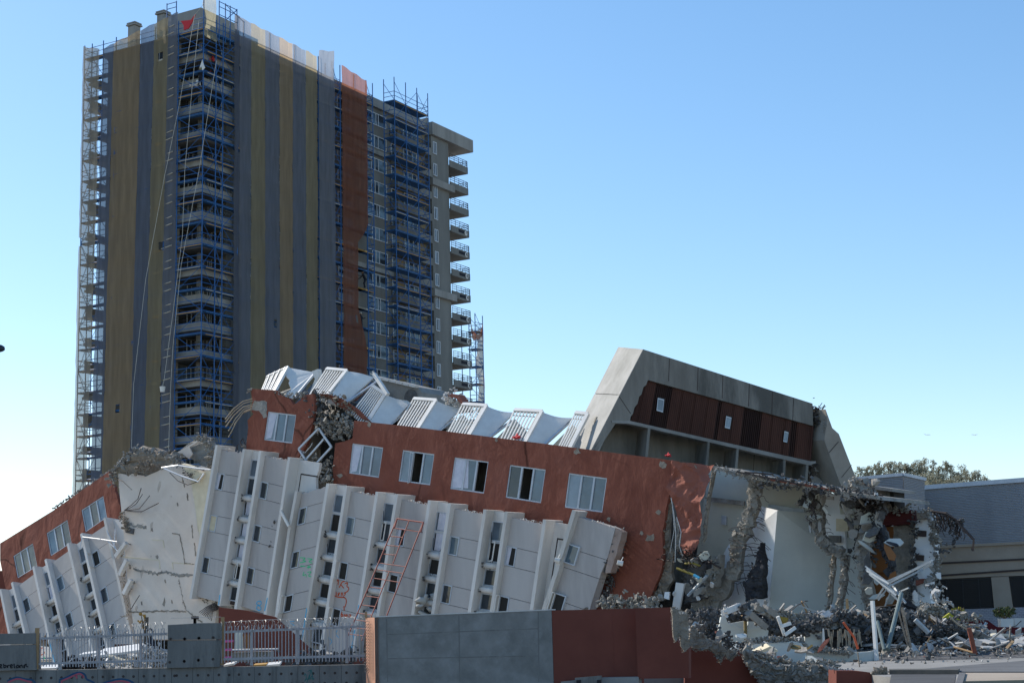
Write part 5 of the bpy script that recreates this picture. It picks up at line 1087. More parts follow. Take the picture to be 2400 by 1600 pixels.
for i in range(10): p = fF(rnd.uniform(1640, 1690), rnd.uniform(850, 960)); q = fF(rnd.uniform(1640, 1700), rnd.uniform(820, 940)); rb.tube([B(p, -.6), B(((p[0] + q[0]) / 2 + 2, (p[1] + q[1]) / 2), -.4), B(q, -.6)], .02, 4)
rb.build('rebar', M['rebar'], bx)

# formwork joints on the front band, leaning like the box
jb = MB()
for (x, y, l) in ((740, 162, 148), (925, 222, 150), (1085, 272, 150), (1255, 326, 148), (1405, 374, 148), (1540, 418, 146)): jb.bar(B(fF(x, y), .004), B(fF(x - 5, y + l), .004), .035, .006, nrm=BN)
jb.bar(B(fF(415, 408), .004), B(fF(490, 520), .004), .03, .006, nrm=BN); jb.bar(B(fF(1190, 880), -1.74), B(fF(1290, 905), -1.74), .03, .006, nrm=BN); jb.bar(B(fF(1290, 745), -1.74), B(fF(1280, 900), -1.74), .03, .006, nrm=BN)
jb.build('formwork_joint', M['rebar'], bx)
js = MB(); js.bar(B(fF(1770, 770), .41), B(fF(1830, 700), .41), .04, .006, nrm=BN); js.bar(B(fF(1850, 930), .41), B(fF(1915, 850), .41), .03, .006, nrm=BN); js.build('formwork_joint', M['rebar'], ls)
M['dred2'] = surf('maroon_render', (.085, .02, .02), (.12, .03, .028), .8, bump=.3); M['tubeg'] = surf('green_grey_tube', (.12, .16, .155), (.17, .21, .20), 2, rough=.5, bump=0)
# ================================================================ demolished right end with open rooms
rm = thing('open_rooms', 'demolished right end of the block with pale room walls laid open, torn concrete bands and bent rebar', 'building ruin', PM.P(fG(1000, 1080), -4))
def gp(p, c): return PM.P(fG(*p), c)
def wall_(pts, mt, name, th_=.2, c=None, jagged=0, seed=0):
    """pts: (x, y, depth) in the demolished-end crop"""
    P = [gp((x, y), d) for x, y, d in pts]
    if jagged: P = [V(p) for p in jag([tuple(p) for p in P], .35, jagged, random.Random(seed), close=True)]
    m_ = MB(); m_.prism(P, -NV * th_); return m_.build(name, M[mt], rm)
wall_([(440, 120, -5), (800, 190, -5), (800, 380, -5), (700, 380, -5), (440, 330, -5)], 'inw', 'room_wall')
wall_([(430, 335, -4.9), (760, 385, -4.9), (780, 1150, -4.9), (330, 1150, -4.9), (380, 700, -4.9)], 'inw', 'room_wall')
wall_([(-120, 640, -5.6), (520, 640, -5.6), (520, 1230, -5.6), (-120, 1230, -5.6)], 'rough_d', 'rear_wall')
mb = MB(); mb.bar(gp((465, 340), -4.7), gp((700, 368), -4.7), .22, .1, nrm=NV); mb.build('wall_groove', M['rough'], rm)
wall_([(770, 215, -4.6), (1200, 262, -5.6), (1200, 440, -5.6), (770, 400, -4.6)], 'inw', 'room_wall')
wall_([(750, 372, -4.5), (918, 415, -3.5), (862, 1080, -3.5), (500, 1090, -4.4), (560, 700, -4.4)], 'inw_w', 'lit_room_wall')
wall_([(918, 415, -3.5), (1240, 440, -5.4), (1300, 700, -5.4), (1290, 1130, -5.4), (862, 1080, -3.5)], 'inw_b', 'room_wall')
wall_([(1190, 275, -5.8), (1380, 330, -5.9), (1350, 440, -5.9), (1240, 440, -5.9), (1230, 410, -5.9)], 'inw_w', 'room_wall')
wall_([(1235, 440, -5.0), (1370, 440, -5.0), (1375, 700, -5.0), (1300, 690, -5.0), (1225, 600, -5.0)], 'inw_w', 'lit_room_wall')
wall_([(1280, 640, -5.15), (1480, 560, -5.15), (1500, 1100, -5.15), (1270, 1130, -5.15)], 'inw_b', 'room_wall')
wall_([(1330, 370, -5.3), (1600, 430, -5.3), (1520, 640, -5.3), (1370, 660, -5.3)], 'inw', 'room_wall')
wall_([(1480, 580, -5.9), (1720, 600, -5.9), (1720, 1100, -5.9), (1500, 1100, -5.9)], 'timber', 'timber_wall')
for (x0, y0, x1, y1, m_) in ((543, 448, 575, 512, 'aframe'), (1108, 512, 1142, 565, 'aframe'), (772, 528, 855, 580, 'orange_l'), (1258, 580, 1338, 632, 'conc'), (1310, 470, 1390, 556, 'beige'), (1242, 318, 1290, 345, 'white')):
    d = -4.75 if x0 < 600 else -4.0 if x0 < 900 else -4.6; mb = MB(); mb.prism([gp(p, d) for p in ((x0, y0), (x1, y0 + 4), (x1, y1), (x0, y1 - 4))], -NV * .12); mb.build('wall_box', M[m_], rm)
for (a, b) in (((862, 390), (1100, 425)), ((925, 405), (968, 455))):
    mb = MB(); mb.bar(gp(a, -4.8), gp(b, -4.8), .24, .15, nrm=NV); mb.build('steel_angle', M['pipe'], rm)
def band(name, pts, ws, c0, c1, mt='rough', n=160, seed=0, rmin=.08, rmax=.24):
    """thick torn concrete section: jagged solid + stones along it. pts px (G crop), ws half widths m"""
    rnd = random.Random(seed); L = []; Rr = []
    P = [PM.ab(fG(*p), c0) for p in pts]
    for i in range(len(P) - 1):
        k = max(2, int(math.dist(P[i], P[i + 1]) / .22))
        for j in range(k):
            s = j / k; a, b = lerp(P[i], P[i + 1], s); d = (P[i + 1][0] - P[i][0], P[i + 1][1] - P[i][1]); l = math.hypot(*d); nx, ny = -d[1] / l, d[0] / l; w_ = (ws[i] + (ws[i + 1] - ws[i]) * s) * .40
            j0 = w_ * (1 + rnd.uniform(-.35, .35)); j1 = w_ * (1 + rnd.uniform(-.35, .35)); L.append((a + nx * j0, b + ny * j0)); Rr.append((a - nx * j1, b - ny * j1))
    # cells between left and right edges: rough strips of varied depth
    m_ = MB()
    for i in range(len(L) - 1):
        mid0 = lerp(L[i], Rr[i], rnd.uniform(.35, .65)); mid1 = lerp(L[i + 1], Rr[i + 1], rnd.uniform(.35, .65)); da, db_, dc, dd = [rnd.uniform(-.14, .02) for _ in range(4)]
        A0, A1, B0, B1, C0, C1 = PM.W(*L[i], c0 - .1), PM.W(*L[i + 1], c0 - .1), PM.W(*mid0, c0 + da), PM.W(*mid1, c0 + db_), PM.W(*Rr[i], c0 - .08), PM.W(*Rr[i + 1], c0 - .08)
        o = NV * (c1 - c0) * .4; m_.add([A0, A1, B0, B1, C0, C1, A0 + o, A1 + o, C0 + o, C1 + o], [(0, 1, 3, 2), (2, 3, 5, 4), (0, 6, 7, 1), (4, 5, 9, 8), (6, 8, 9, 7), (0, 2, 4, 8, 6), (1, 7, 9, 5, 3)])
    for i in range(int(n * 1.3)):
        k = rnd.random() * (len(P) - 1); j = int(k); a, b = lerp(P[j], P[j + 1], k - j); w_ = (ws[j] + (ws[j + 1] - ws[j]) * (k - j)) * .40
        m_.rock(PM.W(a + rnd.gauss(0, w_ * .5), b + rnd.gauss(0, w_ * .5), c0 + rnd.uniform(-.2, .08)), rnd.uniform(rmin, rmax) * (.24 if rnd.random() < .8 else .6), rnd, .8)
    return m_.build(name, M[mt], rm)
band('torn_concrete', [(760, 205), (745, 330), (730, 430), (680, 550), (640, 640), (630, 760), (560, 900), (470, 1010), (380, 1070)], [.9, .75, .75, 1.0, 1.0, .95, .95, 1.2, 1.3], -2.6, -3.4, seed=1, n=330)
band('torn_concrete', [(1150, 270), (1100, 350), (1060, 375)], [.6, .5, .3], -3.0, -3.6, seed=2, n=90, mt='rough_d')
band('torn_concrete', [(1140, 350), (1200, 420), (1180, 520), (1190, 600), (1250, 670), (1310, 690), (1370, 720)], [.45, .5, .45, .6, .75, .6, .4], -3.0, -3.8, seed=3, n=240)
band('torn_concrete', [(1290, 690), (1275, 860), (1250, 1110)], [.28, .24, .2], -3.4, -3.8, seed=4, n=70)
band('torn_concrete', [(1362, 710), (1345, 900), (1310, 1120)], [.35, .33, .35], -3.2, -3.9, seed=5, n=110)
band('torn_concrete', [(1375, 400), (1440, 340), (1540, 360), (1600, 400), (1560, 470), (1500, 560)], [.4, .8, 1.0, .8, .7, .5], -3.4, -4.2, seed=6, n=300, mt='rough_d')
band('torn_concrete', [(1490, 560), (1475, 680), (1490, 820), (1500, 950), (1520, 1070)], [.9, .95, .7, .65, .8], -3.0, -3.8, seed=7, n=260)
band('torn_concrete', [(1540, 500), (1600, 540), (1640, 640), (1670, 760), (1685, 860)], [.3, .5, .45, .4, .3], -2.6, -3.0, seed=8, n=120, mt='rough_d')
# torn edge of the terracotta wall and the crushed stuff beneath the flap
band('torn_concrete', [(205, 290), (180, 440), (170, 600), (190, 720), (170, 860), (140, 960), (40, 1030)], [.14, .2, .25, .5, .8, .8, .5], -1.62, -2.2, seed=9, n=220, mt='rough_b', rmax=.2)
band('torn_concrete', [(485, 130), (470, 220), (450, 330), (435, 440), (420, 600), (400, 650)], [.22, .16, .14, .12, .12, .1], -1.66, -2.1, seed=10, n=80, rmax=.14)
band('torn_concrete', [(240, 470), (262, 560), (250, 640), (230, 700)], [.15, .35, .4, .2], -1.55, -2.0, seed=11, n=60, rmax=.14)
# roof edge strip
mb = MB(); tp = [fG(490, 118), fG(620, 155), fG(870, 205), fG(1190, 255), fG(1300, 282), fG(1590, 320), fG(1600, 345), fG(1190, 280), fG(870, 232), fG(620, 178), fG(500, 140)]
mb.prism([PM.P(p, -1.5 - .0 * i) for i, p in enumerate(tp)], -NV * 5.5); mb.build('roof_edge', M['rough'], rm)
mb = MB(); mb.prism([PM.P(p, -1.42) for p in [fG(870, 203), fG(1190, 253), fG(1300, 280), fG(1300, 292), fG(1190, 266), fG(870, 216)]], -NV * .07); mb.build('red_fascia', M['red'], rm)
rocks_along([fG(500, 128), fG(620, 165), fG(800, 200)], 90, .05, .14, .1, 'conc_l', rm, 'broken_edge', 30, lambda p: PM.P(p, -1.5))
rocks_along([fG(800, 210), fG(1190, 262), fG(1590, 330)], 220, .07, .2, .16, 'rough_d', rm, 'broken_edge', 31, lambda p: PM.P(p, -1.6))
for a, b in (((640, 155), (850, 195)), ((700, 160), (890, 175)), ((850, 195), (1100, 245))): MB().bar(gp(a, -1.3), gp(b, -1.35), .07, nrm=NV).build('steel_strip', M['rebar'], rm)
# hooked rebar running out of the bands
def rebars(pts, n, length, droop, c, seed, mt='rebar', r=.013, side=1, nm='rebar'):
    rnd = random.Random(seed); m_ = MB(); P = [PM.ab(fG(*p), c) for p in pts]
    for i in range(n):
        k = (i + rnd.random() * .5) / n * (len(P) - 1); j = min(int(k), len(P) - 2); a, b = lerp(P[j], P[j + 1], k - j); l = length * .42 * rnd.uniform(.25, 1.35); b += rnd.uniform(-.2, .2); dz = rnd.uniform(-.25, .2)
        m_.tube([PM.W(a, b, c), PM.W(a + side * l * .4, b + .03 + dz * .4, c + .1 + dz), PM.W(a + side * l * .8, b + dz - droop * .3 * rnd.uniform(.3, .6), c + .15), PM.W(a + side * l, b + dz - droop * .42 * rnd.uniform(.8, 1.2), c + .1)], r, 4)
    return m_.build(nm, M[mt], rm)
rebars([(790, 260), (775, 450), (745, 560)], 16, 1.3, .35, -2.7, 1); rebars([(700, 560), (700, 760), (620, 940)], 20, 2.6, 1.0, -2.7, 2); rebars([(1215, 370), (1215, 560), (1260, 640)], 12, 1.0, .3, -3.1, 3)
rebars([(1370, 700), (1370, 860), (1340, 1060)], 15, 1.4, .7, -3.2, 4); rebars([(590, 560), (600, 760)], 9, 1.9, .3, -2.4, 5)
rb = MB(); rnd = random.Random(77)
for i in range(60):
    p = (rnd.gauss(1520, 45), rnd.gauss(410, 38)); a = rnd.uniform(0, 6.28); q = [p]
    for k in range(5): a += rnd.uniform(-.9, .9); q.append((q[-1][0] + 17 * math.cos(a), q[-1][1] + 15 * math.sin(a)))
    rb.tube([gp(x, -2.9 + rnd.uniform(-.3, .3)) for x in q], .022, 4)
for i in range(34):
    p = (rnd.gauss(1140, 28), rnd.gauss(390, 45)); rb.tube([gp(p, -2.6), gp((p[0] + rnd.uniform(-20, 20), p[1] + rnd.uniform(10, 25)), -2.5), gp((p[0] + rnd.uniform(-25, 25), p[1] + rnd.uniform(25, 45)), -2.5)], .025, 4)
for i in range(46):
    p = (rnd.gauss(370, 70), rnd.gauss(735, 28)); a = rnd.uniform(0, 6.28); q = [p]
    for k in range(5): a += rnd.uniform(-.9, .9); q.append((q[-1][0] + 18 * math.cos(a), q[-1][1] + 12 * math.sin(a)))
    rb.tube([gp(x, -1.2 + rnd.uniform(-.4, .4)) for x in q], .022, 4)
rb.build('rebar_tangle', M['rebar'], rm)
# standing splinters, blackened spike, tubes
def spike(pts, c, mt, lab, cat='debris', th_=.5, name='concrete_splinter', n=40):
    th = thing(name, lab, cat, gp(pts[0], c)); m_ = MB(); P = jag([tuple(gp(p, c)) for p in pts], .2, .06, random.Random(int(pts[0][0])), close=True); m_.prism(P, -NV * th_); m_.build('shard', M[mt], th)
    rk = MB(); rnd = random.Random(int(pts[0][1]))
    for i in range(n): a, b = rnd.choice(P), rnd.choice(P); rk.rock(V(a).lerp(V(b), rnd.random()) + NV * .05, rnd.uniform(.04, .11), rnd)
    rk.build('crumbs', M[mt], th)
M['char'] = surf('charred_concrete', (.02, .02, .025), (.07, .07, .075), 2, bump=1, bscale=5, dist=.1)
spike([(700, 900), (760, 780), (788, 700), (805, 635), (811, 700), (820, 740), (818, 900), (812, 1000), (700, 1010)], -2.2, 'char', 'black charred spike of concrete standing against the white room wall', n=70)
spike([(505, 720), (530, 715), (525, 800), (500, 930), (480, 940), (490, 820)], -1.9, 'rough', 'thin grey splinter standing left of the torn band, the taller one')
spike([(445, 810), (475, 798), (478, 900), (465, 990), (440, 980)], -1.85, 'rough', 'short grey splinter beside the taller one, close to the terracotta flap')
spike([(290, 870), (330, 760), (420, 740), (440, 760), (430, 1000), (300, 1040)], -2.4, 'rough_d', 'dark broken column under the crumpled terracotta flap')
spike([(1560, 520), (1600, 500), (1640, 620), (1690, 790), (1670, 800), (1600, 660)], -2.3, 'char', 'dark leaning shard in front of the brown timber wall')
def pole(name, lab, a, b, r, mt, ca, cb=None, cat='pipe', n=6, fr_f=fG, mid=None):
    if ca > 40:
        pts = [at_y(fr_f(*a), ca)] + ([at_y(fr_f(*mid), ca)] if mid else []) + [at_y(fr_f(*b), cb or ca)]; return tag(MB().tube(pts, r, n).build(name, M[mt]), lab, cat)
    pts = [PM.P(fr_f(*a), ca)] + ([PM.P(fr_f(*mid), (ca + (cb if cb is not None else ca)) / 2)] if mid else []) + [PM.P(fr_f(*b), cb if cb is not None else ca)]
    return tag(MB().tube(pts, r, n).build(name, M[mt]), lab, cat)
pole('plastic_tube', 'yellow tube with blue end poking out of the debris under the flap', (245, 800), (372, 850), .06, 'yellow', -1.0)
pole('plastic_tube', 'short blue tube end beyond the yellow tube under the flap', (360, 846), (398, 868), .075, 'bluep', -.95)
pole('plastic_tube', 'second yellow tube hooked above the first under the flap', (300, 770), (402, 785), .05, 'yellow', -1.0, mid=(350, 765))
pole('steel_tube', 'grey steel tube propped in the dark corner left of the torn band', (320, 985), (450, 850), .08, 'pipe', -1.2)
pole('steel_angle', 'thin grey angle sloping out of the rubble beneath the open rooms', (540, 800), (440, 745), .05, 'rebar', -1.3)
mb = MB(); mb.prism([gp(p, -1.1) for p in [(240, 895), (296, 905), (262, 1080), (215, 1060)]], -NV * .12); tag(mb.build('board', M['white']), 'pale board leaning at the foot of the torn terracotta wall', 'board')
mb = MB(); mb.prism([gp(p, -1.2) for p in [(165, 960), (196, 958), (192, 1010), (160, 1000)]], -NV * .1); tag(mb.build('board', M['inw_w']), 'small white board scrap above the street wall corner', 'board')
mb = MB(); mb.tube([gp((208, 330), -1.1), gp((225, 420), -1.0), gp((240, 560), -1.0), gp((235, 760), -1.0)], .02, 4); mb.tube([gp((245, 460), -1.1), gp((275, 560), -1.0), gp((262, 650), -1.0), gp((285, 720), -1.0)], .02, 4); mb.tube([gp((200, 700), -1.1), (gp((230, 540), -1.0)), gp((215, 370), -1.0)], .015, 4); mb.build('hanging_wire', M['pipe'], rm)
# ---------------------------------------------------------------- far right: second ruin stump and bundle of struts
st_ = thing('ruin_stump', 'standing stump of white wall with two vents and maroon band, torn rebar at its top', 'building ruin', PM.P(fH(600, 1080), -6))
def hp(p, c): return PM.P(fH(*p), c)
def hprism(pts, c, th_, mt, name, par, jg=0, seed=0):
    P = [hp(p, c) for p in pts]; P = [V(p) for p in jag([tuple(p) for p in P], .3, jg, random.Random(seed), close=True)] if jg else P
    m_ = MB(); m_.prism(P, -NV * th_); return m_.build(name, M[mt], par)
hprism([(510, 570), (640, 560), (625, 830), (620, 1060), (500, 1060)], -5.6, .8, 'rough', 'grey_wall', st_, .1, 1)
hprism([(640, 570), (735, 545), (750, 600), (755, 700), (768, 780), (762, 860), (735, 940), (720, 1000), (735, 1085), (650, 1100), (620, 1060), (622, 800), (640, 700)], -5.4, .5, 'inw_w', 'white_wall', st_, .06, 2)
hprism([(432, 510), (560, 500), (640, 515), (635, 600), (440, 605)], -5.2, .5, 'dred2', 'maroon_band', st_, .05, 3)
hprism([(345, 640), (440, 600), (512, 610), (505, 900), (360, 890)], -5.7, .2, 'timber', 'timber_wall', st_, .05, 4)
hprism([(645, 515), (705, 520), (705, 568), (650, 560)], -5.1, .3, 'rough_b', 'lintel', st_, .05, 5)
for q in (((658, 632), (706, 636), (704, 672), (656, 668)), ((642, 780), (692, 785), (690, 820), (640, 815))):
    mb = MB(); mb.prism([hp(p, -5.3) for p in q], -NV * .08); v_ = mb.build('vent', M['conc'], st_); mb = MB()
    for k in range(6): a, b = lerp(q[0], q[3], (k + .5) / 6), lerp(q[1], q[2], (k + .5) / 6); mb.bar(hp(a, -5.28), hp(b, -5.28), .05, .05, nrm=NV)
    mb.build('vent_slats', M['rebar'], v_)
hprism([(640, 930), (700, 930), (690, 950), (640, 975)], -5.2, .2, 'red_f', 'red_remnant', st_, .04, 6)
def hrocks(pts, n, r0, r1, sp, mt, par, name, seed, c, **k): return rocks_along([fH(*p) for p in pts], n, r0, r1, sp, mt, par, name, seed, lambda p: PM.P(p, c), **k)
hrocks([(745, 560), (765, 660), (775, 800), (770, 900), (750, 1000)], 130, .08, .2, .12, 'rough', st_, 'broken_edge', 41, -5.3)
hrocks([(640, 560), (630, 800), (630, 950), (620, 1050)], 90, .08, .2, .12, 'rough_d', st_, 'broken_edge', 42, -5.2)
hrocks([(440, 510), (600, 505), (760, 520)], 70, .08, .18, .1, 'rough', st_, 'broken_edge', 43, -5.0)
rb = MB(); rnd = random.Random(9); base = [(740, 520), (830, 530), (890, 570), (940, 630), (1000, 690), (995, 755)]
for k in range(5): rb.tube([hp((x + rnd.uniform(-4, 4) * i * .4, y + rnd.uniform(-6, 6)), -4.6 + .2 * k) for i, (x, y) in enumerate(base)], .035, 4)
for i in range(44):
    x = rnd.uniform(750, 920); y = 525 + max(0, x - 820) * .55; q = [(x, y)]
    for k in range(4): q.append((q[-1][0] + rnd.uniform(-16, 26), q[-1][1] + rnd.uniform(12, 42)))
    rb.tube([hp(p, -4.6 + rnd.uniform(-.3, .3)) for p in q], .018, 4)
rb.build('rebar_tangle', M['rebar'], st_)
hrocks([(770, 560), (860, 600), (900, 580), (870, 650), (880, 720), (790, 770)], 36, .08, .2, .12, 'rough_d', st_, 'hanging_lumps', 44, -4.6)
hrocks([(790, 683), (788, 772), (865, 765)], 5, .1, .15, .03, 'white', st_, 'hanging_lumps', 45, -4.6)
# grey box walls behind the leaning slab
gb = thing('roof_parapet', 'flat grey roof remnant with dark wall beneath, right of the leaning slab', 'building ruin', PM.P(fH(440, 500), -7))
hprism([(340, 355), (500, 378), (500, 396), (345, 378)], -5.5, 2.5, 'conc_l', 'roof_slab', gb); hprism([(340, 375), (475, 395), (475, 520), (340, 520)], -6.0, 1.5, 'conc', 'wall', gb); hprism([(472, 396), (508, 398), (512, 505), (474, 505)], -6.2, 1.2, 'inner', 'dark_opening', gb)
hrocks([(250, 370), (270, 340), (300, 350), (345, 390), (380, 440)], 110, .1, .3, .16, 'rough', gb, 'broken_edge', 46, -4.4)
hprism([(275, 345), (300, 340), (345, 375), (362, 420), (330, 432), (290, 395)], -4.2, .5, 'conc_l', 'tilted_lump', gb, .08, 8)
hprism([(235, 385), (268, 358), (262, 392), (250, 396)], -4.3, .4, 'white', 'tilted_lump', gb, .04, 9)
hprism([(345, 455), (375, 430), (392, 400), (400, 425), (380, 450)], -3.9, .3, 'white', 'tilted_lump', gb, .03, 10)
hrocks([(300, 760), (330, 640), (370, 560), (350, 900)], 120, .1, .28, .22, 'rough_d', rm, 'broken_edge', 47, -4.2)
# struts
struts = [((335, 852), (500, 970)), ((340, 870), (535, 1060)), ((352, 880), (560, 1040)), ((480, 950), (748, 815)), ((500, 965), (750, 838)), ((470, 945), (735, 830)), ((520, 935), (620, 880)), ((405, 1050), (450, 980)), ((415, 1060), (490, 960)), ((500, 970), (583, 1078)), ((450, 1110), (490, 1010)), ((690, 870), (480, 975)), ((345, 862), (515, 1010)), ((360, 900), (525, 1030)), ((470, 962), (742, 822)), ((515, 985), (560, 1060)), ((540, 1010), (600, 985)), ((345, 880), (480, 960))]
for i, (a, b) in enumerate(struts):
    tag(MB().bar(hp(a, -1.2 + .05 * i), hp(b, -1.0 + .07 * i), .06 + .02 * (i % 2), .05, nrm=NV).build('steel_stud', M['pipe']), 'thin galvanised stud in the crossed bundle before the brown timber wall', 'metal stud', 'crossed steel studs at the right of the open rooms')
pole('steel_tube', 'thick grey green tube slanting down from the crossed studs', (556, 1020), (470, 1360), .085, 'tubeg', 64, 61, fr_f=fH, n=10)
pole('steel_tube', 'dark tube slanting the other way, meeting the thick green one at its foot', (410, 1190), (452, 1365), .07, 'tubeg', 62, 61, fr_f=fH, n=8)
pole('white_post', 'upright white post leaning slightly in the rubble', (378, 1065), (405, 1440), .085, 'wmetal', 60.3, 60.0, fr_f=fH, n=4, cat='post')
pole('timber_post', 'brown timber post standing among the tubes, the right one', (560, 1105), (612, 1350), .06, 'rough_b', 61, fr_f=fH, n=4, cat='post')
pole('timber_post', 'thinner brown timber post just left of the other', (538, 1130), (595, 1340), .035, 'rough_b', 61, fr_f=fH, n=4, cat='post')
pole('steel_tube', 'grey beam sloping down right out of the heap, near the maroon wall', (640, 1180), (722, 1260), .10, 'pipe', 62, fr_f=fH, n=6)
pole('orange_conduit', 'bright orange hose arching down in front of the dark opening', (200, 1195), (290, 1358), .045, 'orange_p', 60.6, fr_f=fH, mid=(268, 1290))
pole('rusty_post', 'rust red post standing at the end of the rubble heap', (970, 1230), (1008, 1395), .09, 'red', 60.5, fr_f=fH, n=6, cat='post')
pole('rusty_rail', 'bent rusty rail running along the heap top to the rust red post', (850, 1160), (970, 1245), .035, 'rebar_l', 60.5, fr_f=fH, mid=(905, 1210))
pole('bent_rod', 'pale rod standing upright in the sunlit patch of rubble', (288, 1380), (300, 1470), .02, 'rebar_l', 47.2, fr_f=fH)

# plates and torn sheets caught in the broken floors
def plates(par, n, xr, yr, cr, size, seed, mats, pos=gp, nm='hanging_plate'):
    rnd = random.Random(seed)
    for i in range(n):
        c = pos((rnd.uniform(*xr), rnd.uniform(*yr)), rnd.uniform(*cr)); u = V((rnd.gauss(0, 1), rnd.gauss(0, .5), rnd.gauss(0, 1))).normalized(); v = u.cross(V((rnd.gauss(0, .5), -1, rnd.gauss(0, .5)))).normalized(); a, b = rnd.uniform(*size), rnd.uniform(*size) * .6
        pts = [c + u * a * rnd.uniform(.6, 1.2) * math.cos(t) + v * b * rnd.uniform(.6, 1.2) * math.sin(t) for t in (0, 1.0, 2.1, 3.1, 4.2, 5.3)]; m_ = MB(); m_.prism(pts, u.cross(v) * .07); m_.build(nm, M[rnd.choice(mats)], par)
plates(rm, 20, (1380, 1610), (340, 600), (-3.0, -2.2), (.15, .55), 5, ['inw', 'rough', 'conc_l', 'inw_b', 'rough_d'])
plates(rm, 12, (1040, 1240), (330, 560), (-2.9, -2.5), (.1, .35), 6, ['rough', 'conc_l', 'inw_b'])
plates(rm, 16, (230, 520), (700, 1040), (-1.6, -.9), (.12, .45), 7, ['rough', 'conc_l', 'rough_d', 'inw', 'white'])
plates(rm, 16, (1500, 1720), (560, 1080), (-2.6, -1.6), (.15, .6), 8, ['rough', 'char', 'rough_d', 'inw_b', 'timber'])
plates(st_, 12, (620, 800), (860, 1120), (-4.4, -3.2), (.12, .4), 9, ['rough', 'inw_w', 'rough_d', 'white'], pos=hp)
M['step_c'] = surf('shaded_step_concrete', (.07, .068, .06), (.11, .105, .095), 1, bump=.2)  # darker copy of the formed concrete: shade on the step put into colour
M['yellow_d'] = surf('dull_yellow_timber', (.16, .12, .05), (.22, .17, .08), 2, bump=.1); M['red_w2'] = M['red_w']; M['timber_l'] = surf('pale_timber', (.32, .2, .1), (.42, .28, .15), 2, bump=.1)
# ================================================================ rubble field, low walls, paths at the lower right
def gz(p, Y): return at_y(p, Y)
# sloped heap: height field built over a ground patch, ridge heights set from where the heap stands
rz_ = random.Random(21)
def heap_h(x, y):
    def g(cx, cy, sx, sy, h): return h * math.exp(-((x - cx) / sx) ** 2 - ((y - cy) / sy) ** 2)
    h = g(9, 70, 4, 4, 1.1) + g(14, 70, 5, 5, 1.2) + g(17.5, 70, 2.5, 4, .9) + g(17.5, 62.5, 5, 2.5, .25) + g(24, 65, 5, 4.0, .35)
    return h + .35 * noise.noise(V((x * .5, y * .5, 0))) * min(1, h) + .16 * noise.noise(V((x * 1.6, y * 1.6, 2))) * min(1, h * 2)
mb = MB(); X0, X1, Y0, Y1, N_ = 2, 30, 54, 80, 90; vs = []; fs = []
for j in range(N_ + 1):
    for i in range(N_ + 1): x, y = X0 + (X1 - X0) * i / N_, Y0 + (Y1 - Y0) * j / N_; vs.append((x, y, max(0.0, heap_h(x, y) - .02) - .03 + (.03 if heap_h(x, y) > .05 else 0)))
for j in range(N_):
    for i in range(N_): k = j * (N_ + 1) + i; fs.append((k, k + 1, k + N_ + 2, k + N_ + 1))
mb.add(vs, fs); mb.build('rubble_bed', M['rough_d'], kind='stuff', label='grey bed of crushed concrete under the loose debris at the foot of the ruin', cat='rubble')
def scatter(name, mt, n, r0, r1, seed, lab, flat=.6):
    rnd = random.Random(seed); m_ = MB(); k = 0
    while k < n:
        x, y = rnd.uniform(3, 29), rnd.uniform(55, 78); h = heap_h(x, y)
        if h < .12 and rnd.random() < .93: continue
        k += 1; m_.rock((x, y, max(h, 0) + .03), rnd.uniform(r0, r1) * (1.8 if rnd.random() < .06 else 1), rnd, flat)
    return m_.build(name, M[mt], kind='stuff', label=lab, cat='rubble')
M['rub_l'] = surf('pale_debris', (.34, .34, .33), (.52, .52, .50), 2, bump=.4, bscale=6); M['rub_r'] = surf('red_debris', (.16, .06, .045), (.24, .09, .07), 2, bump=.4)
scatter('small_rubble', 'rough', 5200, .03, .11, 1, 'small grey concrete rubble covering the heap below the open rooms')
scatter('small_rubble', 'rub_l', 1700, .03, .09, 2, 'pale plaster crumbs sprinkled over the heap below the open rooms', .6)
scatter('small_rubble', 'rough_d', 2400, .03, .12, 3, 'dark crushed concrete lumps on the heap below the open rooms')
scatter('small_rubble', 'rub_r', 220, .03, .09, 4, 'scattered terracotta crumbs on the heap below the open rooms')
# loose sticks and laths
rnd = random.Random(6); m_ = MB()
for i in range(150):
    x, y = rnd.uniform(5, 27), rnd.uniform(58, 76); h = heap_h(x, y)
    if h < .3: continue
    a, b = rnd.uniform(0, 6.28), rnd.uniform(-.2, .6); l = rnd.uniform(.4, 1.3); d = V((math.cos(a) * math.cos(b), math.sin(a) * math.cos(b), math.sin(b))) * l; c = V((x, y, h + .12)); m_.bar(c - d, c + d, rnd.uniform(.03, .08), .03)
m_.build('lath_debris', M['pipe'], kind='stuff', label='thin grey laths and strips strewn through the rubble heap', cat='rubble')
for mt_, n_, lab_, sd_ in (('rub_l', 120, 'pale broken slats and plaster strips strewn through the rubble heap', 61), ('timber_l', 50, 'splintered timber laths strewn through the rubble heap', 62), ('conc_l', 110, 'flat grey concrete shards strewn through the rubble heap', 63)):
    rnd = random.Random(sd_); m_ = MB()
    for i in range(n_ * 2):
        x, y = rnd.uniform(5, 27), rnd.uniform(58, 75); h = heap_h(x, y)
        if h < .2: continue
        a, b = rnd.uniform(0, 6.28), rnd.gauss(0, .5); l = rnd.uniform(.15, .7); d = V((math.cos(a) * math.cos(b), math.sin(a) * math.cos(b), math.sin(b))) * l; c = V((x, y, h + .1)); m_.bar(c - d, c + d, rnd.uniform(.05, .45 if mt_ != 'timber_l' else .12), .05, nrm=V((rnd.gauss(0, .5), -.3, 1)))
    m_.build('lath_debris', M[mt_], kind='stuff', label=lab_, cat='rubble')
m_ = MB()
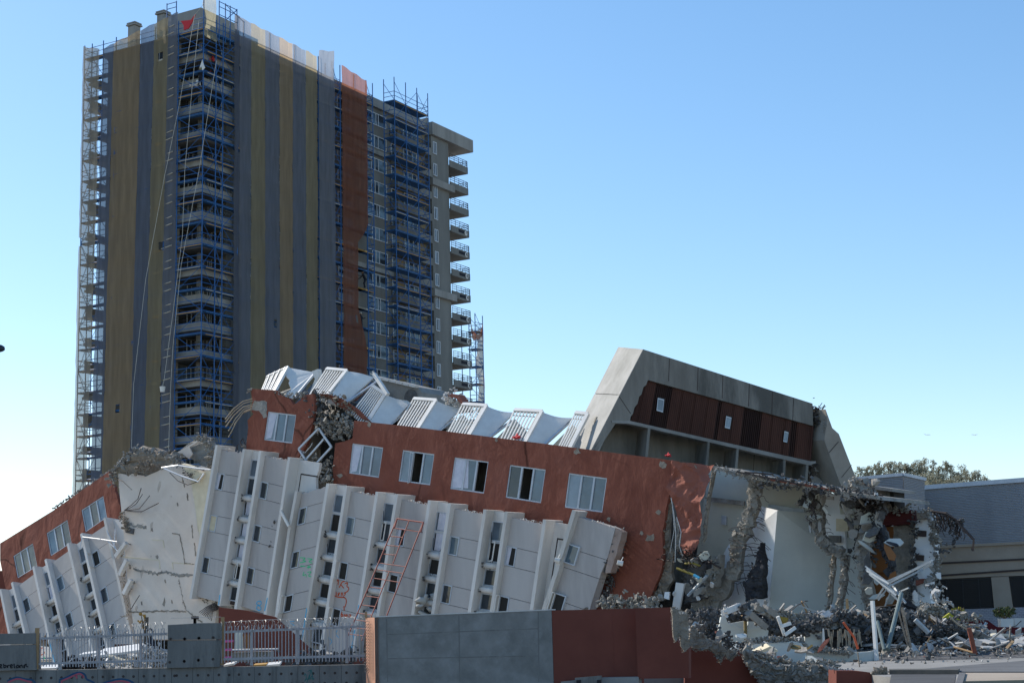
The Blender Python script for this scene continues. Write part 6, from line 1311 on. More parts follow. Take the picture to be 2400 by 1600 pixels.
for i in range(130):
    x, y = rnd.uniform(5, 27), rnd.uniform(58, 76); h = heap_h(x, y)
    if h < .3: continue
    a = rnd.uniform(0, 6.28); p = V((x, y, h)); q = [p]
    for k in range(4): a += rnd.uniform(-.7, .7); q.append(q[-1] + V((math.cos(a) * .3, math.sin(a) * .2, rnd.uniform(-.05, .28))))
    m_.tube(q, .018, 4)
m_.build('wire_debris', M['rebar'], kind='stuff', label='rusty wire ends sticking up all over the rubble heap', cat='rubble')
# individual chunks and plates lying on the heap
rnd = random.Random(17)
for i in range(120):
    x, y = rnd.uniform(6, 26), rnd.uniform(59, 75); h = heap_h(x, y)
    if h < .4: continue
    m_ = MB(); mt = rnd.choice(['rough', 'rub_l', 'rough', 'conc_l', 'rough_d'])
    if i % 3: m_.rock((x, y, h + .12), rnd.uniform(.16, .38), rnd); lab = 'broken grey concrete chunk on the rubble heap'; nm = 'concrete_chunk'
    else:
        a = rnd.uniform(0, 3.1); c = V((x, y, h + .25)); u = V((math.cos(a), math.sin(a), rnd.uniform(-.4, .4))).normalized(); v_ = V((-math.sin(a), math.cos(a), rnd.uniform(-.2, .6))).normalized(); n_ = u.cross(v_)
        pts = [c + u * rnd.uniform(.3, .65) * (1.7 if i % 4 == 0 else 1) * math.cos(t) + v_ * rnd.uniform(.2, .5) * (1.5 if i % 4 == 0 else 1) * math.sin(t) for t in (0, 1.1, 2.2, 3.2, 4.3, 5.3)]
        m_.prism(pts, n_ * .1); lab = 'flat broken plaster plate tilted on the rubble heap'; nm = 'plaster_plate'; mt = rnd.choice(['rub_l', 'inw_w', 'inw_b', 'rough', 'inw'])
    m_.build(nm, M[mt], label=lab, cat='rubble', group='chunks on the rubble heap' if i % 3 else 'plates on the rubble heap')
# big pieces of the smashed lower storey, from the photo
def rpl(pts, Y, off, mt, name, lab, cat='wall fragment', jg=.05, fr_f=fR1, seed=0):
    P = [at_y(fr_f(*p), Y) for p in pts]; P = [V(p) for p in jag([tuple(p) for p in P], .25, jg, random.Random(seed), close=True)] if jg else P
    m_ = MB(); m_.prism(P, V(off)); return tag(m_.build(name, M[mt]), lab, cat)
rpl([(690, 310), (735, 290), (775, 430), (990, 400), (1010, 640), (960, 660), (900, 690), (640, 640)], 61, (0, .3, 0), 'inw_b', 'wall_fragment', 'pale blue grey wall fragment standing in the rubble, left of the yellow post')
rpl([(1025, 400), (1130, 400), (1290, 520), (1280, 630), (1020, 645)], 61.2, (0, .3, 0), 'inw_b', 'wall_fragment', 'pale wall fragment with a slanting broken top, right of the yellow post')
rpl([(1085, 690), (1250, 670), (1690, 665), (1760, 780), (1740, 940), (1130, 900)], 59, (0, .3, 0), 'inw_b', 'wall_fragment', 'long low pale wall fragment in front of the heap with torn top edge')
rpl([(1950, 780), (2352, 800), (2352, 910), (1760, 890), (1740, 760)], 60, (0, .3, 0), 'inw_b', 'low_wall', 'low pale wall in front of the dark opening, left of the white post', 'wall')
rpl([(0, 790), (500, 785), (515, 915), (0, 905)], 60.05, (0, .3, 0), 'inw_b', 'low_wall', 'right end of the low pale wall, touching the white post', 'wall', fr_f=fR2)
rpl([(1740, 560), (1960, 540), (1965, 745), (1740, 740)], 62, (0, .3, 0), 'inw_b', 'wall_fragment', 'pale wall stub at the left jamb of the dark opening')
rpl([(1965, 490), (1985, 490), (2005, 745), (1965, 750)], 61.8, (0, .2, 0), 'wmetal', 'door_jamb', 'white door jamb at the left side of the dark opening', 'door frame', jg=0)
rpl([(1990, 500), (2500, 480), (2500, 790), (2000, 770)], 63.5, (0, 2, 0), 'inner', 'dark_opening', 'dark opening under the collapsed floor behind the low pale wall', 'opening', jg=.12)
rpl([(985, 400), (1020, 400), (1020, 645), (992, 640)], 60.6, (0, .2, 0), 'yellow_d', 'timber_post', 'dull yellow post between the two pale wall fragments', 'post', jg=0)
rpl([(1130, 800), (1300, 715), (1412, 770), (1380, 810), (1300, 770), (1200, 800)], 57.5, (0, .8, .1), 'beige', 'folded_board', 'folded cream board lying like a tent on the front rubble', 'board', jg=.02)
for k, (pts, lab) in enumerate(([(1405, 340), (1490, 575)], 'white window bar standing on the rubble, the longest of the three'), ([(1450, 465), (1565, 425)], 'short white bar crossing the upright window bar'), ([(1495, 570), (1625, 480)], 'white bar slanting up right from the foot of the upright bar')) if False else []: pass
for pts, lab in (([(1405, 340), (1490, 575)], 'white window bar standing on the rubble, the longest of the three'), ([(1450, 465), (1565, 425)], 'short white bar crossing the upright window bar'), ([(1495, 570), (1625, 480)], 'white bar slanting up right from the foot of the upright bar')):
    tag(MB().bar(at_y(fR1(*pts[0]), 59), at_y(fR1(*pts[1]), 59.2), .12, .08).build('window_bar', M['wmetal']), lab, 'bar')
for pts, Y, mt, lab in (([(1035, 290), (1245, 470)], 60, 'conc_l', 'long broken grey beam sloping down right across the fragments'), ([(1245, 235), (1410, 350)], 60.3, 'conc_l', 'second grey beam sloping down to the white window bars'), ([(735, 290), (910, 215)], 59.8, 'white', 'pale beam rising from the top of the left wall fragment'), ([(960, 235), (1110, 160)], 60.2, 'rough_d', 'dark beam continuing the pale one upward'), ([(1100, 215), (1300, 310)], 60.1, 'rough', 'rough grey beam lying on the broken floor edge')):
    a, b = at_y(fR1(*pts[0]), Y), at_y(fR1(*pts[1]), Y + .6); m_ = MB(); m_.bar(a, b, .22, .3); rd = random.Random(int(pts[0][0]))
    for k in range(26): m_.rock(a.lerp(b, rd.random()) + V((rd.gauss(0, .08), rd.gauss(0, .1), rd.gauss(0, .08))), rd.uniform(.05, .12), rd)
    tag(m_.build('broken_beam', M[mt]), lab, 'beam')
rpl([(1330, 295), (1420, 330), (1530, 360), (1490, 415), (1440, 365)], 60.6, (0, .2, -.1), 'yellow', 'yellow_sheet', 'crumpled yellow plastic sheet on the rubble above the white bars', 'plastic sheet')
def rock_line(fr_f, pts, Y, n, r0, r1, sp, mt, lab, seed, name='rubble_ridge'):
    return rocks_along([fr_f(*p) for p in pts], int(n * .8), r0 * .75, r1 * .75, sp * .5, mt, None, name, seed, lambda p: at_y(p, Y), lab, 'rubble', None, 'stuff')
rock_line(fR1, [(300, 320), (560, 330), (700, 330), (1000, 330), (1250, 400), (1300, 520)], 62, 420, .1, .32, .22, 'rough_d', 'dark crushed debris ridge behind the pale wall fragments', 51)
rock_line(fR1, [(1000, 655), (1300, 620), (1700, 640), (1750, 740)], 59.2, 200, .07, .18, .1, 'rough', 'crumbled grey edge along the top of the long low fragment', 52)
rock_line(fR1, [(1250, 460), (1500, 520), (1800, 480), (1950, 460)], 62, 420, .1, .3, .25, 'rough_d', 'dark crushed debris ridge right of the white bars', 53)
rock_line(fR1, [(1300, 300), (1600, 360), (2000, 420), (2300, 450)], 64, 420, .1, .32, .2, 'rough', 'grey debris along the broken floor edge below the rooms', 54)
rock_line(fR1, [(1740, 740), (2000, 760), (2340, 790)], 59.8, 130, .08, .2, .1, 'rough', 'crumbled grey edge along the low pale wall', 55)
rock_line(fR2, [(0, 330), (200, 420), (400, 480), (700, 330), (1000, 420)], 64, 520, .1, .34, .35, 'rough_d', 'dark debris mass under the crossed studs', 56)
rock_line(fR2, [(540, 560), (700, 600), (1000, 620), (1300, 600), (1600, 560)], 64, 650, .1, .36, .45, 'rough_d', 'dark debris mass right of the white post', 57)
rock_line(fR2, [(1050, 230), (1300, 280), (1500, 330), (1780, 370)], 66, 260, .1, .3, .2, 'rough', 'grey debris crest sloping down along the maroon wall', 58)
rock_line(fR2, [(1220, 20), (1300, 120), (1420, 200)], 67, 40, .12, .3, .3, 'rub_l', 'pale lumps hanging at the foot of the ruin stump', 59)
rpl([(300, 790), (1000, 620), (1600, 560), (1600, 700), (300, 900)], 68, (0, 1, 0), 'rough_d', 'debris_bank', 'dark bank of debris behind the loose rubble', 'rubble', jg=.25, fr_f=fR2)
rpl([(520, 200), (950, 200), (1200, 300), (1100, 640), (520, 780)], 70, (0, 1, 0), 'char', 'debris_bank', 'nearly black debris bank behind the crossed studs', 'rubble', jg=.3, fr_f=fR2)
rnd = random.Random(91); m_ = MB()
for i in range(26):
    x = rnd.uniform(2000, 2480); y = rnd.uniform(490, 560); m_.bar(at_y(fR1(x, y), 63.2), at_y(fR1(x + rnd.uniform(-25, 25), y + rnd.uniform(60, 230)), 63.1), rnd.uniform(.02, .07), .02)
m_.build('hanging_strips', M['rebar_l'], kind='stuff', label='strips and wires hanging in the dark opening under the floor', cat='debris')
# rubble and torn concrete on the street wall (front)
def rband(pts, Y, mt, name, lab, fr_f=fR1, seed=0, off=(0, .35, 0), n=80, rr=(.05, .16), jg=.06):
    th = thing(name, lab, 'wall fragment', at_y(fr_f(*pts[0]), Y)); P = [V(p) for p in jag([tuple(at_y(fr_f(*p), Y)) for p in pts], .18, jg, random.Random(seed), close=True)]
    MB().prism(P, V(off)).build('torn_face', M[mt], th); rk = MB(); rnd = random.Random(seed)
    tri = tessellate_polygon([P])
    for i in range(n): k = rnd.randrange(len(P)); q = P[k].lerp(P[(k + 1) % len(P)], rnd.random()) + V((rnd.gauss(0, .03), -.0, rnd.gauss(0, .03))); rk.rock(q + V((0, .05, 0)), rnd.uniform(*rr) * .4, rnd)
    ar = [(P[b] - P[a]).cross(P[c] - P[a]).length for a, b, c in tri]; tot = sum(ar)
    for i in range(n * 3):
        a, b, c = rnd.choices(tri, ar)[0]; u, v = rnd.random(), rnd.random(); u, v = (1 - u, 1 - v) if u + v > 1 else (u, v); q = P[a] + (P[b] - P[a]) * u + (P[c] - P[a]) * v; rk.rock(q + V((0, rnd.uniform(.0, .08), 0)), rnd.uniform(*rr) * (.45 if rnd.random() < .85 else 1.3), rnd, .6)
    rk.build('crumbs', M[mt], th); return th
rband([(70, 235), (280, 290), (290, 740), (235, 790), (200, 700), (190, 560), (130, 655), (90, 600), (100, 470), (95, 350)], 45.3, 'rough_b', 'torn_wall_edge', 'torn grey concrete core showing at the end of the red street wall', seed=61, n=110, rr=(.02, .07), jg=.03, off=(0, .2, 0))
rband([(300, 520), (350, 470), (480, 590), (600, 640), (770, 740), (900, 780), (880, 820), (780, 870), (760, 815), (690, 930), (660, 830), (560, 740), (450, 780), (300, 740)], 50.5, 'rough_b', 'torn_wall_edge', 'ragged concrete rim above the darker recessed red wall', seed=62, n=150, rr=(.03, .12), jg=.05)
rband([(960, 790), (1080, 830), (1160, 870), (1300, 960), (1420, 1000), (1700, 1010), (2000, 990), (2140, 1050), (2140, 1200), (1200, 1200), (1130, 1060), (1090, 960)], 51, 'rough', 'torn_wall_edge', 'broad rubble face spilling over the front of the recessed wall', seed=63, n=420, rr=(.05, .2), jg=.06)
rock_line(fR1, [(1000, 800), (1200, 860), (1500, 950), (1900, 960), (2130, 1000)], 52, 460, .06, .22, .22, 'rough', 'loose concrete stones heaped on the front rubble face', 64)
rock_line(fR1, [(380, 330), (600, 370), (500, 560), (700, 640), (850, 720)], 54, 300, .06, .22, .22, 'rough_d', 'dark stones behind the ragged rim', 65)
rock_line(fR1, [(2040, 975), (2150, 1000), (2350, 1005)], 47.0, 90, .03, .08, .04, 'rub_l', 'sunlit bright crumbs on top of the low red wall', 66)
rock_line(fR1, [(160, 285), (270, 300)], 44.6, 26, .02, .06, .03, 'rub_l', 'sunlit crumbs on the torn end of the red street wall', 67)
# ---------------------------------------------------------------- street walls
# front wall: grey part and red part, running slightly towards the camera on the right
FT = V((.955, -.296, 0)); FN = V((-.296, -.955, 0)); _p = at_y(fW(147, 140), 50.0); PF = Plane(_p, FN)
def F_(p, c=0): return PF.P(p, c)
def wall_from(pts_top, c, th_, name, mt, par, zb=-1.2):
    P = [F_(p, c) for p in pts_top]; m_ = MB(); m_.prism(P + [V((P[-1].x, P[-1].y, zb)), V((P[0].x, P[0].y, zb))], -FN * th_); return m_.build(name, M[mt], par)
sw = thing('street_wall', 'long front boundary wall, bare grey concrete on the left and dark red on the right', 'wall', F_(fW(1415, 600)))
zt = F_(fW(147, 140)).z
wall_from([fW(147, 140), fW(1413, 90)], 0, .3, 'grey_section', 'fconc', sw)
a0 = F_(fW(147, 140)); vb = V((-.35, .94, 0)); b0_ = a0 + vb * 1.05
mb = MB(); mb.box8([a0 - FT * .003, b0_ - FT * .003, V((b0_.x, b0_.y, -1.2)) - FT * .003, V((a0.x, a0.y, -1.2)) - FT * .003, a0 + FT * .15, b0_ + FT * .5, V((b0_.x, b0_.y, -1.2)) + FT * .5, V((a0.x, a0.y, -1.2)) + FT * .15]); mb.build('painted_end', M['orange'], sw)
mb = MB(); q = [F_(fW(140, 140), .02), F_(fW(1420, 88), .02)]; mb.box8([q[0], q[1], q[1] + V((0, 0, .03)), q[0] + V((0, 0, .03)), q[0] - FN * .34, q[1] - FN * .34, q[1] - FN * .34 + V((0, 0, .03)), q[0] - FN * .34 + V((0, 0, .03))]); mb.build('coping', M['white'], sw)
jb = MB()
for p0, p1 in ((fW(232, 150), fW(240, 600)), (fW(750, 125), fW(756, 600)), (fW(1318, 100), fW(1322, 600)), (fW(235, 262), fW(1318, 220)), (fW(235, 435), fW(1318, 415)), (fW(175, 150), fW(182, 600))): jb.bar(F_(p0, .002), F_(p1, .002), .03, .004, nrm=FN)
jb.build('formwork_joint', M['gconc'], sw)
wall_from([fW(1415, 90), fW(1845, 80)], .004, .3, 'red_section', 'red_w', sw)
r0_, r1_ = F_(fW(1845, 80)), F_(fW(1845, 80)) + FT * 1.15 - FN * .9      # folded recess
r2_ = F_(fW(2012, 75), .5); 
mb = MB(); mb.box8([r0_, r2_ - FN * .5, V(((r2_ - FN * .5).x, (r2_ - FN * .5).y, -1.2)), V((r0_.x, r0_.y, -1.2)), r0_ - FN * .3, r2_ - FN * .8, V(((r2_ - FN * .8).x, (r2_ - FN * .8).y, -1.2)), V(((r0_ - FN * .3).x, (r0_ - FN * .3).y, -1.2))])
mb.build('red_section', M['red_w2'], sw)
P = [F_(p, .5) for p in [fW(2012, 75), fW(2268, 68), fW(2262, 150), fW(2275, 230), fW(2310, 300), fW(2352, 360), fR1(290, 720), fR1(290, 1110)]]
P.append(V((P[0].x, P[0].y, P[-1].z))); mb = MB(); mb.prism(P, -FN * .35); mb.build('red_section', M['red_w'], sw)
# coiled wire hanging on the painted end
mb = MB(); pts = []
for i in range(140):
    s = i / 139; c = a0.lerp(b0_, .45) + V((0, 0, -.15 - 1.5 * s)); pts.append(c + vb * .22 * math.cos(i * .75) + V((-.12 + .05 * math.sin(i * .75), 0, .07 * math.sin(i * .75))))
tag(MB().tube(pts, .008, 4).build('wire_coil', M['rebar']), 'thin wire coil hanging down the pink end of the front wall', 'wire coil')
tag(MB().bar(at_y(fW(85, 145), 50.9), at_y(fW(85, 100), 50.9), .06, .06).build('timber_stake', M['timber_l']), 'short timber stake sticking up behind the pink wall end', 'stake')
# recessed darker red wall, red stump, ledges
rw = thing('recessed_wall', 'dark red wall set back under the torn rim, right of the front wall', 'wall', at_y(fR1(800, 1100), 51.5))
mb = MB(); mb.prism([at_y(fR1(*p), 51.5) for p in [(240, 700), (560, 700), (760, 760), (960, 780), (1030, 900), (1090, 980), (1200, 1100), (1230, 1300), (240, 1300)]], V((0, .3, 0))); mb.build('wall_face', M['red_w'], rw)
mb = MB(); mb.prism([at_y(fR1(*p), 46.6) for p in [(2140, 1020), (2352, 1020), (2480, 1030), (2560, 1040), (2620, 1180), (2600, 1300), (2140, 1300)]], V((0, 1.2, 0))); tag(mb.build('low_red_wall', M['red_w']), 'low red wall block at the bottom edge, topped with sunlit crumbs', 'wall')
rband([(470, 990), (640, 990), (660, 1060), (600, 1130), (560, 1140), (520, 1090), (490, 1060)], 46.5, 'rough_b', 'torn_wall_edge', 'broken tan corner of the low red wall at the bottom edge', fr_f=fR2, seed=68, n=50, rr=(.03, .09), off=(0, .1, 0))
# paving and planter walls at the right
yk = lambda p, z=.0: at_z(p, z)
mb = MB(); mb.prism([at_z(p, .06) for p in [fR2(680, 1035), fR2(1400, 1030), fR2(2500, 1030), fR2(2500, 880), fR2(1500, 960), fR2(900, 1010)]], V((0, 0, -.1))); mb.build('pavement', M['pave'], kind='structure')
def lowwall(name, lab, p0, p1, Y0, Y1, h, mt, th_=.4):
    a, b = at_y(p0, Y0), at_y(p1, Y1); m_ = MB(); a.z = max(a.z, .05); b.z = max(b.z, .05); m_.box8([V((a.x, a.y, -.3)), V((b.x, b.y, -.3)), b, a, V((a.x, a.y + th_, -.3)), V((b.x, b.y + th_, -.3)), b + V((0, th_, 0)), a + V((0, th_, 0))]); return tag(m_.build(name, M[mt]), lab, 'wall')
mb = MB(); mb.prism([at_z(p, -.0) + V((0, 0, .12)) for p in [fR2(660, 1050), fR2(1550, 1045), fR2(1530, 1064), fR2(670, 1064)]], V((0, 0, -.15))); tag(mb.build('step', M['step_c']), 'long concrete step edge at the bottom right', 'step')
mb = MB(); mb.prism([at_z(p, .10) for p in [fR2(1620, 1045), fR2(2500, 1045), fR2(2500, 1130), fR2(1580, 1150)]], V((0, 0, -.14))); tag(mb.build('planter_kerb', M['tan']), 'tan planter kerb at the bottom right corner', 'kerb')
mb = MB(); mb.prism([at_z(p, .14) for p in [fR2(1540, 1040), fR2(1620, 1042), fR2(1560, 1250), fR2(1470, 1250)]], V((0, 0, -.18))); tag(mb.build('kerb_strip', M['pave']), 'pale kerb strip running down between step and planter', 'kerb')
mb = MB(); mb.prism([at_z(p, .02) for p in [fR2(1600, 1152), fR2(2500, 1132), fR2(2500, 1300), fR2(1560, 1300)]], V((0, 0, -.03))); mb.build('lawn_patch', M['leaf'], kind='stuff', label='dark green grass in the planter at the corner', cat='grass')
mb = MB(); mb.prism([at_z(p, .012) for p in [fR2(690, 1064), fR2(1500, 1064), fR2(1460, 1300), fR2(640, 1300)]], V((0, 0, -.01))); mb.build('sunken_path', M['asph_d'], kind='structure')
# maroon wall, grey wall, red and concrete blocks of the yard
def wq_(name, lab, pts, Y, mt, dp=.3, fr_f=fR2, cat='wall', jg=0):
    P = [at_y(fr_f(*p), Y) for p in pts]; P = [V(p) for p in jag([tuple(p) for p in P], .3, jg, random.Random(3), close=True)] if jg else P
    m_ = MB(); m_.prism(P, V((0, dp, 0))); return tag(m_.build(name, M[mt]), lab, cat)
wq_('maroon_wall', 'long maroon boundary wall beyond the rubble at the right edge', [(1440, 400), (1780, 375), (1900, 390), (2010, 470), (2500, 480), (2500, 600), (1780, 590), (1430, 520)], 78, 'dred')
wq_('grey_wall', 'low grey wall in front of the maroon wall', [(1780, 585), (2310, 580), (2340, 720), (2340, 760), (1790, 760)], 74, 'fconc')
wq_('red_block', 'tall red block fragment lying among the small rubble', [(1090, 890), (1360, 865), (1375, 920), (1300, 960), (1230, 1000), (1120, 920)], 59.5, 'red_w', .6, jg=.05, cat='wall fragment')
wq_('red_block', 'long flat red block fragment near the step', [(665, 960), (790, 945), (960, 970), (950, 1000), (680, 1040)], 57, 'red_w', .6, jg=.03, cat='wall fragment')
wq_('white_strip', 'thin white strip lying on the flat red block', [(795, 955), (1040, 940), (1045, 950), (800, 968)], 56.9, 'wmetal', .1, cat='strip')
wq_('tan_block', 'small tan kerb block beside the step', [(690, 1045), (835, 1045), (835, 1095), (692, 1100)], 53, 'tan', .4, cat='block')
wq_('rough_post', 'rough grey concrete post beside the rust red post', [(1740, 490), (1775, 540), (1790, 800), (1750, 800), (1720, 600)], 64, 'conc_l', .4, cat='post', jg=.04)
wq_('yellow_sheet', 'yellow green plastic sheet draped over the debris crest', [(1350, 350), (1420, 280), (1480, 320), (1570, 385), (1450, 375)], 65, 'leaf_y', .2, cat='plastic sheet', jg=.05)
wq_('white_hutch', 'bright sunlit white box panel behind the maroon wall', [(2058, 368), (2222, 370), (2222, 478), (2065, 478)], 80, 'wmetal', .5, cat='box')
wq_('white_hutch', 'shaded white box panel at the right edge, next to the sunlit one', [(2232, 360), (2500, 360), (2500, 478), (2232, 478)], 80.2, 'white', .5, cat='box')
# shrub
def shrub(name, lab, c, rx, rz__, n, mt, size, seed):
    rnd = random.Random(seed); th = thing(name, lab, 'shrub', c); m_ = MB(); s_ = MB()
    for i in range(9): a = rnd.uniform(0, 6.28); s_.tube([V(c), V(c) + V((math.cos(a) * rx * .4, math.sin(a) * rx * .3, rz__ * .8)), V(c) + V((math.cos(a) * rx * .9, math.sin(a) * rx * .6, rz__ * rnd.uniform(1.1, 1.7)))], .03, 4)
    for i in range(n):
        a, r = rnd.uniform(0, 6.28), rnd.random() ** .5; p = V(c) + V((math.cos(a) * rx * r, math.sin(a) * rx * r * .6, rz__ * (1 + rnd.uniform(-.8, .8) * (1 - r * r * .6)))); u = V((rnd.gauss(0, 1), rnd.gauss(0, 1), rnd.gauss(0, 1))).normalized() * size; v = u.cross(V((rnd.gauss(0, 1), rnd.gauss(0, 1), rnd.gauss(0, 1)))).normalized() * size * .6
        m_.add([p - u, p + v, p + u, p - v], [(0, 1, 2, 3)])
    s_.build('stem', M['bark'], th); m_.build('foliage', M[mt], th); return th
shrub('shrub', 'small green shrub behind the white boxes at the right', at_y(fR2(2110, 380), 84), .62, .38, 420, 'leaf', .07, 3)
shrub('shrub', 'small dull green shrub beside the end of the debris crest', at_y(fR2(1530, 320), 84), .35, .22, 110, 'leaf_y', .06, 4)

rnd = random.Random(123)
for i in range(46):
    x, y = rnd.uniform(330, 2050), rnd.uniform(560, 960); Y = rnd.uniform(53, 58.5); c = at_y(fR1(x, y), Y)
    if x > 1050 and y < 700: continue
    u = V((rnd.gauss(0, 1), rnd.gauss(0, .6), rnd.gauss(0, .5))).normalized(); v = u.cross(V((rnd.gauss(0, .4), -.7, 1))).normalized(); a, b = rnd.uniform(.1, .4), rnd.uniform(.08, .22)
    pts = [c + u * a * rnd.uniform(.6, 1.2) * math.cos(t) + v * b * rnd.uniform(.6, 1.2) * math.sin(t) for t in (0, 1.0, 2.1, 3.1, 4.2, 5.3)]; m_ = MB(); m_.prism(pts, u.cross(v) * .06); m_.build('plaster_plate', M[rnd.choice(['rub_l', 'conc_l', 'rough', 'inw_b', 'plank'] if i % 6 else ['red_f', 'yellow_d'])], label='broken plate lying in the front rubble below the open rooms', cat='rubble', group='plates in the front rubble')
M['gblue'] = mat('blue_paint', (.03, .08, .16), .8); M['gpink'] = mat('pink_paint', (.45, .10, .14), .8); M['gteal'] = mat('teal_paint', (.03, .16, .15), .8); M['dryleaf'] = mat('dry_leaf', (.4, .22, .05), .8); M['pink'] = mat('pink_pipe', (.6, .12, .3), .6); M['lampd'] = mat('dark_lamp_housing', (.03, .045, .06), .35); M['leaf_h'] = surf('hazy_grove_leaf', (.24, .235, .165), (.36, .35, .26), .25, bump=0); M['leaf_h'].node_tree.nodes['Principled BSDF'].inputs['Transmission Weight'].default_value = .0  # hill tree leaves are lightened: distance haze put into their colour
# ================================================================ left street wall, fence, yard debris
YW = 52.0
def ly(p, Y=YW): return at_y(p, Y)
lw_ = thing('street_wall', 'low concrete retaining wall under the white fence, panels with round tie holes and graffiti', 'wall', ly((430, 1600)) * 1)
def wl(pts, Y, dp, name, mt, par, zb=None):
    P = [ly(p, Y) for p in pts]; zb = -1.2 if zb is None else zb
    m_ = MB(); m_.prism(P + [V((P[-1].x, Y, zb)), V((P[0].x, Y, zb))], V((0, dp, 0))); return m_.build(name, M[mt], par)
xs = [-60, -12, 36, 84, 132, 181, 229, 277, 325, 373, 402, 452, 501, 548, 596, 647, 698, 749, 800, 857]
top = lambda x: 1569.5 - (x - 82) * .0172
for i in range(len(xs) - 1):
    a, b = xs[i], xs[i + 1]; wl([(a + .35, top(a)), (b - .35, top(b))], YW, .35, 'wall_panel', 'gconc', lw_)
wl([(-60, top(-60) + 2), (857, top(857) + 2)], YW + .06, .25, 'panel_core', 'rebar', lw_)
mb = MB()
for i, x in enumerate(xs[:-1]):
    for dx, dy in ((12, 18), (36, 18), (12, 42), (36, 42)):
        p = ly((x + dx, top(x) + dy), YW - .002); mb.tube([p, p + V((0, .01, 0))], .045, 8)
mb.build('tie_hole', M['rebar'], lw_)
rz2 = thing('raised_wall', 'raised grey concrete block at the left edge of the fence, with black handwriting', 'wall', ly((40, 1570)))
wl([(-60, 1485), (84.5, 1482.5), (84.5, 1508), (-60, 1511)], YW - .1, .5, 'upper_course', 'gconc', rz2, zb=ly((0, 1510)).z)
mb = MB(); mb.prism([ly(p, YW - .12) for p in [(-60, 1512), (84, 1509.5), (86, 1569), (-60, 1571)]], V((0, .5, 0))); mb.build('lower_course', M['gconc'], rz2)
rz3 = thing('raised_wall', 'raised grey concrete block between the two white fences, two rows of tie holes', 'wall', ly((455, 1560)))
mb = MB(); mb.prism([ly(p, YW - .1) for p in [fA(1028, 1212), fA(1235, 1200), fC(470, 1015), fC(470, 1165), fA(1028, 1303)]], V((0, .6, 0))); mb.build('upper_course', M['gconc'], rz3)
mb = MB(); mb.prism([ly(p, YW - .12) for p in [fA(1028, 1308), fC(470, 1172), fC(450, 1418), fA(1022, 1475)]], V((0, .6, 0))); mb.build('lower_course', M['gconc'], rz3)
mb = MB()
for p in (fA(1045, 1297), fA(1130, 1297), fA(1218, 1292), fC(130, 1160), fC(260, 1153), fC(390, 1148), fA(1040, 1440), fA(1128, 1432), fA(1215, 1426), fC(125, 1368), fC(255, 1358), fC(388, 1347)):
    q = ly(p, YW - .125); mb.tube([q, q + V((0, .01, 0))], .045, 8)
mb.build('tie_hole', M['rebar'], rz3)
for p, lab in ((fA(1195, 1190), 'left edge'), (fC(222, 990), 'middle')):
    q = ly(p, YW + .1); m_ = MB(); m_.bar(q + V((-.12, 0, .1)), q + V((.12, 0, .1)), .05, .05); m_.bar(q + V((0, 0, .1)), q + V((0, 0, -.35)), .08, .08); tag(m_.build('iron_bracket', M['rebar']), 'black iron bracket on top of the raised block, ' + ('left of the pair' if lab == 'left edge' else 'right of the pair'), 'bracket')
# handwriting and graffiti
def stroke(mb, pts, w_, pos, nrm=V((0, -1, 0))):
    P = [pos(p) for p in pts]
    for i in range(len(P) - 1): mb.bar(P[i], P[i + 1], w_, .006, nrm=nrm)
    return mb
wr = lambda p: ly(fA(*p), YW - .126)
txt = [[(-4, 1468), (10, 1462), (8, 1452), (-2, 1455), (0, 1472), (14, 1474)], [(22, 1448), (24, 1474), (36, 1470), (36, 1458), (25, 1460)], [(44, 1458), (46, 1474), (46, 1462), (58, 1456)], [(62, 1466), (76, 1462), (72, 1452), (62, 1458), (66, 1474), (78, 1472)],
       [(86, 1448), (88, 1474), (92, 1474)], [(108, 1458), (98, 1464), (102, 1474), (114, 1470), (114, 1460), (106, 1456)], [(120, 1458), (122, 1474), (122, 1462), (134, 1456), (138, 1472)], [(146, 1458), (148, 1476), (150, 1456), (162, 1450), (158, 1462), (172, 1468)]]
mb = MB()
for s in txt: stroke(mb, s, .035, wr)
mb.build('handwriting', M['black'], rz2)
gr = lambda p: ly(fN(*p), YW - .004); mb = MB(); m2 = MB()
def smooth(pts, n=5):
    o = []
    for i in range(len(pts) - 1):
        p0, p1, p2, p3 = pts[max(i - 1, 0)], pts[i], pts[i + 1], pts[min(i + 2, len(pts) - 1)]
        for k in range(n):
            t = k / n; o.append(tuple(.5 * ((2 * p1[a]) + (-p0[a] + p2[a]) * t + (2 * p0[a] - 5 * p1[a] + 4 * p2[a] - p3[a]) * t * t + (-p0[a] + 3 * p1[a] - 3 * p2[a] + p3[a]) * t ** 3) for a in (0, 1)))
    return o + [pts[-1]]
for s in ([(-300, 1140), (-150, 1080), (0, 1110), (90, 1115), (140, 1150), (170, 1200)], [(560, 1190), (555, 1120), (650, 1085), (780, 1020), (880, 1000), (960, 1035), (990, 1110), (1060, 1140), (1100, 1160), (1120, 1200)], [(1220, 1190), (1350, 1145), (1500, 1110), (1620, 1115), (1720, 1150), (1760, 1190)]): stroke(mb, smooth(s), .055, gr)
for s in ([(-280, 1160), (-130, 1105), (20, 1140), (100, 1160)], [(590, 1190), (590, 1140), (700, 1090), (800, 1045), (880, 1020), (930, 1060)], [(820, 1040), (830, 1100)], [(930, 1050), (940, 1090)], [(1240, 1200), (1400, 1165), (1550, 1140), (1700, 1175)]): stroke(m2, smooth(s), .05, lambda p: ly(fN(*p), YW - .006))
mb.build('blue_graffiti', M['gblue'], lw_); m2.build('pink_graffiti', M['gpink'], lw_)
mb = MB(); gt = lambda p: ly(fC(*p), YW - .004)
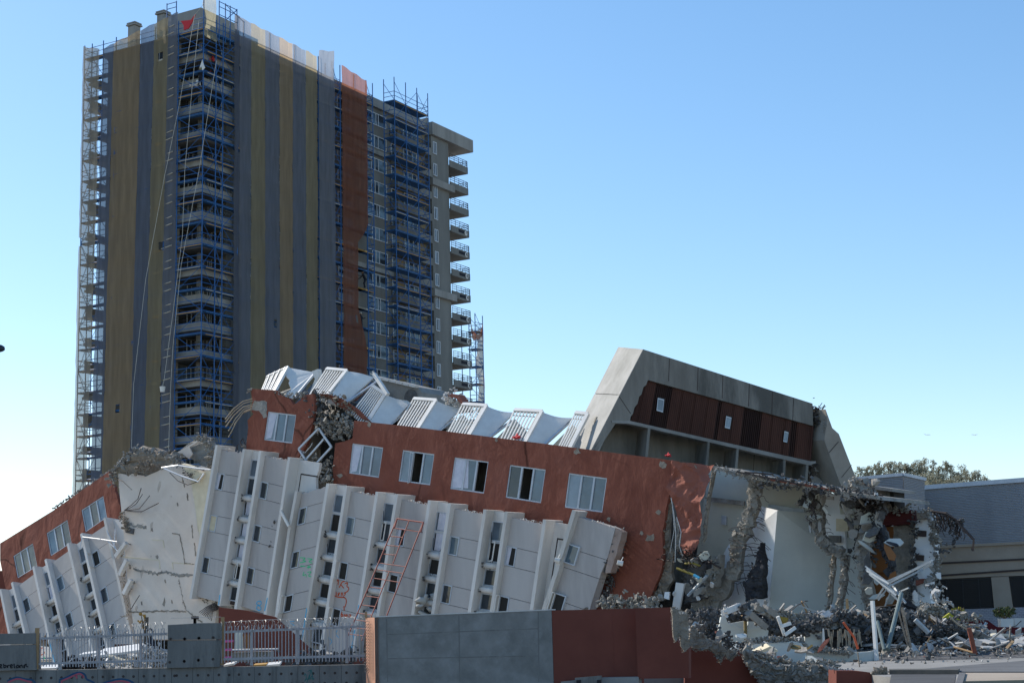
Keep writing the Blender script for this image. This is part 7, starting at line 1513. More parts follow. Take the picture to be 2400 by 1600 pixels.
for s in ([(1225, 1500), (1240, 1480), (1245, 1530), (1225, 1550)], [(1260, 1460), (1285, 1450), (1275, 1520), (1300, 1500)], [(1290, 1440), (1310, 1540)], [(1235, 1530), (1320, 1525)], [(1250, 1568), (1275, 1490)]): stroke(mb, smooth(s), .02, gt)
mb.build('green_scrawl', M['gteal'], lw_)
# ---- spray marks on the toppled facade
sp = lambda fr_f, c: (lambda p: PM.P(fr_f(*p), c))
def marks(name, mt, strokes, fr_f, c, w_, par=main):
    m_ = MB()
    for s in strokes: stroke(m_, smooth(s), w_, sp(fr_f, c), nrm=NV)
    return m_.build(name, M[mt], par)
marks('sprayed_number', 'redsp', [[(1518, 650), (1530, 625), (1540, 620), (1538, 665)], [(1548, 690), (1575, 640), (1600, 632)], [(1560, 660), (1590, 695)], [(1600, 655), (1625, 645), (1618, 680), (1635, 690), (1628, 720), (1605, 735)],
                                  [(1520, 730), (1522, 765)], [(1540, 735), (1538, 765), (1555, 735)], [(1565, 770), (1572, 735), (1585, 770)], [(1590, 740), (1605, 740), (1595, 765)], [(1505, 765), (1540, 778), (1600, 780)], [(1585, 775), (1610, 795), (1612, 830), (1600, 870)], [(1590, 860), (1595, 900)],
                                  [(1575, 915), (1562, 940), (1575, 955), (1582, 938), (1565, 935)], [(1592, 955), (1598, 935), (1610, 955), (1618, 935), (1625, 955)], [(1635, 940), (1655, 940), (1650, 958), (1632, 958)]], fC, CP + .012, .06)
marks('green_spray', 'green', [[(1190, 415), (1235, 420), (1215, 440), (1240, 450), (1185, 462)], [(1255, 425), (1300, 430), (1270, 450), (1300, 465)], [(1190, 492), (1235, 495)], [(1250, 500), (1285, 505), (1265, 490), (1262, 520)], [(1225, 545), (1215, 580), (1240, 570), (1245, 595)], [(1255, 550), (1290, 545), (1265, 580), (1290, 590)]], fC, CP + .012, .045)
marks('blue_number', 'bluep', [[(805, 850), (788, 838), (800, 818), (828, 818), (828, 845), (795, 860), (790, 885), (815, 900), (830, 880), (815, 858), (800, 848)]], fC, CP + .012, .06, pc)
for i, (a, b, par) in enumerate((((452, 755), (440, 850), pc), ((888, 785), (862, 905), pc), ((1250, 880), (1195, 1240), main), ((1728, 850), (1710, 970), main), ((1690, 1080), (1655, 1290), main))): marks('blue_spray', 'bluep', [[a, lerp(a, b, .5), b]], fC, .012, .07, par)
marks('blue_spray', 'bluep', [[(1095, 1000), (1135, 1000)], [(1100, 1015), (1140, 1040)], [(1450, 1150), (1480, 1180), (1465, 1210)], [(1530, 1080), (1520, 1120), (1545, 1150)]], fC, CP + .012, .04)
PM, NV = PML, PML.n
marks('red_mark', 'redsp', [[(205, 640), (250, 605), (295, 610), (290, 640)], [(250, 605), (245, 730)], [(250, 720), (305, 690), (290, 650)]], fN, .02, .07, left); marks('green_spray', 'green', [[(235, 810), (245, 850)], [(300, 750), (310, 780)], [(200, 890), (300, 870), (380, 900)], [(340, 840), (370, 870)]], fN, .02, .09, left)
marks('blue_spray', 'bluep', [[(385, 490), (410, 600), (460, 800), (480, 900)]], fN, .02, .08, left)
PM, NV = PM0, NV0
# ---- fences
def fence(lab, x0, x1, rt0, rt1, rb0, rb1, pt0, pt1, pb0, pb1, step, posts, Y):
    th = thing('metal_fence', lab, 'fence', ly(((x0 + x1) / 2, 1565), Y)); f = lambda a, b, x: a + (b - a) * (x - x0) / (x1 - x0)
    for a, b in ((rt0, rt1), (rb0, rb1)): MB().bar(ly((x0, a), Y), ly((x1, b), Y), .075, .06).build('rail', M['fence'], th)
    x = x0 + 2
    while x < x1 - 1:
        xx = x + R_.uniform(-.4, .4); lean = R_.uniform(-.5, .5); MB().bar(ly((xx + lean, f(pt0, pt1, x)), Y - .04), ly((xx, f(pb0, pb1, x)), Y - .04), .024, .024).build('picket', M['fence'], th); x += step
    for p in posts: MB().bar(ly((p, f(rt0, rt1, p) - 4), Y + .06), ly((p, f(rb0, rb1, p) + 16), Y + .06), .09, .09).build('post', M['fence'], th)
    return th
fence('white picket fence with razor wire at the left, between the two raised blocks', 86, 392, 1495.8, 1484, 1554.5, 1546, 1483, 1471, 1561, 1563, 6.9, (141, 231.5, 330), YW)
fence('white picket fence right of the middle block, ending at the pink wall end', 517, 855, 1480.6, 1466.6, 1544, 1535.5, 1467, 1456, 1553, 1548, 7.9, (589.5, 697.5, 813), YW)
def razor(lab, x0, x1, y0, y1, Y, r, turns, seed):
    rnd = random.Random(seed); pts = []; n = turns * 10
    for i in range(n + 1):
        s = i / n; c = ly((x0 + (x1 - x0) * s, y0 + (y1 - y0) * s), Y); a = i / 10 * 2 * math.pi; k = r * (1 + .25 * noise.noise(V((s * 30, seed, 0)))); pts.append(c + V((.10 * math.sin(a * .5 + seed) + .05 * rnd.uniform(-1, 1), math.cos(a) * k, math.sin(a) * k)))
    tag(MB().tube(pts, .006, 4).build('razor_wire', M['wire']), lab, 'razor wire')
razor('coiled razor wire along the top of the left white fence', 135, 392, 1487, 1472, YW, .22, 30, 1)
razor('coiled razor wire along the top of the right white fence', 517, 857, 1468, 1456, YW, .17, 36, 2)
mb = MB(); mb.tube([ly(p, YW) for p in [fC(0, 970), fC(240, 966), fC(460, 960)]], .008, 3); mb.tube([ly(p, YW) for p in [fC(470, 1010), fC(900, 985), fC(1785, 960)]], .008, 3); tag(mb.build('barbed_strand', M['wire']), 'single wire strand strung above the middle raised block', 'wire')
tag(MB().bar(ly(fN(190, 280), YW - .05), ly(fN(175, 950), YW - .05), .12, .08).build('timber_post', M['timber_l']), 'tall pale timber post at the left end of the white fence', 'post')
tag(MB().bar(ly(fN(150, 390), YW), ly(fN(145, 940), YW), .12, .08).build('timber_post', M['timber_l']), 'short timber post against the left raised block', 'post')
tag(MB().bar(ly(fC(478, 960), YW), ly(fC(470, 1400), YW), .10, .08).build('timber_post', M['timber_l']), 'timber post at the right side of the middle raised block', 'post')
# ---- ladder frame leaning on the facade
ld = thing('leaning_ladder', 'red steel scaffold frame with rungs leaning on the white finned facade', 'ladder', PM.P(fD(250, 1540), 5))
def lp(x, y): return PM.P(fD(x, y), .15 + max(0, y - 755) / 775 * 3.2)
def rail_(pts, r=.035): MB().tube([lp(*p) for p in pts], r, 6).build('rail', M['ladder'], ld)
Lr = lambda y: 515 + (190 - 515) * (y - 755) / 775; Rr_ = lambda y: 690 - (y - 778) * (690 - 415) / (1530 - 778) * 1.07; Mr = lambda y: 595 - (y - 768) * .375; M2 = lambda y: 462 - (y - 1110) * .40
rail_([(Lr(755), 755), (Lr(1568), 1568)]); rail_([(690, 778), (Rr_(1540), 1540)]); rail_([(595, 768), (Mr(1055), 1055)], .03); rail_([(462, 1110), (M2(1568), 1568)], .03); rail_([(515, 755), (690, 780)], .045); rail_([(515, 755), (497, 815)], .05); rail_([(690, 780), (672, 845)], .05)
for y in (817, 1050, 1094): MB().tube([lp(Lr(y), y), lp(Rr_(y + 26), y + 26)], .025, 5).build('rung', M['ladder'], ld)
for y in (872, 932, 990): MB().tube([lp(Lr(y), y), lp(Mr(y + 8), y + 8)], .025, 5).build('rung', M['ladder'], ld)
for y in (1150,): MB().tube([lp(Lr(y), y), lp(Rr_(y + 30), y + 30)], .025, 5).build('rung', M['ladder'], ld)
for y in (1210, 1270, 1330, 1385, 1430, 1480, 1525): MB().tube([lp(Lr(y), y), lp(M2(y + 12), y + 12)], .025, 5).build('rung', M['ladder'], ld)
# cloth bundle, lamp-like fixtures on the facade
cb = MB(); rnd = random.Random(2)
for k in range(9): cb.rock(PM.P(fD(715, 1300), -.35) + V((rnd.gauss(0, .18), rnd.gauss(0, .1), rnd.gauss(0, .22))), .3, rnd)
tag(cb.build('cloth_bundle', M['cloth_g'], smooth=True), 'bundled grey cloth caught on a round sill of the white facade', 'cloth')
for p, lab in ((fQ3(400, 800), 'small white lamp fitting on the kink of the tilted end panel'), (fQ3(1290, 840), 'white lamp fitting dangling at the broken edge of the end panel')):
    q = PM.P(p, .1); m_ = MB(); m_.tube([q + V((-.15, 0, .05)), q + V((.12, 0, -.02))], .11, 8, r1=.13); m_.tube([q + V((0, 0, .05)), q + V((.15, 0, .3))], .02, 4); tag(m_.build('lamp_fitting', M['wmetal']), lab, 'lamp')
# ---- yard debris behind the left fence
YD = 57
def dpl(pts, Y, off, mt, name, lab, cat='board', fr_f=fN): m_ = MB(); m_.prism([at_y(fr_f(*p), Y + .12 * i) for i, p in enumerate(pts)], V(off)); return tag(m_.build(name, M[mt]), lab, cat)
def flat_board(pa, pb, Y, wid, thick, mt, lab, tilt=.3, name='board', fr_f=fN, cat='board'):
    a, b = at_y(fr_f(*pa), Y), at_y(fr_f(*pb), Y); d = (b - a).normalized(); bk = V((0, math.cos(tilt), math.sin(tilt))) * wid; up = d.cross(bk).normalized(); up = up if up.z > 0 else -up
    m_ = MB(); m_.box8([a, b, b + bk, a + bk, a - up * thick, b - up * thick, b + bk - up * thick, a + bk - up * thick]); return tag(m_.build(name, M[mt]), lab, cat)
flat_board((1100, 735), (1920, 625), 56, 1.5, .08, 'wmetal', 'big white board lying flat in the yard, blazing in the sun behind the left fence', .16)
flat_board((860, 712), (1210, 672), 56.5, .7, .06, 'wmetal', 'narrow white board poking out left of the big sunlit one', .1)
flat_board((1330, 730), (1610, 820), 55.5, .25, .05, 'beige', 'tan plank sloping down right under the big white board', .2)
flat_board((190, 935), (490, 925), 53.5, 1.1, .05, 'wmetal', 'pale sheet lying on the wall top at the left end of the fence', .1)
flat_board((870, 950), (1000, 740), 54.5, .25, .05, 'white', 'short white plank propped upright behind the left fence', .3)
flat_board((1640, 810), (1760, 700), 55.2, .12, .05, 'wmetal', 'thin white stick standing aslant in the scrap pile', .3)
flat_board((1600, 850), (1720, 862), 54.5, .5, .05, 'plank_g', 'small pale offcut in the scrap pile', .3)
rnd = random.Random(33)
for i in range(34):
    x, y = rnd.uniform(1240, 2280), rnd.uniform(660, 910); 
    if x < 1600 and y < 820: continue
    l = rnd.uniform(40, 130); a = rnd.uniform(-.9, .5); tag(MB().bar(at_y(fN(x, y), 54 + rnd.uniform(0, 2.5)), at_y(fN(x + l * math.cos(a), y + l * math.sin(a)), 54.5 + rnd.uniform(0, 2)), rnd.uniform(.03, .12), .04).build('scrap_piece', M[rnd.choice(['wmetal', 'plank_g', 'beige', 'pipe', 'white', 'rebar_l'])]), 'loose pale scrap stick in the pile behind the left fence', 'scrap', 'scrap pile behind the left fence')
rocks_along([fN(1200, 900), fN(1700, 900), fN(2280, 860), fN(2150, 700), fN(1950, 680)], 260, .04, .16, .16, 'rub_l', None, 'small_rubble', 71, lambda p: at_y(p, 54.8), 'pale crumbs of the scrap pile behind the left fence', 'rubble', None, 'stuff')
rocks_along([fN(520, 930), fN(900, 900), fN(1200, 880)], 160, .06, .2, .14, 'char', None, 'small_rubble', 72, lambda p: at_y(p, 54.8), 'dark dirt and stones on the wall top behind the left fence', 'rubble', None, 'stuff')
dpl([(1430, 570), (1440, 545), (1770, 545), (1980, 560), (1990, 640), (1700, 600), (1430, 590)], 62, (0, .3, 0), 'clad', 'dark_board', 'dark brown board row standing behind the big white board')
tag(MB().bar(at_y(fN(1968, 105), 56), at_y(fN(1955, 560), 56), .10, .08).build('stake', M['bark']), 'dark upright stake beside the dry sapling', 'stake')
sh = thing('sapling', 'dry sapling with a few brown leaves behind the left fence', 'sapling', at_y(fN(1910, 640), 56))
tr_ = MB(); tr_.tube([at_y(fN(1915, 640), 56), at_y(fN(1930, 420), 56), at_y(fN(1895, 180), 56), at_y(fN(1870, 60), 56)], .035, 5, r1=.012)
for a, b in (((1910, 300), (1850, 170)), ((1915, 250), (1935, 90)), ((1925, 330), (1990, 200)), ((1920, 270), (1885, 200))): tr_.tube([at_y(fN(*a), 56), at_y(fN(*b), 56.2)], .015, 4)
tr_.build('trunk', M['bark'], sh); lv = MB(); rnd = random.Random(14)
for i in range(34):
    x, y = rnd.choice([(1870, 60), (1930, 90), (1850, 170), (1890, 200), (1940, 180), (1900, 270), (1945, 330), (1925, 480)]); c = at_y(fN(x + rnd.gauss(0, 12), y + rnd.gauss(0, 14)), 56); u = V((rnd.gauss(0, 1), rnd.gauss(0, .4), rnd.gauss(0, 1))).normalized() * .06; v = V((-u.z, .01, u.x)) * .6; lv.add([c - u, c + v, c + u, c - v], [(0, 1, 2, 3)])
lv.build('crown', M['dryleaf'], sh)
bg_ = MB(); rnd = random.Random(15)
c = at_y(fN(2045, 540), 55.5)
vs = []; fs = []
for i in range(12):
    for j in range(14):
        t = i / 11; r = (.02 + .18 * math.sin(min(1, t * 1.1) * math.pi * .62)) * (1 + .15 * noise.noise(V((i * .5, j * .8, 0)))); z = .42 - .74 * t
        vs.append(c + V((r * .75 * math.cos(j / 14 * 6.283) - .05 * (1 - t), r * .5 * math.sin(j / 14 * 6.283), z * .85)))
for i in range(11):
    for j in range(14): fs.append((i * 14 + j, i * 14 + (j + 1) % 14, (i + 1) * 14 + (j + 1) % 14, (i + 1) * 14 + j))
bg_.add(vs, fs); bg_.tube([c + V((-.15, 0, .44)), c + V((-.05, 0, .52)), c + V((.03, 0, .42)), c + V((0, 0, .3))], .035, 6); tag(bg_.build('hanging_coat', M['dark'], smooth=True), 'black coat or bag draped behind the left fence, beside the stake', 'coat')
# clutter seen through the right fence, under the facade
def cl(pts, Y, mt, name, lab, dp=.3, cat='debris', fr_f=fC): m_ = MB(); m_.prism([at_y(fr_f(*p), Y) for p in pts], V((0, dp, 0))); return tag(m_.build(name, M[mt]), lab, cat)
cl([(490, 1260), (950, 1250), (950, 1262), (490, 1272)], 58, 'white', 'shelf', 'pale shelf edge seen through the right fence', 1.2)
cl([(555, 1285), (890, 1278), (890, 1370), (550, 1372)], 58.6, 'conc_l', 'concrete_tank', 'grey concrete tank under the pale shelf behind the right fence', 1.5)
cl([(660, 1120), (735, 1118), (735, 1255), (690, 1260)], 60, 'timber', 'door', 'brown door panel standing behind the right fence', .1, 'door')
cl([(590, 1090), (660, 1085), (665, 1260), (585, 1260)], 60.2, 'inw', 'wall_fragment', 'dull grey wall sheet left of the brown door behind the fence', .1)
for a, b, mt, lab in (((492, 1183), (575, 1180), 'pink', 'upper pink pipe behind the right fence'), ((492, 1262), (565, 1258), 'pink', 'middle pink pipe behind the right fence'), ((492, 1335), (560, 1330), 'pink', 'lowest pink pipe behind the right fence')): tag(MB().tube([at_y(fC(*a), 55), at_y(fC(*b), 55)], .045, 6).build('pipe', M[mt]), lab, 'pipe')
flat_board((485, 1402), (580, 1385), 53, .6, .06, 'wmetal', 'short sunlit board on the wall top at the left end of the right fence', .1, fr_f=fC)
flat_board((880, 1400), (1000, 1390), 53.4, .5, .06, 'wmetal', 'sunlit white scrap sheet on the wall top in the middle of the right fence', .15, fr_f=fC)
flat_board((760, 1400), (880, 1392), 53.4, .4, .05, 'plank', 'brown lath on the wall top behind the right fence', .1, fr_f=fC)
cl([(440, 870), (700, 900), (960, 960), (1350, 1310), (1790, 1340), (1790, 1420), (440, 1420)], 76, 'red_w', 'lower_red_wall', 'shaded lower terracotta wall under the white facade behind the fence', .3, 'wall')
rocks_along([fC(1160, 1370), fC(1400, 1340), fC(1780, 1370), fC(700, 1400)], 220, .06, .2, .2, 'rough_d', None, 'small_rubble', 73, lambda p: at_y(p, 57), 'dark rubble on the ground behind the right fence', 'rubble', None, 'stuff')
rocks_along([fQ3(1080, 1440), fQ3(1200, 1420), fQ3(1400, 1450), fR1(-400, 150), fR1(-80, 220)], 260, .08, .26, .2, 'rough', None, 'small_rubble', 74, lambda p: PM.P(p, .3), 'grey stones piled behind the red street wall under the end panel', 'rubble', None, 'stuff')
# ================================================================ background: grey hall, hill, trees
cg = thing('grey_hall', 'long grey corrugated steel hall over tan rendered walls, behind the ruin at the right', 'building', at_y(fH(1000, 1100), 110))
HT = V((.9, -.43, 0)).normalized(); HN = V((-.43, -.9, 0)).normalized(); PH = Plane(at_y(fH(760, 370), 112), HN)
def ribbed(mb, pl, ptl, ptr, pbl, pbr, n, c=0, dep=.06):
    """horizontal ribs between a top line and a bottom line"""
    a, b, d, e = pl.P(ptl, c), pl.P(ptr, c), pl.P(pbl, c), pl.P(pbr, c); vs = []; fs = []
    for i in range(n + 1):
        s = i / n; p, q = a.lerp(d, s), b.lerp(e, s); h0 = 0 if i % 2 else dep
        vs += [p + pl.n * h0, q + pl.n * h0]
        vs += [p + (d - a) * .42 / n + pl.n * h0, q + (e - b) * .42 / n + pl.n * h0]
    for i in range(len(vs) // 2 - 1): fs.append((2 * i, 2 * i + 1, 2 * i + 3, 2 * i + 2))
    return mb.add(vs, fs)
mb = MB(); ribbed(mb, PH, fH(660, 374), fH(1500, 310), fH(720, 738), fH(1500, 698), 76); mb.build('ribbed_wall', M['corr'], cg)
mb = MB(); q = [PH.P(p, 0) for p in [fH(655, 374), fH(1500, 310)]]; mb.bar(q[0], q[1], .3, .4, nrm=HN); mb.build('coping', M['aframe'], cg)
mb = MB(); mb.prism([PH.P(p, -.4) for p in [fH(655, 376), fH(1500, 312), fH(1500, 1180), fH(640, 1180)]], -HN * 14); mb.build('hall_body', M['tan'], cg)
mb = MB(); mb.prism([PH.P(p, .0) for p in [fH(720, 742), fH(1500, 700), fH(1500, 905), fH(1120, 915), fH(720, 935)]], -HN * .38); mb.build('tan_band', M['tan'], cg)
for a, b in (((720, 838), (1500, 800)), ((720, 915), (1500, 862))): MB().bar(PH.P(fH(*a), .05), PH.P(fH(*b), .05), .12, .1, nrm=HN).build('band_groove', M['rebar'], cg)
for pts in ([(1105, 920), (1212, 915), (1240, 1112), (1125, 1118)],): m_ = MB(); m_.prism([PH.P(fH(*p), .0) for p in pts], -HN * .4); m_.build('pier', M['tan'], cg)
MB().bar(PH.P(fH(720, 737), .08), PH.P(fH(1500, 700), .08), .18, .2, nrm=HN).build('flashing', M['tan'], cg)
for q, nm in (([(720, 938), (1104, 920), (1122, 1108), (720, 1120)], 0), ([(1214, 915), (1500, 903), (1500, 1100), (1238, 1108)], 1)):
    P = [PH.P(fH(*p), -.15) for p in q]; m_ = MB(); m_.prism(P, -HN * .1); w_ = m_.build('louvred_opening', M['louvre'], cg); fb = MB()
    for k in range(16): s = (k + .5) / 16; fb.bar(P[0].lerp(P[3], s) + HN * .06, P[1].lerp(P[2], s) + HN * .06, .06, .08, nrm=HN)
    for s in (.3, .55, .8): fb.bar(P[0].lerp(P[1], s) + HN * .1, P[3].lerp(P[2], s) + HN * .1, .07, .08, nrm=HN)
    fb.build('louvre_bars', M['louvre'], w_)
brick = surf('white_block_wall', (.34, .33, .36), (.42, .41, .44), .6, bump=.1); bn = brick.node_tree.nodes; bl = brick.node_tree.links
bt2 = bn.new('ShaderNodeTexBrick'); bt2.inputs['Scale'].default_value = 2.2; bt2.inputs['Color1'].default_value = (.36, .35, .38, 1); bt2.inputs['Color2'].default_value = (.44, .43, .46, 1); bt2.inputs['Mortar'].default_value = (.16, .15, .16, 1); tcx = bn.new('ShaderNodeTexCoord'); mpx = bn.new('ShaderNodeMapping'); mpx.inputs['Rotation'].default_value = (math.pi / 2, 0, 0)
bl.new(tcx.outputs['Object'], mpx.inputs[0]); bl.new(mpx.outputs[0], bt2.inputs[0]); bl.new(bt2.outputs[0], bn['Principled BSDF'].inputs['Base Color'])
mb = MB(); mb.prism([PH.P(fH(*p), .1) for p in [(720, 1122), (1500, 1098), (1500, 1250), (720, 1250)]], -HN * .45); mb.build('block_plinth', brick, cg)
# taller block of the hall at the left
PH2 = Plane(at_y(fH(565, 292), 106), (-.62, -.78, 0)); mb = MB(); ribbed(mb, PH2, fH(270, 319), fH(565, 292), fH(280, 520), fH(575, 516), 44); mb.build('ribbed_wall', M['corr'], cg)
PH3 = Plane(PH2.P(fH(565, 292)), (.45, -.9, 0)); mb = MB(); ribbed(mb, PH3, fH(565, 292), fH(697, 322), fH(575, 516), fH(697, 516), 44); mb.build('ribbed_wall', M['corr'], cg)
a, b = PH2.P(fH(268, 318), 0), PH2.P(fH(565, 291), 0); c_ = PH3.P(fH(700, 321), 0); mb = MB(); mb.bar(a, b, .2, .3, nrm=PH2.n); mb.bar(b, c_, .2, .3, nrm=PH3.n); mb.build('coping', M['aframe'], cg)
mb = MB(); top_ = [a + V((.1, .5, -.1)), b + V((0, .5, -.1)), c_ + V((-.1, .5, -.1)), c_ + V((-6, 14, -.1)), a + V((3, 14, -.1))]; mb.prism(top_, V((0, 0, -14))); mb.build('hall_body', M['tan'], cg)
MB().tube([PH.P(fH(652, 376), 1.2), PH.P(fH(664, 505), 1.2)], .08, 6).build('downpipe', M['pipe'], cg)
# hill and trees
HY = 520
ln = M['leaf_h'].node_tree; lt = ln.nodes.new('ShaderNodeBsdfTranslucent'); lm = ln.nodes.new('ShaderNodeMixShader'); lm.inputs[0].default_value = .5
cs = ln.nodes['Principled BSDF'].inputs['Base Color'].links[0].from_socket; ln.links.new(cs, lt.inputs[0]); ln.links.new(ln.nodes['Principled BSDF'].outputs[0], lm.inputs[1]); ln.links.new(lt.outputs[0], lm.inputs[2]); ln.links.new(lm.outputs[0], ln.nodes['Material Output'].inputs[0])
mb = MB(); vs = []; fs = []
crest = [(1700, 1230), (1850, 1180), (1985, 1140), (2030, 1118), (2100, 1106), (2200, 1106), (2260, 1118), (2310, 1142), (2350, 1170), (2420, 1220), (2560, 1300)]
for (x, y) in crest: p = at_y((x, y + 14), HY); vs += [p, V((p.x, p.y - 120, -1)), V((p.x, p.y + 160, -1))]
for i in range(len(crest) - 1): k = 3 * i; fs += [(k, k + 3, k + 4, k + 1), (k, k + 2, k + 5, k + 3)]
mb.add(vs, fs); mb.build('hill', M['hill'], kind='structure')
def tree_mesh(seed, h):
    rnd = random.Random(seed); cr, tk = MB(), MB(); tk.tube([V((0, 0, -3)), V((.2, 0, h * .5)), V((rnd.uniform(-.6, .6), 0, h * .92))], .35, 5, r1=.08)
    lobes = []
    for i in range(11): z = h * rnd.uniform(.28, .97); r = (1.15 - z / h) * 2.4 + .8; a = rnd.uniform(0, 6.28); d = rnd.uniform(.3, 1) * r * 1.25; c = V((math.cos(a) * d, math.sin(a) * d, z)); lobes.append((c, rnd.uniform(.9, 1.9))); tk.tube([V((0, 0, z * .75)), c], .09, 4)
    for c, r in lobes:
        for k in range(46):
            d = V((rnd.gauss(0, 1), rnd.gauss(0, 1), rnd.gauss(0, .8))).normalized() * r * rnd.random() ** .4; p = c + d; u = V((rnd.gauss(0, 1), rnd.gauss(0, 1), rnd.gauss(0, 1))).normalized() * .34; v = u.cross(V((rnd.gauss(0, 1), rnd.gauss(0, 1), rnd.gauss(0, 1)))).normalized() * .2; cr.add([p - u, p + v, p + u, p - v], [(0, 1, 2, 3)])
    return cr, tk
protos = []
for k in range(6):
    hgt = 11 + k % 3 * 1.5; cr, tk = tree_mesh(100 + k, hgt); c_me = bpy.data.meshes.new('crown'); c_me.from_pydata([tuple(v) for v in cr.v], [], cr.f); c_me.materials.append(M['leaf_h']); t_me = bpy.data.meshes.new('trunk'); t_me.from_pydata([tuple(v) for v in tk.v], [], tk.f); t_me.materials.append(M['bark']); protos.append((c_me, t_me, hgt))
def crest_y(x):
    for i in range(len(crest) - 1):
        if crest[i][0] <= x <= crest[i + 1][0]: return crest[i][1] + (crest[i + 1][1] - crest[i][1]) * (x - crest[i][0]) / (crest[i + 1][0] - crest[i][0])
    return 1300
rnd = random.Random(55)
def put_tree(x, dy, Y, s):
    k = rnd.randrange(6); c_me, t_me, hgt = protos[k]; top_p = at_y((x, crest_y(x) + dy), Y)
    e = bpy.data.objects.new('eucalyptus_tree', None); COL.objects.link(e); e.location = top_p - ZV * hgt * s; e.scale = (s, s, s); e.rotation_euler = (0, 0, rnd.uniform(0, 6.28)); tag(e, 'eucalyptus tree in the grove on the hill behind the grey hall', 'tree', 'trees on the hill')
    for nm, me in (('crown', c_me), ('trunk', t_me)): o = bpy.data.objects.new(nm, me); COL.objects.link(o); o.parent = e
for i in range(50): put_tree(1985 + i * 7.2 + rnd.uniform(-4, 4), rnd.uniform(-34, -6), HY - 6 + rnd.uniform(-6, 6), rnd.uniform(.4, .75))
for i in range(50): put_tree(1985 + i * 7.3 + rnd.uniform(-3, 3), rnd.uniform(0, 14), HY - 45 + rnd.uniform(-12, 8), rnd.uniform(.5, .8))
for i in range(40): put_tree(1990 + i * 8.6 + rnd.uniform(-3, 3), rnd.uniform(16, 40), HY - 80 + rnd.uniform(-10, 8), rnd.uniform(.5, .75))
# gulls
for p, a, lab in (((2174, 1019), .3, 'distant gull, the left one of two over the hill'), ((2285, 1019), -.2, 'distant gull, the right one of two over the hill')):
    c = at_y(p, 300); m_ = MB(); m_.add([c, c + V((-.28, .1, .02)), c + V((-.7, .2, .22 + a * .3)), c + V((-.3, -.1, .1)), c + V((.28, .1, .02)), c + V((.7, .2, .12 - a * .3)), c + V((.3, -.1, .1))], [(0, 1, 3), (1, 2, 3), (0, 4, 6), (4, 5, 6)]); m_.tube([c + V((-.02, -.3, 0)), c, c + V((.02, .3, 0))], .09, 6, r1=.04); tag(m_.build('gull', M['wmetal']), lab, 'bird')
# street lamp entering at the left edge
lc = at_y((-14, 818), 30); sl = thing('street_lamp', 'dark street lamp head just entering at the left edge of the view', 'street lamp', V((lc.x - 2.2, lc.y, -1.2)))
MB().tube([V((lc.x - 2.2, lc.y, -1.2)), V((lc.x - 2.2, lc.y, lc.z - .6)), V((lc.x - 2.0, lc.y, lc.z - .1)), V((lc.x - 1.4, lc.y, lc.z + .05)), V((lc.x - .1, lc.y, lc.z + .03))], .07, 8, r1=.04).build('pole', M['rebar'], sl, smooth=True)
hm = MB(); vs = []; fs = []
for i in range(9):
    for j in range(14): a, b = math.pi * i / 8, 2 * math.pi * j / 14; vs.append(lc + V((.21 * -math.cos(a), .12 * math.sin(a) * math.cos(b), (.10 if math.sin(b) > 0 else .07) * math.sin(a) ** .8 * math.sin(b))))
for i in range(8):
    for j in range(14): fs.append((i * 14 + j, i * 14 + (j + 1) % 14, (i + 1) * 14 + (j + 1) % 14, (i + 1) * 14 + j))
hm.add(vs, fs); hm.build('lamp_head', M['lampd'], sl, smooth=True)
# neighbour's wall far left, low box by the front wall
cl([(-30, 880), (15, 880), (42, 985), (42, 1200), (-30, 1200)], 125, 'red_w', 'far_house', 'sliver of a dark red house at the far left behind the toppled block', 8, 'building', fr_f=fA)
sb_ = thing('sign_board', 'small grey green board on two dark brackets at the bottom edge of the front wall', 'board', F_(fW(1675, 600), .8))
mb = MB(); mb.prism([F_(fW(*p), .9) for p in [(1580, 572), (1770, 556), (1772, 640), (1582, 640)]], -FN * .06); mb.build('board', M['gconc'], sb_)
for x in (1605, 1752):
    mb = MB(); mb.prism([F_(fW(*p), .96) for p in [(x - 14, 588), (x + 14, 586), (x + 14, 640), (x - 14, 640)]], -FN * .05); mb.build('bracket', M['black'], sb_)
mb = MB(); mb.prism([F_(fW(*p), .55) for p in [(1480, 600), (1772, 570), (2036, 566), (2036, 640), (1480, 640)]], -FN * .4); tag(mb.build('ledge', M['fconc']), 'pale concrete ledge at the foot of the red street wall', 'ledge')
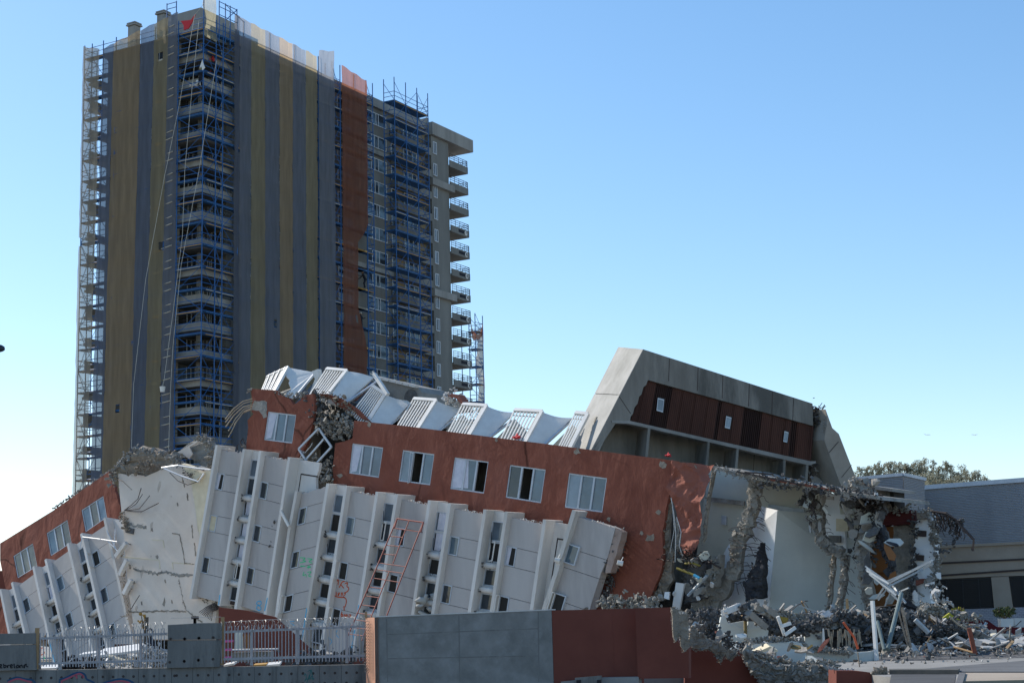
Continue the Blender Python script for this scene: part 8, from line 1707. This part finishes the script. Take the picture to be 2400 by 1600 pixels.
# ---------------------------------------------------------------- people
def person(label, p, h, pose, top, bottom, hat=None, face=V((0, -1, 0)), group=None):
    s = h / 1.75; side = face.cross(ZV).normalized() * -1
    L = lambda x, f, z: V(p) + side * x * s + face * f * s + ZV * z * s
    th = thing('person', label, 'person', p, group)
    J = {'pel': (0, 0, .95), 'tor': (0, pose.get('lean', 0) * .5, 1.2), 'che': (0, pose.get('lean', 0), 1.40), 'nek': (0, pose.get('lean', 0) * 1.1, 1.50), 'hed': (0, pose.get('lean', 0) * 1.25, 1.64)}
    ed = [('pel', 'tor'), ('tor', 'che'), ('che', 'nek'), ('nek', 'hed')]; rad = {'pel': .16, 'tor': .15, 'che': .17, 'nek': .06, 'hed': .105}
    for sg, n in ((-1, 'l'), (1, 'r')):
        k = pose[n + 'leg']; a = pose[n + 'arm']; ln = pose.get('lean', 0)
        J['hip' + n] = (sg * .10, 0, .88); J['kne' + n] = (sg * .12 + k[0], k[1], .48); J['ank' + n] = (sg * .12 + k[2], k[3], .08); J['toe' + n] = (sg * .13 + k[2], k[3] + .16, .04)
        J['sho' + n] = (sg * .19, ln, 1.40); J['elb' + n] = (sg * .24 + a[0], ln + a[1], a[2]); J['wri' + n] = (sg * .24 + a[3], ln + a[4], a[5])
        ed += [('pel', 'hip' + n), ('hip' + n, 'kne' + n), ('kne' + n, 'ank' + n), ('ank' + n, 'toe' + n), ('che', 'sho' + n), ('sho' + n, 'elb' + n), ('elb' + n, 'wri' + n)]
        rad.update({'hip' + n: .10, 'kne' + n: .065, 'ank' + n: .05, 'toe' + n: .045, 'sho' + n: .075, 'elb' + n: .05, 'wri' + n: .038})
        w_ = V(J['wri' + n]); dr = (w_ - V(J['elb' + n])).normalized()
        for f in range(5):
            m_ = w_ + dr * (.08 if f else .03) + V((.02 * (f - 2.5), 0, 0)); e_ = m_ + dr * (.05 + .02 * (f in (2, 3))) + V((.02 * (f - 2.5) if f == 0 else 0, .03, 0))
            J[f'k{n}{f}'] = tuple(m_); J[f't{n}{f}'] = tuple(e_); ed += [('wri' + n, f'k{n}{f}'), (f'k{n}{f}', f't{n}{f}')]; rad[f'k{n}{f}'] = .014; rad[f't{n}{f}'] = .009
    ks = list(J); idx = {k: i for i, k in enumerate(ks)}; me = bpy.data.meshes.new('body')
    me.from_pydata([L(*J[k]) - V(p) for k in ks], [(idx[a], idx[b]) for a, b in ed], [])
    o = bpy.data.objects.new('body', me); COL.objects.link(o); o.parent = th; sk = o.modifiers.new('skin', 'SKIN'); sb = o.modifiers.new('sub', 'SUBSURF'); sb.levels = sb.render_levels = 1
    for k in ks: me.skin_vertices[0].data[idx[k]].radius = (rad[k] * s, rad[k] * s)
    me.skin_vertices[0].data[idx['pel']].use_root = True
    me.materials.append(M[top]); 
    # trousers, head and hat as clothing over the one body
    tr = MB()
    for n in 'lr': tr.tube([L(*J['hip' + n]) + ZV * .05 * s, L(*J['kne' + n]), L(*J['ank' + n])], .115 * s, 10, r1=.075 * s)
    tr.tube([L(0, 0, .84), L(0, 0, 1.04)], .185 * s, 12, r1=.17 * s); tr.build('trousers', M[bottom], th, smooth=True)
    hd = MB(); hx, hf, hz = J['hed']; c = L(hx, hf, hz)
    vs = []; fs = []
    for i in range(9):
        for j in range(12):
            a, b = math.pi * i / 8, 2 * math.pi * j / 12; x, y, z = math.sin(a) * math.cos(b) * .082, math.sin(a) * math.sin(b) * .1, math.cos(a) * .12
            if y > .085 and abs(z) < .03: y += .018
            vs.append(c + side * x * s + face * y * s + ZV * z * s)
    for i in range(8):
        for j in range(12): fs.append((i * 12 + j, i * 12 + (j + 1) % 12, (i + 1) * 12 + (j + 1) % 12, (i + 1) * 12 + j))
    hd.add(vs, fs); hd.build('face', M['skin'], th, smooth=True)
    if hat:
        hb = MB(); vs = []; fs = []
        for i in range(6):
            for j in range(14): a, b = math.pi / 2 * i / 5, 2 * math.pi * j / 14; r = .125 * math.sin(a) * (1.25 if i == 5 else 1); vs.append(c + side * math.cos(b) * r * s + face * math.sin(b) * r * s * 1.1 + ZV * (math.cos(a) * .13 + .03) * s)
        for i in range(5):
            for j in range(14): fs.append((i * 14 + j, i * 14 + (j + 1) % 14, (i + 1) * 14 + (j + 1) % 14, (i + 1) * 14 + j))
        hb.add(vs, fs); hb.build('helmet', M[hat], th, smooth=True)
    return th
st = dict(lleg=(0, .02, 0, 0), rleg=(0, .06, 0, -.02), larm=(-.05, .05, 1.12, -.02, .25, 1.05), rarm=(.05, .1, 1.15, 0, .35, 1.2))
reach = dict(lleg=(-.05, .1, -.1, .15), rleg=(.05, .0, .1, -.15), larm=(-.1, .2, 1.3, -.1, .45, 1.4), rarm=(.05, .2, 1.15, .05, .4, 1.1), lean=.12)
bend = dict(lleg=(0, .1, 0, .0), rleg=(0, .2, 0, .1), larm=(0, .25, 1.1, 0, .5, 1.0), rarm=(0, .25, 1.2, 0, .5, 1.25), lean=.25)
# people on the scaffold
def on_scaf(p, u): return T(u, *on_w(p, u))
pz = T(-1.05, -.6, 0); 
q = on_w(fZ1(1255, 800), -1.0); person('worker in dark clothes and yellow helmet standing on the corner scaffold near the top', T(-1.0, q[0], q[1]), 1.75, st, 'dark', 'dark', 'helmet', V((-.5, -.85, 0)).normalized(), 'workers on the scaffolding')
q = on_u(fZ1(1375, 660), -1.0); person('worker in a red jacket bending forward on the corner scaffold near the top', T(q[0], -1.0, q[1]), 1.7, reach, 'vest', 'dark', 'helmet_w', V((-.8, -.5, 0)).normalized(), 'workers on the scaffolding')
q = on_u(fZ4(545, 435), -1.0); person('worker in dark clothes leaning over at the torn edge of the orange net', T(q[0], -1.0, q[1]), 1.75, bend, 'dark', 'dark', 'helmet_w', V((-.9, -.4, 0)).normalized(), 'workers on the scaffolding')
q = on_u(fZ4(508, 770), -1.0); person('worker in dark clothes half hidden behind the orange net lower down', T(q[0], -1.0, q[1]), 1.75, st, 'dark', 'dark', 'helmet_w', V((.9, -.4, 0)).normalized(), 'workers on the scaffolding')
# sack and crumpled sheet beside the first worker
q = on_w(fZ1(1210, 795), -1.0); m_ = MB(); rnd = random.Random(6)
for k in range(6): m_.rock(T(-1.0, q[0], q[1] + .05) + wL * rnd.uniform(-.6, .6) + ZV * rnd.uniform(0, .2), .3, rnd)
tag(m_.build('white_sack', M['wmetal'], smooth=True), 'crumpled white sack on the scaffold deck at the feet of the dark clothed worker', 'sack')
q = on_w(fZ1(1270, 600), -1.5); m_ = MB(); c = T(-1.5, q[0], q[1]); m_.prism([c + ZV * .55, c + wL * .35 - ZV * .25, c + wL * .1 - ZV * .1, c - ZV * .5, c - wL * .3 - ZV * .3, c - wL * .1 + ZV * .1], uR * .08); tag(m_.build('plastic_scrap', M['wmetal']), 'pale plastic scrap snagged on the corner post above the worker', 'plastic sheet')
